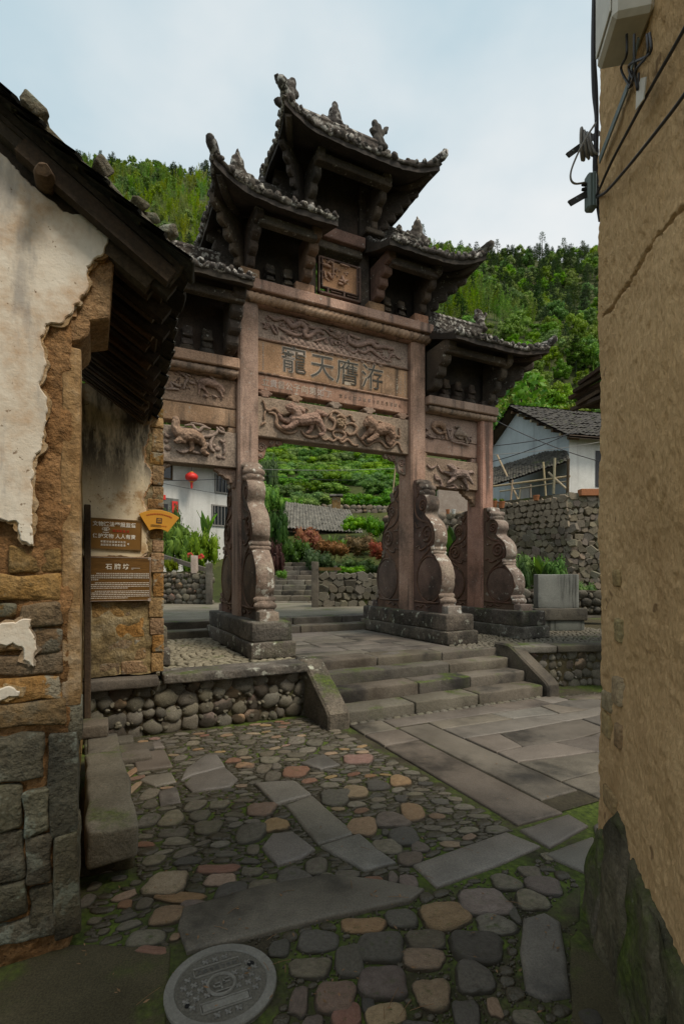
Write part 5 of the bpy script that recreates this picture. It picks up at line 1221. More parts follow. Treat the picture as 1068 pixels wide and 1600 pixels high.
def stroke_row(r, x0, x1, z, sz, seed, mat, y=-.0095, gap=1.0, name='small_lettering'):
    m = MB(); n = int((x1-x0)/(sz*gap))
    for i in range(n): qq = strokes(None, x0+(i+.5)*(x1-x0)/n, y, z, sz, seed+i, None); m.add(qq.v, qq.f)
    return m.build(name, mat, r)
stroke_row(S1, -.02, .13, .033, .030, 500, M['red_paint']); stroke_row(S1, -.12, .10, -.072, .024, 520, M['white_paint']); stroke_row(S1, -.12, .10, -.102, .024, 540, M['white_paint']); stroke_row(S1, .11, .135, -.088, .022, 560, M['white_paint'])
S2 = sign_root('notice_board', 'larger wood-grain board with rounded pale border and title above lines of text', -3.245, 1.52, RAD(.2))
m = MB(); m.box(-.28, .28, -.010, .014, -.215, .215, .006); m.build('panel', M['sign_wood'], S2)
m = MB(); P = [(-.255,-.205),(.255,-.205),(.27,-.19),(.27,.19),(.255,.205),(-.255,.205),(-.27,.19),(-.27,-.19),(-.255,-.205)]; m.tube([(a, -.0105, b) for a, b in P], .003, 5)
for sx in (-1, 1):
    for sz in (-1, 1): m.box(sx*.265-.014, sx*.265+.014, -.012, -.0102, sz*.20-.014, sz*.20+.014)
m.build('border', M['chalk'], S2)
line_of(S2, '石 牌 坊', -.02, .115, .058, M['white_paint'], y=-.0115); m = MB(); m.box(.10, .18, -.0125, -.0105, .104, .107); m.box(.10, .12, -.0125, -.0105, .094, .097); m.build('title_dash', M['white_paint'], S2)
for i, (a, b) in enumerate(((-.20,.262),(-.262,.262),(-.262,.262),(-.262,-.18))): stroke_row(S2, a, b, .052-i*.019, .015, 600+40*i, M['white_paint'], -.0115)
for i in range(9):
    z_ = -.035-i*.0165-(.012 if i > 3 else 0); m = MB(); x_ = -.262+(.05 if i in (0, 4) else 0); qr = random.Random(i); xe = .262 if i not in (3, 8) else .07
    while x_ < xe: w_ = qr.uniform(.008, .03); m.box(x_, min(x_+w_, xe), -.0125, -.0105, z_-.0025, z_+.0025); x_ += w_+.004
    m.build('small_lettering', M['white_paint'], S2)
S3 = sign_root('fan_sign', 'yellow fan-shaped sign with a dark square seal on the brick wall corner', -2.905, 1.86, RAD(3))
P = [(.335*sin(a), .335*cos(a)) for a in [RAD(-34+68*i/16) for i in range(17)]]+[(.15*sin(a), .15*cos(a)) for a in [RAD(34-68*i/12) for i in range(13)]]
m = MB(); m.prism(P, -.03, -.008, 'y', .003); m.build('panel', M['yellow'], S3)
m = MB(); m.box(-.026, .026, -.0325, -.0302, .205, .257); m.build('seal', M['dark_ink'], S3)
m = MB()
for (a, b, c, d) in ((-.018,.018,.222,.226),(-.018,.018,.238,.242),(-.012,-.008,.21,.25),(.008,.012,.21,.25),(-.003,.003,.244,.252)): m.box(a, b, -.0335, -.0326, c, d)
m.build('seal_figure', M['yellow'], S3)
m = MB()
for i in range(15):
    a = RAD(-22+44*i/14); qq = strokes(None, 0, 0, 0, .016, 900+i, None); m.add([(.295*sin(a)+p[0], -.0305+p[1], .295*cos(a)+p[2]) for p in qq.v], qq.f)
m.build('small_lettering', M['red_paint'], S3)
for z_ in (.185, .172): stroke_row(S3, -.075, .02, z_, .010, int(z_*4000), M['dark_ink'], -.0305)
stroke_row(S3, .022, .075, .180, .014, 950, M['red_paint'], -.0305)
# stone bench along the wall
BN = gate_frame(empty('stone_bench')); tag(BN, 'long stone block bench at the foot of the old house wall', 'bench')
me = worn(.118, .60, .10, .025, .022, 5, 3, 4); o = link('seat_slab', me, M['step'], BN); o.location = (-3.385, -4.02, .215); o.rotation_euler = (0, 0, .02)
me = worn(.105, .20, .10, .02, .012, 5, 4, 2); o = link('seat_slab', me, M['step'], BN); o.location = (-3.40, -3.215, .22)
me = worn(.13, .5, .07, .03, .02, 5, 5, 2); o = link('support_stone', me, M['mortar'], BN); o.location = (-3.40, -3.95, .05)
me = worn(.10, .12, .05, .02, .01, 7, 6); o = tag(link('stone_block', me, M['step']), 'small stone block lying on the end of the bench', 'stone'); o.location = to_world(-3.46, -2.98, .37); o.rotation_euler = (0, 0, GA)
for i, (x, y, sx, sy, z) in enumerate(((-3.16,-2.78,.13,.09,.035),(-3.15,-2.54,.17,.11,.03),(-3.34,-2.36,.2,.09,.05))):
    me = worn(sx, sy, z, .02, .012, 8, i+8); o = link('kerb_block', me, M['step'], GROUND); o.location = to_world(x, y, z*.6); o.rotation_euler = (0, 0, GA)
# ================================================================== earth-walled house on the other side of the street
def earth_mat():
    t = NT('rammed_earth'); n1 = t.noise(2.2, 7, .6)
    col = t.ramp(n1, [(.3, (.60, .41, .215)), (.5, (.68, .475, .255)), (.72, (.74, .53, .295))])
    g_ = t.noise(85, 4, .75, stretch=(1, 1, .5), dist=.6); col = t.mix(1.0, col, t.ramp(g_, [(.3, (.80, .79, .77)), (.6, (1.07, 1.07, 1.07))]), 'MULTIPLY')
    q_ = t.noise(45, 3, .6, stretch=(1.6, 1.6, .35)); col = t.mix(t.mul(t.step(q_, .66, .72), .5), col, (.26, .16, .08))
    q_ = t.noise(1.1, 5, .6); col = t.mix(t.mul(t.step(q_, .5, .7), .6), col, (.48, .31, .14))
    q_ = t.noise(1.6, 6, .65, stretch=(1, 1, .35)); col = t.mix(t.mul(t.step(q_, .50, .68), .7), col, (.46, .295, .145))
    q_ = t.noise(7, 3, .5); col = t.mix(t.mul(t.step(q_, .68, .72), .7), col, (.20, .12, .06))
    nb = t.bump(t.noise(30, 6, .75, stretch=(1, 1, .6)), .9, .016); nb = t.bump(g_, 1.0, .010, nb); return t.done(col, .95, nb, .15)
M['earth'] = earth_mat()
M['mossrock'] = stone('mossy_footing_rock', (0.049, 0.048, 0.036), (0.105, 0.098, 0.073), (0.154, 0.140, 0.112), sc=4, grain=50, gr=.4, bump=1.0, bd=.03, moss=.7, mossup=False, lichen=((.3, .31, .27), .66, 24), dark=.5)
M['quoin'] = stone('bedded_quoin', (0.240, 0.190, 0.125), (0.360, 0.290, 0.195), (0.420, 0.360, 0.260), sc=6, grain=50, gr=.4, bump=.9, bd=.03, var=.2)
EH = empty('earth_house'); tag(EH, 'rammed earth house wall with cracks and mossy boulder footing', 'house')
W0 = Vector((1.18, 2.34, 0)); WD = Vector((-.207, -1, 0)).normalized(); WNL = Vector((-WD.y, WD.x, 0)); WNL = WNL if WNL.x < 0 else -WNL
def WP(s, z, n=0): return W0+WD*s+WNL*n+Vector((0, 0, z))
def on_wall(u, v, n=0):
    d = ray(u, v); p0 = W0+WNL*n; t_ = p0.dot(WNL)/d.dot(WNL); p = d*t_; return Vector((p.x, p.y, EYE+p.z))
crack = [on_wall(u, v) for u, v in ((1068,318),(1045,345),(1020,370),(1000,400),(980,440),(965,462),(955,480),(940,495))]
ckl = [((p-W0).dot(WD), p.z) for p in crack]
def cdist(s, z):
    b = 9
    for (a0, b0), (a1, b1) in zip(ckl[:-1], ckl[1:]):
        dx, dz = a1-a0, b1-b0; t_ = max(0, min(1, ((s-a0)*dx+(z-b0)*dz)/(dx*dx+dz*dz+1e-9))); b = min(b, sqrt((s-a0-t_*dx)**2+(z-b0-t_*dz)**2))
    return b
def wall_pt(s, z):
    p = Vector((s*6, z*6, 3)); n_ = .006*noise.fractal(p, 1, 2, 5)+.005*noise.noise(Vector((s*50, z*36, 1)))-.018*max(0, noise.noise(Vector((s*21, z*16, 9)))-.22)+.012*noise.noise(Vector((s*3.5, z*3, 4)))
    n_ += .025*noise.noise(Vector((s*1.5, z*1.2, 7)))
    d = cdist(s, z+.012*noise.noise(Vector((s*30, z*30, 0))))
    if d < .009: n_ -= .03*(1-d/.009)
    rr = .035; 
    if s < rr: n_ -= rr*(1-sqrt(max(0, 1-((rr-s)/rr)**2)))
    return WP(s, z, n_)
m = MB(); m.grid(lambda a, b: tuple(wall_pt(1.15*a, -.05+4.55*b)), 190, 560); m.grid(lambda a, b: tuple(WP(1.15+5*a, -.05+4.55*b, .0)), 6, 8)
m.grid(lambda a, b: tuple(WP(.0+.0*a, -.05+4.55*b, -.03-a*2.5)), 4, 8)
m.build('earth_wall', M['earth'], EH, smooth=180, fix=False)
m = MB(); V = [WP(s, 4.49, n_) for s, n_ in ((.0, -.02), (6, -.02), (6, -2.6), (.0, -2.6))]
m.add(V+[v+Vector((0, 0, .12)) for v in V], [(0,1,2,3),(4,5,6,7),(0,1,5,4),(1,2,6,5),(2,3,7,6),(3,0,4,7)]); m.build('wall_plate', M['wood'], EH)
def wall_stone(name, s, z, hs, hz, n, mat, seed, r=.02, amp=.02, th=.08, rotv=0):
    me = worn(th, hs, hz, r, amp, 8, seed, 3); o = link(name, me, M[mat], EH); o.location = WP(s, z, n-th*.7); o.rotation_euler = (rotv, 0, atan2(WD.y, WD.x)-pi/2); return o
for i, (u, v, w_, h_) in enumerate(((961,903,14,26),(962,985,12,34),(945,1096,18,28),(961,1080,14,40),(944,1132,16,34),(962,1150,12,34),(950,1250,26,30))):
    p = on_wall(u, v); s = (p-W0).dot(WD); sc_ = p.y/790; wall_stone('quoin_stone', max(s, .03), p.z, w_*sc_*1.1, h_*sc_*.55, -.011, 'quoin', 200+i, .012, .006, .05)
for i, P in enumerate(([(-.03,-.05),(.12,-.05),(.22,-.05),(.21,.12),(.19,.30),(.10,.43),(.0,.38),(-.025,.2)], [(.232,-.05),(.45,-.05),(.475,.22),(.40,.47),(.33,.56),(.25,.58),(.13,.45),(.205,.31),(.222,.12)], [(.465,-.05),(.80,-.05),(.825,.29),(.72,.42),(.60,.46),(.43,.485),(.49,.23)], [(.815,-.05),(1.3,-.05),(1.3,.40),(1.05,.44),(.9,.41),(.65,.455),(.74,.42),(.838,.30)])):
    m = MB(); m.prism(P, -.12, .012, 'y', .02); me = m.mesh('rock'); bm = bmesh.new(); bm.from_mesh(me); bmesh.ops.triangulate(bm, faces=bm.faces)
    for _ in range(3): bmesh.ops.subdivide_edges(bm, edges=[e for e in bm.edges if e.calc_length() > .045], cuts=1, use_grid_fill=False); bmesh.ops.triangulate(bm, faces=bm.faces)
    bm.to_mesh(me); bm.free()
    for v in me.vertices:
        q3 = v.co.copy(); nn = noise.noise_vector(q3*7+Vector((i*5, 0, 0)))*.022+noise.noise_vector(q3*22)*.008
        v.co = WP(q3.x+nn.x*.5, q3.z+nn.z*.5, q3.y+nn.y+.065*max(0, 1-q3.z/.5)*(q3.y > -.05))
    finish(me, 60); link('footing_rock', me, M['mossrock'], EH)
# ---- wires and boxes on that wall
M['cable'] = plain('black_cable', (.018, .018, .02), .5); M['greycable'] = plain('grey_cable', (.22, .21, .19), .55); M['steel'] = plain('galvanised_steel', (.16, .20, .20), .5, .3, grain=(20, .2)); M['darksteel'] = plain('dark_steel', (.035, .036, .036), .55, .2)
M['greybox'] = plain('grey_green_plastic', (.13, .17, .16), .5); M['whitebox'] = plain('aged_white_metal', (.55, .53, .46), .5, grain=(14, .12))
def cable_obj(name, label, pts, r, mat, cat='cable', n=8, sp=6): m = MB(); m.tube(spline(pts, sp), r, n); return tag(m.build(name, M[mat], smooth=180), label, cat)
def E2(u, v, Y=2.36): X, z = on_Y(u, v, Y); return Vector((X, Y, z))
CBN = empty('cable_bundle', E2(931, 320, 2.37)); tag(CBN, 'bundle of black cables hanging down the corner of the earth wall', 'cables')
for i, (du, dv) in enumerate(((0,0),(4,.03),(-3,.01),(2,-.02))):
    m = MB(); pts = [E2(929+du*1.2+(3 if i == 2 else 0), -90, 2.38), E2(926+du*.4, 60, 2.38), E2(928+du*.7, 140, 2.38), E2(931+du*.2, 190, 2.38), E2(929+du*.6, 260, 2.38), E2(932+du*.3, 310, 2.38), E2(937, 345, 2.38)]
    o = m.tube([p-CBN.location for p in spline(pts, 6)], .009-.001*i, 8).build('cable', M['cable'], CBN, smooth=180)
cable_obj('wall_cable', 'black cable slanting up the earth wall, the upper one', [on_wall(1110,-40,.03), on_wall(1068,45,.03), on_wall(1020,130,.03), on_wall(985,195,.03), on_wall(955,252,.03), on_wall(938,290,.03), E2(931,305,2.36)], .0055, 'cable')
cable_obj('wall_cable', 'black cable slanting up the earth wall, the lower one', [on_wall(1110,80,.03), on_wall(1068,148,.03), on_wall(1025,205,.03), on_wall(985,255,.03), on_wall(957,288,.03), on_wall(943,302,.03), E2(931,308,2.37)], .0055, 'cable')
CC = empty('cable_coil', E2(915, 225, 2.40)); tag(CC, 'grey cable wound into a coil hanging beside the wall corner', 'cable coil')
for i in range(7):
    m = MB(); o_ = i*.009-.02; m.tube([(o_+.045*sin(a)*.45, .03*sin(a*1+i*.2)+(i % 2)*.01, .072*cos(a)*(1-.03*(i % 3))) for a in [j*2*pi/24 for j in range(25)]], .0062, 7, cap=False); m.build('turn', M['greycable'], CC, smooth=180)
cable_obj('drop_cable', 'thin grey cable looping from the coil down to the junction box', [E2(930,192,2.36), E2(915,215,2.35), E2(902,240,2.35), E2(892,265,2.35), E2(891,280,2.35), E2(898,287,2.36), E2(914,285,2.38)], .0045, 'greycable')
def strap(name, label, a, b, w_, th, mat, hole=None):
    m = MB(); bar(m, a, b, w_, th, Vector((0, -1, 0))); r = tag(m.build(name, M[mat]), label, 'bracket')
    if hole: h_ = MB(); h_.ell(a.lerp(b, hole), (.008, .004+th/2, .007), 10, 6); h_.build('bolt', M['steel'], r, smooth=60)
    return r
strap('steel_bracket', 'short dark steel bracket sticking out above the coil end', E2(886,243,2.36), E2(936,207,2.44), .024, .008, 'darksteel', .16)
strap('steel_bracket', 'long dark steel bracket sticking out below the junction box', E2(889,318,2.34), E2(938,290,2.42), .027, .008, 'darksteel', .22)
st_ = MB(); bar(st_, on_wall(936,250,.03), on_wall(980,135,.03), .03, .006, WNL); bar(st_, on_wall(978,140,.031), on_wall(997,60,.031), .022, .005, WNL); tag(st_.build('steel_strut', M['steel']), 'flat grey steel strut screwed slanting to the earth wall', 'strut')
JB = empty('junction_box', E2(922, 300, 2.385)); tag(JB, 'small grey green junction box fixed at the wall corner', 'junction box')
m = MB(); m.box(-.020, .026, -.02, .03, -.085, .085, .010); m.build('body', M['greybox'], JB, smooth=30)
m = MB(); m.box(.0, .014, -.026, -.0205, -.08, .08, .003); m.build('lid_rib', M['greybox'], JB)
for dz in (.035, .012, -.012): m = MB(); m.tube([(-.02, 0, dz), (-.035, 0, dz), (-.042, 0, dz)], [.008, .008, .006], 8); m.build('gland', M['cable'], JB, smooth=60)
MBX = empty('meter_box'); tag(MBX, 'white metal meter box mounted high on the earth wall', 'meter box')
c = on_wall(1006, 0, .0); MBX.location = c; MBX.rotation_euler = (0, 0, atan2(WNL.y, WNL.x)-pi)
m = MB(); m.box(-.13, .0, -.10, .10, -.135, .26, .014); m.build('casing', M['whitebox'], MBX, smooth=30)
m = MB(); m.box(-.137, -.131, -.085, .085, -.10, .24, .004); m.build('door', M['whitebox'], MBX)
for i, (u0, v0, u1, v1, sag) in enumerate(((978,66,985,150,12),(990,66,982,152,-6),(1010,66,995,155,10),(1014,64,990,140,20))):
    cable_obj('box_cable', ['thin cable hanging from the meter box, nearest its front edge', 'cable dropping straight from the middle of the meter box', 'cable curving out from under the meter box', 'cable hanging in a loop at the far end of the meter box'][i], [on_wall(u0,v0-12,.07), on_wall(u0,v0+20,.07), on_wall((u0+u1)/2-sag,(v0+v1)/2,.06), on_wall(u1,v1-15,.05), on_wall(u1+2,v1-40,.04)], .0042, 'cable')
m = MB(); P = [on_wall(*p, .045) for p in ((1000,122),(1008,120),(1004,155),(992,172),(993,140))]; m.add([tuple(p) for p in P]+[tuple(p-WNL*.004) for p in P], [(0,1,2,3,4),(9,8,7,6,5)]+[(i, (i+1) % 5, 5+(i+1) % 5, 5+i) for i in range(5)]); tag(m.build('paper_tag', M['whitebox']), 'torn white tag hanging from the cables on the earth wall', 'tag')
# ================================================================== hillside, yard, houses and plants behind the archway
def lin(t, L):
    for (a, b), (c, d) in zip(L[:-1], L[1:]):
        if t <= c: return b+(d-b)*max(0, (t-a))/(c-a)
    return L[-1][1]
PRO = [(0,.76),(15.5,.765),(17,.95),(20,2.1),(24,3.9),(27,5.2),(36,9.0),(48,13.4),(60,22),(80,42),(150,100),(165,101),(280,60)]
RID = [(-1.2,1.32),(-.47,1.28),(-.27,1.23),(-.1,1.08),(.08,.97),(.21,.955),(.34,.93),(.5,.95),(.8,1.0),(1.5,1.0)]
def HZ(X, Y):
    z = lin(Y, PRO)
    if Y > 48: z = 13.4+(z-13.4)*lin(X/max(Y, 1), RID)+3.2*fbm((X, Y, 0), .018, 3)*min(1, (Y-48)/40)
    elif Y > 20: z += .5*fbm((X, Y, 0), .12, 2)*min(1, (Y-20)/8)
    if X > 4 and Y < 30: z = min(z, 3.0)
    return z
M['hill'] = stone('hillside_earth', (.022, .03, .010), (.045, .058, .017), (.07, .075, .026), sc=.15, grain=3, gr=.4, bump=.5, var=0)
M['yard'] = stone('yard_paving', (.13, .125, .10), (.19, .18, .15), (.24, .23, .195), sc=1.2, grain=30, gr=.3, bump=.4, moss=.35, mossup=False)
ysr = [1.75+i*1.0 for i in range(60)]+[62+i*4 for i in range(50)]; xsr = [-260,-200,-150,-110,-80]+[-60+i*2.0 for i in range(61)]+[80,110,150,200,260]
V = []; 
for y in ysr:
    for x in xsr: p = to_world(x, y); V.append((p.x, p.y, HZ(p.x, p.y)))
q_ = len(xsr); m = MB(); m.add(V, [(j*q_+i, j*q_+i+1, (j+1)*q_+i+1, (j+1)*q_+i) for j in range(len(ysr)-1) for i in range(q_-1)])
tag(m.build('hillside', M['hill'], smooth=180, fix=False), kind='structure')
m = MB(); m.add([tuple(to_world(x, y, .772)) for x, y in ((-9,1.85),(9,1.85),(9,7.5),(-9,7.5))], [(0,1,2,3)]); tag(m.build('yard', M['yard']), kind='structure')
# ------------------------------------------------------------------ leaves
M['leaf_forest'] = leaf('forest_leaf', (.07, .145, .015), (.22, .35, .036), .42, (.022, .60, (.20, .27, .035), .6), .03)
M['leaf_bamboo'] = leaf('bamboo_leaf', (.15, .21, .02), (.30, .36, .045), .3)
M['leaf_pine'] = leaf('pine_needles', (.022, .046, .014), (.06, .10, .026), .25)
M['leaf_bush'] = leaf('bush_leaf', (.055, .14, .014), (.19, .34, .036), .25)
M['leaf_dark'] = leaf('dark_bush_leaf', (.026, .062, .012), (.075, .15, .028), .25)
M['leaf_tea'] = leaf('tea_leaf', (.05, .14, .012), (.20, .36, .03), .35)
M['leaf_red'] = leaf('red_leaf', (.20, .05, .018), (.26, .11, .03), .3); M['leaf_dry'] = leaf('dry_leaf', (.14, .085, .03), (.26, .15, .06), .3); M['leaf_purple'] = leaf('purple_leaf', (.05, .025, .02), (.10, .05, .035), .2)
M['leaf_yellow'] = leaf('yellow_green_leaf', (.10, .13, .02), (.18, .22, .035), .2)
M['bark'] = stone('bark', (.035, .028, .02), (.075, .06, .042), sc=4, grain=30, bump=.8); M['palebark'] = stone('pale_trunk', (.10, .095, .07), (.17, .16, .12), sc=3, grain=30, bump=.5); M['bamboo'] = plain('dry_bamboo', (.30, .24, .15), .6, var=.2, grain=(12, .2))
def leaves(pos, size, seed, nrm=None, asp=.5, jit=.9):
    """pos: list of (point, outward); one folded diamond leaf at each"""
    r = random.Random(seed); V = []; Fc = []
    for p, o in pos:
        d = Vector((r.gauss(0, 1), r.gauss(0, 1), r.gauss(0, 1))); d.normalize(); n = (o+d*jit); n.normalize()
        a = n.orthogonal().normalized(); t_ = r.uniform(0, 6.28); a = Matrix.Rotation(t_, 3, n) @ a; b = n.cross(a); l = size*r.uniform(.6, 1.3); w_ = l*asp
        k0 = len(V); V += [p-a*l*.5, p+b*w_*.5-n*l*.06, p+a*l*.5-n*l*.12, p-b*w_*.5-n*l*.06]; Fc.append((k0, k0+1, k0+2, k0+3))
    return V, Fc
def lump_cloud(n, lumps, r, flat=1.0):
    """points on the shells of several lumps"""
    out = []; wt = [l[1]**2 for l in lumps]
    for c, rad in r.choices(lumps, wt, k=n):
        d = Vector((r.gauss(0, 1), r.gauss(0, 1), r.gauss(.25, 1))); d.normalize(); rr = rad*r.uniform(.72, 1.06)
        out.append((c+Vector((d.x*rr, d.y*rr, d.z*rr*flat)), d))
    return out
def crown_mesh(seed, n=1500, size=.28, w=1.9, h=2.4, z0=1.6, lumps=30):
    r = random.Random(seed); L = []
    for i in range(lumps):
        a = r.uniform(0, 6.28); t_ = r.random(); rr = w*sqrt(r.random())*(1-.55*t_); L.append((Vector((rr*cos(a), rr*sin(a), z0+h*t_)), r.uniform(.32, .75)*(1-.3*t_)))
    V, Fc = leaves(lump_cloud(n, L, r, .9), size, seed); m = MB(); m.add(V, Fc)
    for c, rad in L: m.ell(c, rad*.6, 6, 4)
    m.tube([(0, 0, -2), (0, 0, z0+h*.4)], [.14, .07], 6); return m.mesh('crown', 60, False)
def pine_mesh(seed, n=520, h=7.0, sparse=False, size=.42):
    r = random.Random(seed); pos = []; m = MB(); m.tube([(0, 0, -1.5), (0, 0, h*.5), (0, 0, h)], [.16, .10, .02], 6); z = h*.28; nb = 0
    while z < h*.98:
        L = (1-z/h)*2.0+.35; k0 = r.uniform(0, 6.28)
        for j in range(5):
            if sparse and r.random() < .25: continue
            a = k0+j*1.257+r.uniform(-.3, .3); tip = Vector((L*cos(a), L*sin(a), .25*L*r.uniform(-.4, 1.0))); m.tube([(0, 0, z), (tip.x*.6, tip.y*.6, z+tip.z*.5), (tip.x, tip.y, z+tip.z)], [.035, .02, .01], 4); nb += 1
            for i in range(int(5+7*L)):
                t_ = r.uniform(.35, 1.05); p = Vector((0, 0, z))+tip*t_+Vector((r.gauss(0, .14), r.gauss(0, .14), r.gauss(.06, .10))); pos.append((p, Vector((0, 0, 1))))
        z += r.uniform(.42, .75)*(1.25 if sparse else 1)
    V, Fc = leaves(pos, size, seed, asp=.35, jit=.7); m.add(V, Fc); return m.mesh('pine', 60, False)
def bamboo_mesh(seed, n=700):
    r = random.Random(seed); pos = []; m = MB()
    for s in range(7):
        a = r.uniform(0, 6.28); bx, by = r.uniform(-.8, .8), r.uniform(-.8, .8); lean = r.uniform(.4, 1.4); h = r.uniform(5.5, 8)
        pts = [Vector((bx+lean*cos(a)*(t_**2), by+lean*sin(a)*(t_**2), h*t_-.35*lean*t_**3)) for t_ in [i/7 for i in range(8)]]; m.tube(pts, lerp_list([.06, .015], 8), 5)
        for i in range(n//7):
            t_ = r.uniform(.35, 1.0); k = min(6, int(t_*7)); p = pts[k].lerp(pts[k+1], t_*7-k); rr = .75*(1.15-t_); pos.append((p+Vector((r.gauss(0, rr*.6), r.gauss(0, rr*.6), r.gauss(0, .25))), Vector((0, 0, 1))))
    V, Fc = leaves(pos, .40, seed, asp=.3, jit=.8); m.add(V, Fc); return m.mesh('bamboo', 60, False)
def bush_mesh(seed, n=420, size=.17, lumps=9, flat=.75, asp=.5, lr=(.30, .45)):
    r = random.Random(seed); L = []
    for i in range(lumps): a = r.uniform(0, 6.28); rr = .62*sqrt(r.random()); L.append((Vector((rr*cos(a), rr*sin(a), r.uniform(.2, .68))), r.uniform(*lr)))
    V, Fc = leaves(lump_cloud(n, L, r, flat), size, seed, asp=asp); m = MB(); m.add(V, Fc)
    for c, rad in L: m.ell(c, rad*.62, 7, 5)
    return m.mesh('bush', 60, False)
# ------------------------------------------------------------------ the forest: one mass of trees on the hillside
PROTO = []
for me, mt in [(crown_mesh(i+1, lumps=26+3*i), 'leaf_forest') for i in range(5)]+[(pine_mesh(20+i), 'leaf_pine') for i in range(2)]+[(bamboo_mesh(30+i), 'leaf_bamboo' if i else 'leaf_forest') for i in range(2)]:
    me.materials.append(M[mt]); PROTO.append(bpy.data.objects.new('tree_kind', me))
rt = random.Random(77); P = []; K = []; S = []; RZ = []
Y = 49.0
while Y < 178:
    st = 2.0+Y*.007; X = -.95*Y
    while X < .95*Y+6:
        x, y = X+rt.uniform(-.45, .45)*st, Y+rt.uniform(-.45, .45)*st; X += st
        if y < 152 and rt.random() < .04: continue
        t_ = noise.noise(Vector((x*.03, y*.03, 5)))
        k = rt.randrange(5)
        if t_ > .30: k = 7
        elif t_ < -.12 and rt.random() < .6: k = 5+rt.randrange(2)
        if rt.random() < .12: k = 5+rt.randrange(2)
        if x/y < -.2 and 85 < y < 138 and rt.random() < .8: k = 7+(rt.random() < .65)
        P.append((x, y, HZ(x, y)-.4)); K.append(k); S.append(rt.uniform(.6, 1.1)*(.8 if k > 4 else 1)); RZ.append(rt.uniform(0, 6.28))
    Y += st*.92
me = bpy.data.meshes.new('forest'); me.from_pydata(P, [], [])
for nm, ty, dat in (('kind_index', 'INT', K), ('tree_scale', 'FLOAT', S), ('turn', 'FLOAT', RZ)):
    at = me.attributes.new(nm, ty, 'POINT'); at.data.foreach_set('value', dat)
FO = link('forest', me, None); tag(FO, kind='stuff')
ng = bpy.data.node_groups.new('forest_trees', 'GeometryNodeTree'); ng.interface.new_socket('Geometry', in_out='INPUT', socket_type='NodeSocketGeometry'); ng.interface.new_socket('Geometry', in_out='OUTPUT', socket_type='NodeSocketGeometry')
gi = ng.nodes.new('NodeGroupInput'); go = ng.nodes.new('NodeGroupOutput'); jn = ng.nodes.new('GeometryNodeJoinGeometry')
def gattr(nm, ty):
    n_ = ng.nodes.new('GeometryNodeInputNamedAttribute'); n_.data_type = ty; n_.inputs['Name'].default_value = nm; return [o for o in n_.outputs if o.name == 'Attribute' and o.enabled][0]
ak, asn, ar = gattr('kind_index', 'INT'), gattr('tree_scale', 'FLOAT'), gattr('turn', 'FLOAT')
cx = ng.nodes.new('ShaderNodeCombineXYZ'); ng.links.new(ar, cx.inputs['Z'])
for i, po in enumerate(PROTO):
    cmp_ = ng.nodes.new('FunctionNodeCompare'); cmp_.data_type = 'INT'; cmp_.operation = 'EQUAL'
    a_, b_ = [s for s in cmp_.inputs if s.name in 'AB' and s.enabled]; ng.links.new(ak, a_); b_.default_value = i
    oi = ng.nodes.new('GeometryNodeObjectInfo'); oi.inputs['Object'].default_value = po; oi.inputs['As Instance'].default_value = True
    ip = ng.nodes.new('GeometryNodeInstanceOnPoints'); ng.links.new(gi.outputs[0], ip.inputs['Points']); ng.links.new(cmp_.outputs[0], ip.inputs['Selection']); ng.links.new(oi.outputs['Geometry'], ip.inputs['Instance']); ng.links.new(cx.outputs[0], ip.inputs['Rotation']); ng.links.new(asn, ip.inputs['Scale'])
    ng.links.new(ip.outputs[0], jn.inputs[0])
ng.links.new(jn.outputs[0], go.inputs[0]); md = FO.modifiers.new('trees', 'NODES'); md.node_group = ng
def place(name, me, loc, sc, rz, label, cat, group=None):
    o = bpy.data.objects.new(name, me); COL.objects.link(o); o.location = loc; o.scale = (sc, sc, sc) if not isinstance(sc, tuple) else sc; o.rotation_euler = (0, 0, rz); return tag(o, label, cat, group)
def tree(name, trunk_me, crown_me, loc, sc, rz, label, group=None):
    r = empty(name, loc, rz); r.scale = (sc, sc, sc); tag(r, label, 'tree', group)
    for nm, me in (('trunk', trunk_me), ('crown', crown_me)):
        o = bpy.data.objects.new(nm, me); COL.objects.link(o); o.parent = r
    return r
# slender pines standing above the ridge
def split_pine(seed):
    r = random.Random(seed); pos = []; h = 8.0; t_ = MB(); t_.tube([(0, 0, -2), (.1, 0, h*.5), (0, 0, h)], [.15, .09, .02], 6); z = h*.45
    while z < h:
        L = (1-z/h)*2.4+.5; k0 = r.uniform(0, 6)
        for j in range(4):
            a = k0+j*1.57+r.uniform(-.4, .4); tip = Vector((L*cos(a), L*sin(a), .35*L)); t_.tube([(0, 0, z), (tip.x*.6, tip.y*.6, z+tip.z*.4), (tip.x, tip.y, z+tip.z)], [.04, .025, .012], 4)
            for i in range(16): k = r.uniform(.5, 1.05); pos.append((Vector((0, 0, z))+tip*k+Vector((r.gauss(0, .2), r.gauss(0, .2), r.gauss(.05, .14))), Vector((0, 0, 1))))
        z += r.uniform(.55, .95)
    V, Fc = leaves(pos, .42, seed, asp=.35, jit=.8); c = MB(); c.add(V, Fc); a = t_.mesh('trunk', 60); b = c.mesh('crown', 60, False); a.materials.append(M['bark']); b.materials.append(M['leaf_pine']); return a, b
SP = [split_pine(60+i) for i in range(4)]; rp_ = random.Random(6)
def ridge_point(u):
    a = (u-534)/790; best = None
    for i in range(100, 172, 2):
        z = HZ(a*i, i); q = (z-EYE)/i
        if best is None or q > best[0]: best = (q, i, z)
    return a*best[1], best[1], best[2]
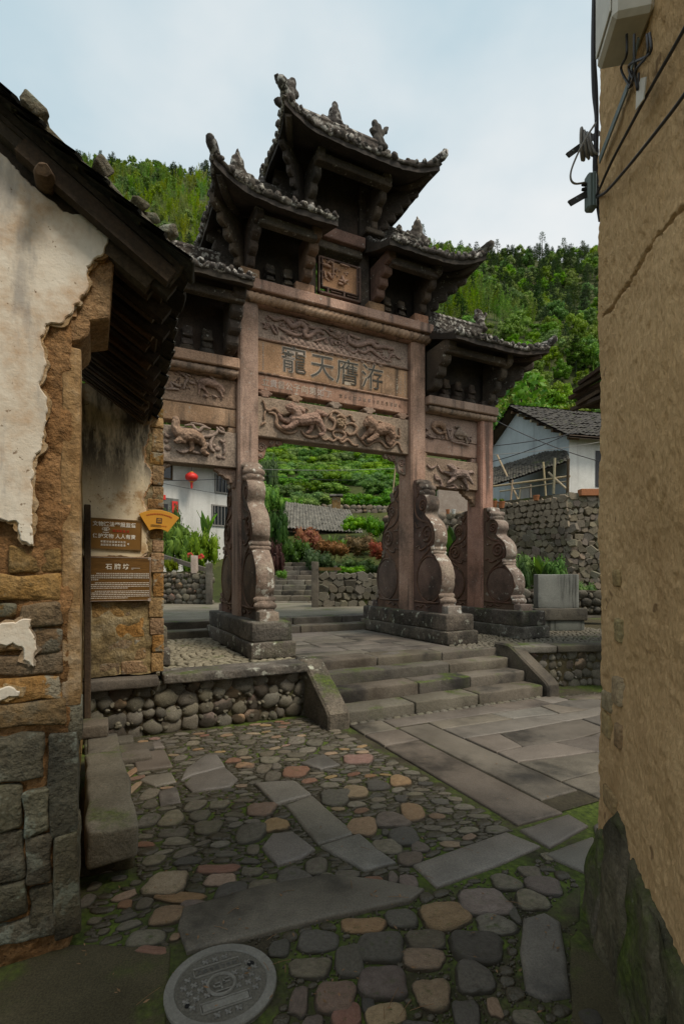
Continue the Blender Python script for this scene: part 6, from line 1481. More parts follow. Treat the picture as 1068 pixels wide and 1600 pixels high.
for i, u in enumerate((652, 738, 766, 829, 868)):
    X, Y, z = ridge_point(u); a, b = SP[i % 4]; tree('pine_tree', a, b, (X, Y-4-6*rp_.random(), z-2.2-1.5*rp_.random()), rp_.uniform(.55, .75), rp_.uniform(0, 6), 'slender pine on the ridge between the eave and the archway roofs' if u < 400 else 'slender pine standing above the forest ridge right of the archway', 'pines along the ridge')
# trees and trunks above the tea rows
def split_broad(seed, n=700, size=.26):
    r = random.Random(seed); L = []; t_ = MB(); t_.tube([(0, 0, -1), (.08, .05, 1.5), (0, .1, 3.2)], [.16, .11, .05], 7)
    for i in range(14):
        a = r.uniform(0, 6.28); k = r.random(); rr = 1.5*sqrt(r.random())*(1-.5*k); c = Vector((rr*cos(a), rr*sin(a), 1.7+2.2*k)); L.append((c, r.uniform(.45, .8)*(1-.25*k)))
        t_.tube([(0, 0, 1.2+1.0*k), c*.6+Vector((0, 0, .6)), c], [.06, .04, .015], 5)
    V, Fc = leaves(lump_cloud(n, L, r, .85), size, seed); c_ = MB(); c_.add(V, Fc)
    for c, rad in L: c_.ell(c, rad*.2, 5, 4)
    return t_.mesh('trunk', 60), c_.mesh('crown', 60, False)
SB = [split_broad(80+i, 2600, .17) for i in range(4)]
_mc = {}
def with_mat(me, mt):
    k = (me.name, mt)
    if k not in _mc: c = me.copy(); c.materials.clear(); c.materials.append(M[mt]); _mc[k] = c
    return _mc[k]
def btree(u, Y, top_v, k, mt, label, sc=None, group=None, zb=None):
    X = (u-534)/790*Y; z = HZ(X, Y) if zb is None else zb; zt = EYE+(900-top_v)/790*Y; s = (zt-z)/4.6
    return tree('leafy_tree', with_mat(SB[k][0], 'bark'), with_mat(SB[k][1], mt), (X, Y, z), s, k*1.7+u, label, group)
btree(822, 27, 585, 0, 'leaf_bush', 'pale green leafy tree behind the grey gable, left of its ridge', zb=2.5); btree(790, 26, 622, 1, 'leaf_dark', 'dark leafy tree between the archway roof and the grey house', zb=2.5); btree(862, 28, 628, 2, 'leaf_yellow', 'yellowish tree rising behind the grey house roof', zb=2.5); btree(905, 29, 618, 3, 'leaf_bush', 'leafy tree behind the roof of the grey house, next to the earth wall', zb=2.5); btree(760, 30, 640, 2, 'leaf_bush', 'leafy tree seen just past the outer archway column', zb=2.5); btree(930, 27, 640, 1, 'leaf_yellow', 'yellow green tree overlapping the edge of the earth wall', zb=2.5)
for i in range(11):
    u = 512+i*10.5+rp_.uniform(-3, 3); Yv = 47+rp_.uniform(0, 6); X = (u-534)/790*Yv; z = HZ(X, Yv); h = rp_.uniform(9, 12)
    r = empty('slender_tree', (X, Yv, z-.3)); tag(r, 'slender pale-trunked tree at the top of the tea slope', 'tree', 'slender trees above the tea rows')
    m = MB(); m.tube([(0, 0, 0), (.1, 0, h*.5), (.25*rp_.uniform(-1, 1), 0, h)], [.09, .07, .03], 6); m.build('trunk', M['palebark'], r, smooth=60)
    o = bpy.data.objects.new('crown', with_mat(SB[i % 4][1], 'leaf_dark')); COL.objects.link(o); o.parent = r; o.location = (0, 0, h*.45); o.scale = (1.3, 1.3, 1.6)
# ------------------------------------------------------------------ tea rows
TB = [bush_mesh(100+i, 1300, .10, 34, .8, .5, (.14, .30)) for i in range(5)]
for b in TB: b.materials.append(M['leaf_tea'])
rt = random.Random(15); n = 0
for row in range(11):
    Yr = 27.5+row*1.9
    X = -.20*Yr
    while X < .14*Yr:
        y = Yr+rt.uniform(-.6, .6)+.5*sin(X*.6+row); z = HZ(X, y)
        if rt.random() > .06: place('tea_bush', TB[rt.randrange(5)], (X, y, z-.15), (rt.uniform(1.3, 1.8), rt.uniform(.8, 1.0), rt.uniform(.9, 1.25)), rt.uniform(-.3, .3), ('rounded tea bush in the lowest rows, just above the hut', 'rounded tea bush in the middle rows of the slope', 'rounded tea bush in the top rows, below the pale trunks')[min(2, row//4)], 'tea bush', 'tea bushes in rows on the slope'); n += 1
        X += rt.uniform(.8, 1.5)
# ------------------------------------------------------------------ bushes and garden plants
BB = [bush_mesh(120+i, 1300, .10, 26, .95, .5, (.18, .34)) for i in range(4)]; BL = [bush_mesh(140+i, 620, .18, 16, .95, .35, (.2, .36)) for i in range(3)]
def bush(u, v_bot, v_top, w_px, Y, mt, label, k=0, kind=BB, name='bush', cat='bush', depth=.8):
    X = (u-534)/790*Y; zb = EYE+(900-v_bot)/790*Y; h = (v_bot-v_top)/790*Y; w_ = w_px/790*Y/2
    return place(name, with_mat(kind[k % len(kind)], mt), (X, Y, zb-.05*h), (w_/.95, w_*depth/.95, h/1.0), k*1.3, label, cat)
bush(275, 885, 800, 75, 15.8, 'leaf_bush', 'bright green bush below the red door paper of the white house', 0); bush(318, 892, 812, 70, 15.2, 'leaf_bush', 'bright green bush below the barred window of the white house', 1); bush(268, 860, 780, 50, 16.8, 'leaf_dark', 'dark green bush against the white house wall', 2); bush(298, 895, 845, 40, 14.9, 'leaf_bush', 'low bush with a red flower by the pale post', 3)
bush(268, 896, 868, 34, 14.4, 'leaf_yellow', 'small yellow green plant on the far cobble wall', 1)
bush(432, 880, 775, 56, 19.5, 'leaf_dark', 'tall dark bush beside the garden steps, next to the near column', 2); bush(430, 905, 830, 40, 17.2, 'leaf_purple', 'dark purple bush at the foot of the garden steps', 0); bush(462, 885, 830, 70, 19, 'leaf_dark', 'dark green bush above the garden steps', 1); bush(424, 800, 745, 50, 25, 'leaf_bush', 'green bush above the tiled hut, next to the near column', 3); bush(420, 785, 700, 46, 27, 'leaf_dark', 'dark shrub at the edge of the tea slope', 2)
bush(478, 800, 770, 80, 26.4, 'leaf_bush', 'bright leafy crop patch behind the hut ridge', 1, BL); bush(452, 802, 775, 60, 26, 'leaf_bush', 'bright leafy crop patch left of the hut ridge', 2, BL)
bush(482, 862, 818, 60, 20.0, 'leaf_red', 'rusty red shrub below the hut eave', 0, BL); bush(520, 872, 835, 90, 18.6, 'leaf_dry', 'dry brown shrub spilling over the garden wall', 1, BL); bush(590, 872, 838, 50, 17.5, 'leaf_red', 'red leaved shrub next to the far column of the middle opening', 2, BL); bush(556, 866, 830, 70, 19.4, 'leaf_dry', 'dry grass clump in the middle of the garden bank', 2, BL); bush(500, 895, 850, 70, 17.8, 'leaf_dark', 'dark low shrub behind the garden gate post', 3); bush(560, 905, 865, 100, 16.5, 'leaf_dark', 'dark shrub along the top of the field stone wall', 0)
bush(556, 830, 800, 60, 22, 'leaf_bush', 'green shrub at the end of the hut roof', 0); bush(592, 840, 800, 60, 21.5, 'leaf_bush', 'green shrub under the terrace wall', 3); bush(575, 862, 830, 40, 20.5, 'leaf_yellow', 'mossy yellow green shrub on the bank', 1); bush(545, 898, 882, 60, 13.6, 'leaf_bush', 'sprawling plant on top of the field stone wall', 2, BL)
bush(835, 925, 850, 90, 12.6, 'leaf_bush', 'leafy green plants in front of the tall stone wall', 1, BL); bush(862, 920, 862, 50, 12.2, 'leaf_bush', 'leafy plant beside the grey stele', 2, BL); bush(812, 930, 862, 40, 12.0, 'leaf_dark', 'dark leafy plant next to the outer drum stone', 0, BL); bush(912, 940, 900, 60, 11.6, 'leaf_bush', 'green plants behind the low wall by the earth house', 3); bush(700, 900, 830, 40, 14, 'leaf_dark', 'broad leaved plants seen between the two far columns', 1, BL); bush(722, 860, 800, 30, 15, 'leaf_yellow', 'mossy creeper on the wall between the far columns', 2)
bush(440, 905, 888, 26, 14.6, 'leaf_bush', 'small weed tuft at the bottom of the garden steps', 2)
for i, (u, v) in enumerate(((297, 868), (314, 870))):
    X, z = on_Y(u, v, 14.75); m = MB()
    for j in range(5): a = j*1.257; m.ell((X+.05*cos(a), 14.75, z+.05*sin(a)), (.05, .03, .05), 6, 4)
    tag(m.build('red_flower', plain('petal_%d' % i, (.5, .04, .03), .5)), ['red blossom on the bush left of the pale post', 'red blossom on the bush behind the pale post'][i], 'flower')
def banana(u, v_bot, Y, n, h_px, label, seed, mt='leaf_bush'):
    X = (u-534)/790*Y; zb = EYE+(900-v_bot)/790*Y; h = h_px/790*Y; r = random.Random(seed); root = empty('broad_leaved_plant', (X, Y, zb)); tag(root, label, 'plant')
    for i in range(n):
        a = r.uniform(0, 6.28); l = h*r.uniform(.7, 1.0); ln = r.uniform(.15, .5); m = MB(); V = []; Fc = []
        for j in range(7):
            t_ = j/6; c = Vector((cos(a)*ln*l*t_**1.6, sin(a)*ln*l*t_**1.6, l*(t_-.25*ln*t_**3))); w_ = .13*l*sin(pi*min(1, t_*.9+.08)); sd = Vector((-sin(a), cos(a), 0))*w_; V += [c-sd+Vector((0, 0, .03*l)), c, c+sd+Vector((0, 0, .03*l))]
        for j in range(6): Fc += [(j*3, j*3+1, j*3+4, j*3+3), (j*3+1, j*3+2, j*3+5, j*3+4)]
        m.add(V, Fc); m.build('leaf', M[mt], root, smooth=180, fix=False)
banana(322, 846, 16.0, 9, 52, 'banana plant with upright leaves in front of the white house', 1); banana(520, 862, 19.0, 12, 30, 'clump of upright green leaves in front of the hut', 2); banana(535, 866, 18.8, 10, 28, 'clump of green leaves right of the hut wall', 3); banana(705, 880, 13.5, 10, 70, 'broad dark leaves rising between the two far columns', 4, 'leaf_dark'); banana(842, 905, 12.0, 10, 40, 'broad leaves rising above the stele', 5)
# ------------------------------------------------------------------ walls, posts and steps of the yard
def wpt(u, Y): return ((u-534)/790*Y, Y)
def far_wall(name, label, u0, u1, Y0, Y1, v_top, row, seed, mat='wallstone', zb=.765, cap=300, size=1.0, depth=.5, angular=False):
    a, b = wpt(u0, Y0), wpt(u1, Y1); zt = EYE+(900-v_top)/790*(Y0+Y1)/2
    return cob_wall(name, label, a, b, zb, zt, row, seed, mat, thick=.4, world=True, cap=cap, size=size, depth=depth, angular=angular)
far_wall('cobble_wall', 'low dark cobble wall across the yard below the white house', 205, 324, 14.2, 14.0, 893, .155, 31)
far_wall('field_stone_wall', 'squared field stone wall seen through the middle opening', 497, 640, 12.8, 13.2, 896, .19, 32, 'wallstone', size=1.05, angular=True)
far_wall('low_cobble_wall', 'low cobble wall behind the grey stele', 700, 960, 11.4, 10.6, 922, .16, 33, 'wallstone')
def post(name, label, u, v0, v1, Y, w_px, mat, cat='post'):
    X = (u-534)/790*Y; z1 = EYE+(900-v0)/790*Y; z0 = EYE+(900-v1)/790*Y; w_ = w_px/790*Y/2; me = worn(w_, w_, (z1-z0)/2, .015, .012, 6, int(u), 2); o = link(name, me, M[mat]); o.location = (X, Y, (z0+z1)/2); return tag(o, label, cat)
post('stone_post', 'dark square stone post at the end of the far cobble wall', 327, 880, 947, 13.8, 9, 'step'); post('stone_post', 'pale stone post standing on the far cobble wall', 304, 868, 896, 14.1, 9, 'chalk'); post('stone_post', 'tall weathered post at the corner of the field stone wall', 492, 878, 952, 12.6, 11, 'step'); post('stone_post', 'short stone gate post top behind the field stone wall', 524, 884, 900, 13.4, 5, 'step')
m = MB(); a, b = Vector((*wpt(230, 14.6), 0)), Vector((*wpt(330, 14.3), 0)); a.z = EYE+(900-862)/790*14.6; b.z = EYE+(900-893)/790*14.3; bar(m, a, b, .16, .12, Vector((0, 0, 1))); tag(m.build('stone_rail', M['step']), 'sloping stone hand rail above the far cobble wall', 'rail')
m = MB(); a, b = Vector((*wpt(497, 12.9), EYE+(900-889)/790*12.9)), Vector((*wpt(532, 13.3), EYE+(900-889)/790*13.3)); bar(m, a, b, .05, .08, Vector((0, 0, 1))); tag(m.build('timber_rail', M['wood_brown']), 'short weathered rail on the field stone wall', 'rail')
GS = empty('garden_steps', (*wpt(455, 16), .76)); tag(GS, 'flight of rough stone garden steps climbing behind the archway', 'stairs')
q = random.Random(3)
for i in range(9):
    Yv = 15.0+i*.42; z = .80+i*.155; u0, u1 = 425-i*2, 500-i*1.5; X0, X1 = (u0-534)/790*Yv, (u1-534)/790*Yv; x = X0; j = 0
    while x < X1:
        w_ = min(q.uniform(.4, .75), X1-x+.2); me = worn(w_/2-.006, .26, .11, .025, .016, 6, i*7+j, 2); o = link('tread', me, M['step'], GS); o.location = (x+w_/2-GS.location.x, Yv-GS.location.y, z-.11-GS.location.z); x += w_; j += 1
# ------------------------------------------------------------------ stele
SLB = empty('stone_stele', (*wpt(868, 9.5), TZ), .08); tag(SLB, 'grey rain-streaked stone stele on a stepped base', 'stele')
M['stele'] = stone('stele_stone', (.15, .158, .146), (.205, .215, .198), (.24, .25, .228), sc=2, grain=60, gr=.2, bump=.3, streak=(7, 1.0, (.035, .035, .03)), dark=.5)
for nm, hx, hy, z0, z1, mt in (('slab', .40, .09, .42, 1.05, 'stele'), ('base', .50, .20, .20, .42, 'step'), ('footing', .46, .17, 0, .20, 'stele')):
    me = worn(hx, hy, (z1-z0)/2, .015, .008, 5, int(z1*50), 2); o = link(nm, me, M[mt], SLB); o.location = (0, 0, (z0+z1)/2)
# ------------------------------------------------------------------ tall retaining wall and the grey house on it
C0 = (6.66, 15.0)
def big_wall(name, label, a, b, h0, h1, seed, row=.20):
    r = cob_wall(name, label, a, b, h0, h1, row, seed, 'wallstone_far', thick=2.5, world=True, cap=298, size=1.0, depth=.45, angular=True); return r
big_wall('stone_terrace_wall', 'tall dry-stone terrace wall under the grey house, shaded face', (3.6, 18.5), C0, .76, 4.02, 41); big_wall('stone_terrace_wall', 'tall dry-stone terrace wall under the grey house, face beside the earth wall', C0, (10.2, 14.7), .76, 4.02, 42)
m = MB(); m.prism([(3.9, 18.7), C0, (14, 14.6), (16, 30), (3.9, 30)], 3.6, 4.0, 'z'); tag(m.build('upper_ground', M['yard']), kind='structure')
M['bluewall'] = stone('grey_render', (.33, .365, .375), (.42, .46, .47), (.46, .50, .51), sc=1.5, grain=40, gr=.12, bump=.2, streak=(4, .4, (.17, .19, .19)))
M['whitewall'] = stone('whitewash', (.46, .46, .43), (.58, .58, .55), (.63, .63, .60), sc=1.2, grain=30, gr=.1, bump=.2, streak=(4, .4, (.28, .27, .25)))
GH = empty('grey_house', (7.4, 16.5, 4.0)); tag(GH, 'grey rendered house with tiled gable roof on the stone terrace', 'house')
GD = Vector((-.30, .954, 0)); GE = Vector((.97, .24, 0))   # along the gable / along the ridge
def GP(a, b, z): return GD*a+GE*b+Vector((0, 0, z))
WG, EH_, AP = 5.2, 2.20, 3.75
m = MB(); m.add([GP(0,0,-.2), GP(WG,0,-.2), GP(WG,0,EH_), GP(WG/2,0,AP), GP(0,0,EH_)], [(0,1,2,3,4)]); m.build('gable_wall', M['bluewall'], GH)
m = MB(); m.add([GP(0,.0,-.2), GP(0,7,-.2), GP(0,7,EH_), GP(0,0,EH_)], [(0,1,2,3)]); m.add([GP(WG,.0,-.2), GP(WG,7,-.2), GP(WG,7,EH_), GP(WG,0,EH_)], [(0,1,2,3)]); m.build('front_wall', M['whitewall'], GH)
for a0, a1, z0, z1 in ((-.45, WG/2, EH_-.20, AP+.14), (WG+.45, WG/2, EH_-.20, AP+.14)):
    m = MB(); m.grid(lambda s, t_: tuple(GP(a0+(a1-a0)*t_, -.35+7.5*s, z0+(z1-z0)*t_+.02*noise.noise(Vector((s*30, t_*9, 1))))), 30, 10); m.grid(lambda s, t_: tuple(GP(a0+(a1-a0)*t_, -.35+7.5*s, z0-.07+(z1-z0)*t_)), 8, 4)
    rf = m.build('roof', M['wood'], GH, fix=False); t2 = MB(); qq = random.Random(int(a0*10))
    for i in range(42):
        for j in range(12):
            s, t_ = (i+.5)/42, j/12; p = GP(a0+(a1-a0)*(t_+.02), -.38+7.5*s, z0+(z1-z0)*(t_+.02)+.035+qq.uniform(-.012, .02)); d = (GP(a1, 0, z1)-GP(a0, 0, z0)).normalized(); e = GE; n_ = e.cross(d); n_ = n_ if n_.z > 0 else -n_
            V = [p-e*.10, p+n_*.035, p+e*.10, p+e*.10+d*.28-n_*.02, p+n_*.02+d*.28, p-e*.10+d*.28-n_*.02]; t2.add(V, [(0,1,4,5),(1,2,3,4)])
    tag(t2.build('roof_tiles', M['tile'], rf, fix=False), kind='stuff')
for i in range(9):
    t_ = i/8; m = MB(); a_ = -.3+(WG/2+.3)*t_; z_ = EH_-.24+(AP-EH_+.16)*t_; m.tube([GP(a_, -.30, z_), GP(a_, .1, z_)], .055, 8); m.build('purlin_end', M['bamboo'] if i % 2 else M['wood_brown'], GH, smooth=60)
for (a_, z0, z1, b0, b1) in ((0, .5, 1.7, 1.0, 1.8),):
    m = MB(); m.add([GP(-.02, b0, z0), GP(-.02, b1, z0), GP(-.02, b1, z1), GP(-.02, b0, z1)], [(0,1,2,3)]); m.build('window', M['cable'], GH)
# lean-to of bamboo poles in front of the gable
SH = empty('bamboo_lean_to', (6.2, 15.9, 4.0)); tag(SH, 'bamboo pole lean-to with a tiled roof against the grey house', 'shed')
def SHp(u, v, Y): X, z = on_Y(u, v, Y); return Vector((X, Y, z))-SH.location
m = MB(); A, B, C_, D_ = SHp(745,768,17.6), SHp(889,722,15.9), SHp(880,700,17.0), SHp(755,738,19.4)
V = [A, B, C_, D_]; m.grid(lambda s, t_: tuple((A.lerp(B, s)).lerp(D_.lerp(C_, s), t_)), 20, 6); sh_r = m.build('roof', M['wood'], SH, fix=False)
t2 = MB(); qq = random.Random(4)
for i in range(30):
    for j in range(8):
        p = (A.lerp(B, (i+.5)/30)).lerp(D_.lerp(C_, (i+.5)/30), j/8)+Vector((0, 0, .03+qq.uniform(0, .03))); e = (B-A).normalized()*.07; d = (D_-A).normalized()*.28; t2.add([p-e, p+Vector((0, 0, .04)), p+e, p+e+d, p+Vector((0, 0, .04))+d, p-e+d], [(0,1,4,5),(1,2,3,4)])
tag(t2.build('roof_tiles', M['tile'], sh_r, fix=False), kind='stuff')
for (p, w_) in ((((776,711,18.4),(811,785,16.3)), .035), (((800,750,16.6),(797,786,16.5)), .03), (((848,722,16.2),(852,775,16.1)), .03), (((866,716,15.8),(864,772,15.7)), .04), (((887,718,15.4),(886,770,15.4)), .045), (((856,738,15.9),(885,765,15.5)), .035), (((770,760,17.0),(890,744,15.5)), .035), (((780,768,16.8),(886,752,15.6)), .025), (((828,757,16.3),(829,783,16.2)), .03), (((812,762,16.5),(810,786,16.4)), .03)):
    m = MB(); m.tube([SHp(*p[0]), SHp(*p[1])], w_, 7); m.build('pole', M['bamboo'] if p[0][0] != 887 else M['wood_brown'], SH, smooth=60)
m = MB(); a, b, c, d = SHp(813,757,17.6), SHp(826,757,17.5), SHp(826,784,17.5), SHp(813,784,17.6); m.add([a, b, c, d], [(0,1,2,3)]); m.build('hung_sheet', M['whitewall'], SH)
def pot(u, v, Y, w_px, h_px, mt, label, plant=None):
    X = (u-534)/790*Y; z = EYE+(900-v)/790*Y; r_ = w_px/790*Y/2; h = h_px/790*Y; o = empty('flower_pot', (X, Y, z)); tag(o, label, 'pot'); m = MB(); m.lathe([(r_*.7, 0), (r_, h*.85), (r_*1.08, h*.85), (r_*1.08, h), (r_*.9, h), (r_*.85, h*.8)], n=14); m.build('vessel', M[mt], o, smooth=40)
    if plant: p = bpy.data.objects.new('plant', with_mat(BL[1], plant)); COL.objects.link(p); p.parent = o; p.location = (0, 0, h*.9); p.scale = (r_*1.3, r_*1.3, r_*1.6)
M['terracotta'] = plain('terracotta', (.30, .115, .045), .8, grain=(20, .15))
pot(772, 795, 15.6, 9, 12, 'terracotta', 'orange flower pot nearest the outer column, on the terrace wall', 'leaf_bush'); pot(783, 794, 15.5, 10, 10, 'terracotta', 'second orange flower pot on the terrace wall', 'leaf_yellow'); pot(837, 782, 15.6, 10, 8, 'terracotta', 'flower pot under the bamboo lean-to'); pot(699, 803, 14.6, 6, 7, 'terracotta', 'reddish pot on the pale block wall'); pot(708, 803, 14.6, 7, 7, 'whitewall', 'white pot on the pale block wall')
m = MB(); p = SHp(905, 775, 14.9)+SH.location; m.box(p.x, p.x+1.6, p.y-.1, p.y+.15, p.z, p.z+.20, .01); tag(m.build('planter_box', M['terracotta']), 'long red planter box on the terrace wall', 'planter')
a = wpt(683, 15.0); m = MB(); m.box(a[0], a[0]+.95, 14.9, 15.15, 1.4, EYE+(900-766)/790*15, .01); tag(m.build('block_wall', M['chalk']), 'pale block wall seen between the two far columns', 'wall')
a = wpt(672, 14.8); far_wall('rubble_wall', 'rubble wall under the pale block wall', 600, 760, 15.6, 14.4, 803, .22, 44, 'wallstone_far')
# cables across the gable and the valley
def gcable(label, a, b, sag=.15, r=.012, mat='cable'):
    A_, B_ = Vector((*[(a[0]-534)/790*a[2], a[2]], EYE+(900-a[1])/790*a[2])), Vector((*[(b[0]-534)/790*b[2], b[2]], EYE+(900-b[1])/790*b[2])); m = MB(); m.tube([A_.lerp(B_, i/10)-Vector((0, 0, sag*4*(i/10)*(1-i/10))) for i in range(11)], r, 5); tag(m.build('overhead_cable', M[mat], smooth=180), label, 'cable')
gcable('cable crossing the grey gable, falling to the right', (770,655,14),(940,722,13.2), .1); gcable('cable crossing the grey gable, rising to the right', (700,735,14),(900,672,13.5), .15); gcable('cable low across the grey gable', (700,700,14),(905,675,13.5), .1); gcable('thin pale wire low across the grey house', (700,712,14),(940,690,13.4), .1, .008, 'greycable'); gcable('long pale wire across the tea slope', (380,732,24),(640,731,24), .1, .012, 'greycable'); gcable('faint cable below the wire across the tea slope', (390,740,24),(560,750,24), .1, .01)
gcable('cable along the white house wall, upper', (240,750,17.5),(372,746,17.5), .05); gcable('cable along the white house wall, lower', (240,752,18.0),(372,776,18.0), .03, .008)
tag(MB().tube([(*wpt(611, 22), EYE+(900-792)/790*22), (*wpt(619, 22), EYE+(900-715)/790*22)], .035, 7).build('bamboo_pole', M['bamboo'], smooth=60), 'leaning bamboo pole at the edge of the tea slope', 'pole')
# ------------------------------------------------------------------ tiled hut
HU = empty('tiled_hut', (*wpt(505, 24), 2.6)); tag(HU, 'small hut with a grey tiled roof below the tea slope', 'hut')
def HP(u, v, Y): X, z = on_Y(u, v, Y); return Vector((X, Y, z))-HU.location
A, B, C_, D_ = HP(440,826,22.6), HP(566,834,23.0), HP(545,800,25.4), HP(446,786,25.0)
m = MB(); m.grid(lambda s, t_: tuple((A.lerp(B, s)).lerp(D_.lerp(C_, s), t_)), 12, 5); m.grid(lambda s, t_: tuple((A.lerp(B, s)).lerp(D_.lerp(C_, s), t_)-Vector((0, 0, .12))), 6, 3); rf = m.build('roof', M['wood'], HU, fix=False); t2 = MB()
for i in range(24):
    for j in range(12):
        p = (A.lerp(B, (i+.5)/24)).lerp(D_.lerp(C_, (i+.5)/24), (j-.3)/12)+Vector((0, 0, .04+qq.uniform(0, .04))); e = (B-A).normalized()*.075; d = (D_-A).normalized()*.26; t2.add([p-e, p+Vector((0, 0, .06)), p+e, p+e+d, p+Vector((0, 0, .06))+d, p-e+d], [(0,1,4,5),(1,2,3,4)])
M['tile_far'] = stone('pale_roof_tile', (0.090, 0.087, 0.078), (0.165, 0.158, 0.143), (0.255, 0.240, 0.217), sc=4, grain=10, gr=.4, bump=.5, var=.2, lichen=((.26, .255, .23), .6, 6))
tag(t2.build('roof_tiles', M['tile_far'], rf, fix=False), kind='stuff')
m = MB(); m.box(HP(470,850,23.6).x, HP(556,850,23.6).x, -.1, 2.0, -.3, HP(500,826,23.5).z, .0); m.build('wall', M['orangebrick'], HU)
p = HP(525, 806, 25.5)+HU.location; CH = empty('stone_pillar', p); tag(CH, 'short plastered pillar with a cap beside the hut roof', 'pillar'); m = MB(); m.box(-.22, .22, -.2, .2, -.6, .95, .03); m.build('shaft', M['mudbrick'], CH); m = MB(); m.box(-.34, .34, -.3, .3, .95, 1.05, .02); m.build('cap', M['tile_far'], CH)
far_wall('terrace_wall', 'rubble terrace wall at the foot of the tea slope', 480, 640, 26.2, 26.8, 790, .26, 45, 'wallstone_far', zb=3.6)
# ------------------------------------------------------------------ white house with lantern
WH = empty('white_house', (*wpt(200, 17.6), .8), atan2(.71, .70)); tag(WH, 'whitewashed house with barred windows behind the near opening', 'house')
WO = Vector((*wpt(200, 17.6), 0)); WDv = Vector((.70, .71, 0)).normalized(); WNv = Vector((WDv.y, -WDv.x, 0))
def on_wh(u, v):
    d = ray(u, v); t_ = WO.dot(WNv)/d.dot(WNv); p = d*t_; return (Vector((p.x, p.y, 0))-WO).dot(WDv), EYE+p.z-.8
SMAX = on_wh(372, 760)[0]; sE, zE = on_wh(300, 727); z_eave = zE+.05
m = MB(); m.box(-3, SMAX, .0, 5, -.4, z_eave, 0); m.build('wall', M['whitewall'], WH)
m = MB(); m.prism([(-.7, z_eave-.10), (-.7, z_eave-.02), (2.6, z_eave+1.5), (5.8, z_eave), (2.6, z_eave+1.4)], -3.4, SMAX+.3, 'x'); rf = m.build('roof', M['tile_far'], WH); t2 = MB()
for i in range(int((SMAX+3.5)/.18)): t2.tube([(-3.3+i*.18, -.74, z_eave-.0), (-3.3+i*.18, .9, z_eave+.78)], .05, 5)
tag(t2.build('roof_tiles', M['tile_far'], rf), kind='stuff')
def wh_box(name, u0, v0, u1, v1, y0, y1, mat, parent=WH):
    s0, z1 = on_wh(u0, v0); s1, z0 = on_wh(u1, v1); _, z1b = on_wh(u1, v0+(v1-v0)*0); m = MB(); m.box(s0, s1, y0, y1, z0, z0+(z1-z0), .004); return m.build(name, M[mat], parent), s0, s1, z0, z1
M['glass'] = plain('dark_window_glass', (.02, .025, .028), .15, spec=.5)
for (u0, v0, u1, v1, nb) in ((240,724,267,748,0),(337,742,360,771,4),(332,790,362,822,6)):
    o, s0, s1, z0, z1 = wh_box('window', u0, v0, u1, v1, -.02, .05, 'glass')
    f = MB()
    for a in ((s0-.05, s0, z0-.05, z1+.05), (s1, s1+.05, z0-.05, z1+.05), (s0, s1, z0-.05, z0), (s0, s1, z1, z1+.05)): f.box(a[0], a[1], -.05, .0, a[2], a[3])
    f.build('frame', M['wood_brown'] if nb == 0 else M['greycable'], o)
    for i in range(nb): b_ = MB(); x = s0+(i+.5)*(s1-s0)/nb; b_.box(x-.012, x+.012, -.06, -.035, z0, z1); b_.build('bar', M['greycable'], o)
wh_box('door_panel', 236, 775, 279, 822, -.03, .02, 'stele'); wh_box('doorway', 236, 785, 262, 826, -.04, .0, 'cable')
M['redpaper'] = plain('red_paper', (.62, .035, .025), .7); M['blackpaint'] = plain('black_brush', (.02, .02, .02), .7)
for (u0, v0, u1, v1, lab) in ((268,783,277,802,'red couplet paper beside the doorway of the white house'), (252,773,258,781,'small red paper above the doorway of the white house')):
    s0, z1 = on_wh(u0, v0); s1, z0 = on_wh(u1, v1); r = empty('red_paper', WO+WDv*s0+Vector((0, 0, .8))+WNv*.05, atan2(WDv.y, WDv.x)); m = MB(); m.box(0, s1-s0, -.004, .004, z0, z1); m.build('sheet', M['redpaper'], r); tag(r, lab, 'paper')
    if v1-v0 > 15:
        for j in range(2): qq2 = strokes(None, (s1-s0)/2, -.005, z0+(z1-z0)*(.28+.42*j), .13, 990+j, None); qq2.build('brush_mark', M['blackpaint'], r)
for (va, vb) in ((757,770),(782,0)):
    pass
s, z = on_wh(290, 748); LN = empty('red_lantern', WO+WDv*s+Vector((0, 0, z+.8))+WNv*.45); tag(LN, 'round red paper lantern hanging in front of the white house', 'lantern')
m = MB(); n = 20; V = []; Fc = []
for i in range(9):
    a = -pi/2+pi*i/8
    for k in range(n): t_ = 2*pi*k/n; r_ = .235*max(.25, cos(a))*(1+.03*cos(10*t_)); V.append((r_*cos(t_), r_*sin(t_), .175*sin(a)))
for i in range(8):
    for k in range(n): Fc.append((i*n+k, i*n+(k+1) % n, (i+1)*n+(k+1) % n, (i+1)*n+k))
m.add(V, Fc); M['lantern'] = plain('lantern_silk', (.62, .03, .022), .5); m.build('shade', M['lantern'], LN, smooth=180)
m = MB(); m.lathe([(.075,-.20),(.08,-.16),(.06,-.16)], n=12); m.lathe([(.06,.16),(.08,.17),(.07,.20)], n=12); m.build('cap', M['yellow'], LN)
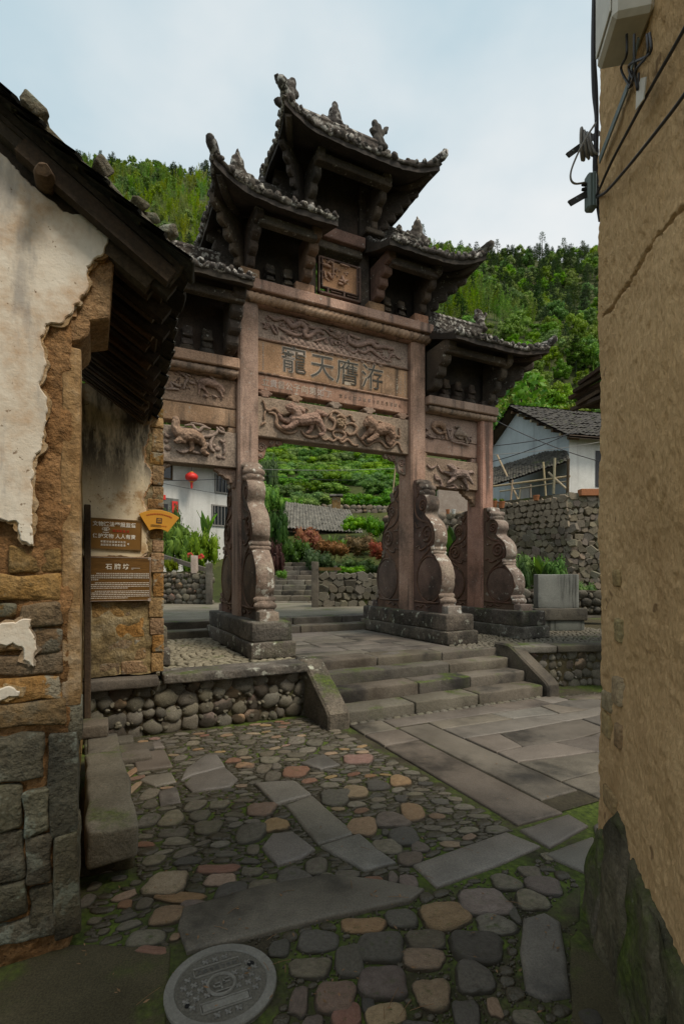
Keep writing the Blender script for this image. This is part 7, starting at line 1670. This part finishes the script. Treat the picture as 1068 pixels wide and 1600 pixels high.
m = MB(); m.tube([(0,0,-.2),(0,0,-.42)], [.05,.035], 8); m.build('tassel', M['lantern'], LN); m = MB(); m.tube([(0,0,.2),(0,0,.55)], .008, 5); m.build('cord', M['cable'], LN)
# dark timber eave poking out past the earth wall
TE = empty('timber_house', (*wpt(925, 7.0), 3.4)); tag(TE, 'house whose dark timber eave pokes out beside the earth wall', 'house')
m = MB(); m.box(.62, 4.5, -.5, .6, -2.9, .25, .01); m.build('wall', M['oldrender'], TE)
m = MB(); m.add([(.2,-1.0,.30),(4.8,-1.0,.30),(4.8,1.5,1.5),(.2,1.5,1.5),(.2,-1.0,.36),(4.8,-1.0,.36),(4.8,1.5,1.56),(.2,1.5,1.56)], [(0,1,2,3),(4,5,6,7),(0,1,5,4),(1,2,6,5),(2,3,7,6),(3,0,4,7)]); m.build('roof', M['tile'], TE) if False else None
def TEp(u, v, Y): X, z = on_Y(u, v, Y); return Vector((X, Y, z))-TE.location
for i, (a, b) in enumerate((((890,622,7.6),(960,590,6.8)),((897,612,7.4),(960,575,6.7)),((893,640,7.4),(960,612,6.7)),((905,600,7.3),(960,560,6.6)),((900,632,7.2),(960,598,6.8)))):
    m = MB(); bar(m, TEp(*a), TEp(*b), .07, .05, Vector((0, 0, 1))); m.build('rafter', M['wood'], TE)
m = MB(); m.add([TEp(898,622,7.3), TEp(965,590,6.6), TEp(965,640,6.9), TEp(908,638,7.5)], [(0,1,2,3)]); m.build('board', M['wood'], TE)

# fallen leaves and straw caught between the cobbles
r = random.Random(44); pos = []
for i in range(150):
    u, v = r.uniform(120, 900), r.uniform(1180, 1600); X, Y = on_z(u, v); pos.append((Vector((X, Y, .030)), Vector((0, 0, 1))))
V, Fc = leaves(pos, .020, 5, asp=.4, jit=.25); m = MB(); m.add(V, Fc)
for i in range(26):
    u, v = r.uniform(120, 900), r.uniform(1250, 1600); X, Y = on_z(u, v); a = r.uniform(0, 3.1); l = r.uniform(.02, .05); m.tube([(X-l*cos(a), Y-l*sin(a), .028), (X, Y, .031), (X+l*cos(a), Y+l*sin(a), .028)], .0012, 4)
tag(m.build('leaf_litter', M['leaf_dry'], fix=False), kind='stuff')
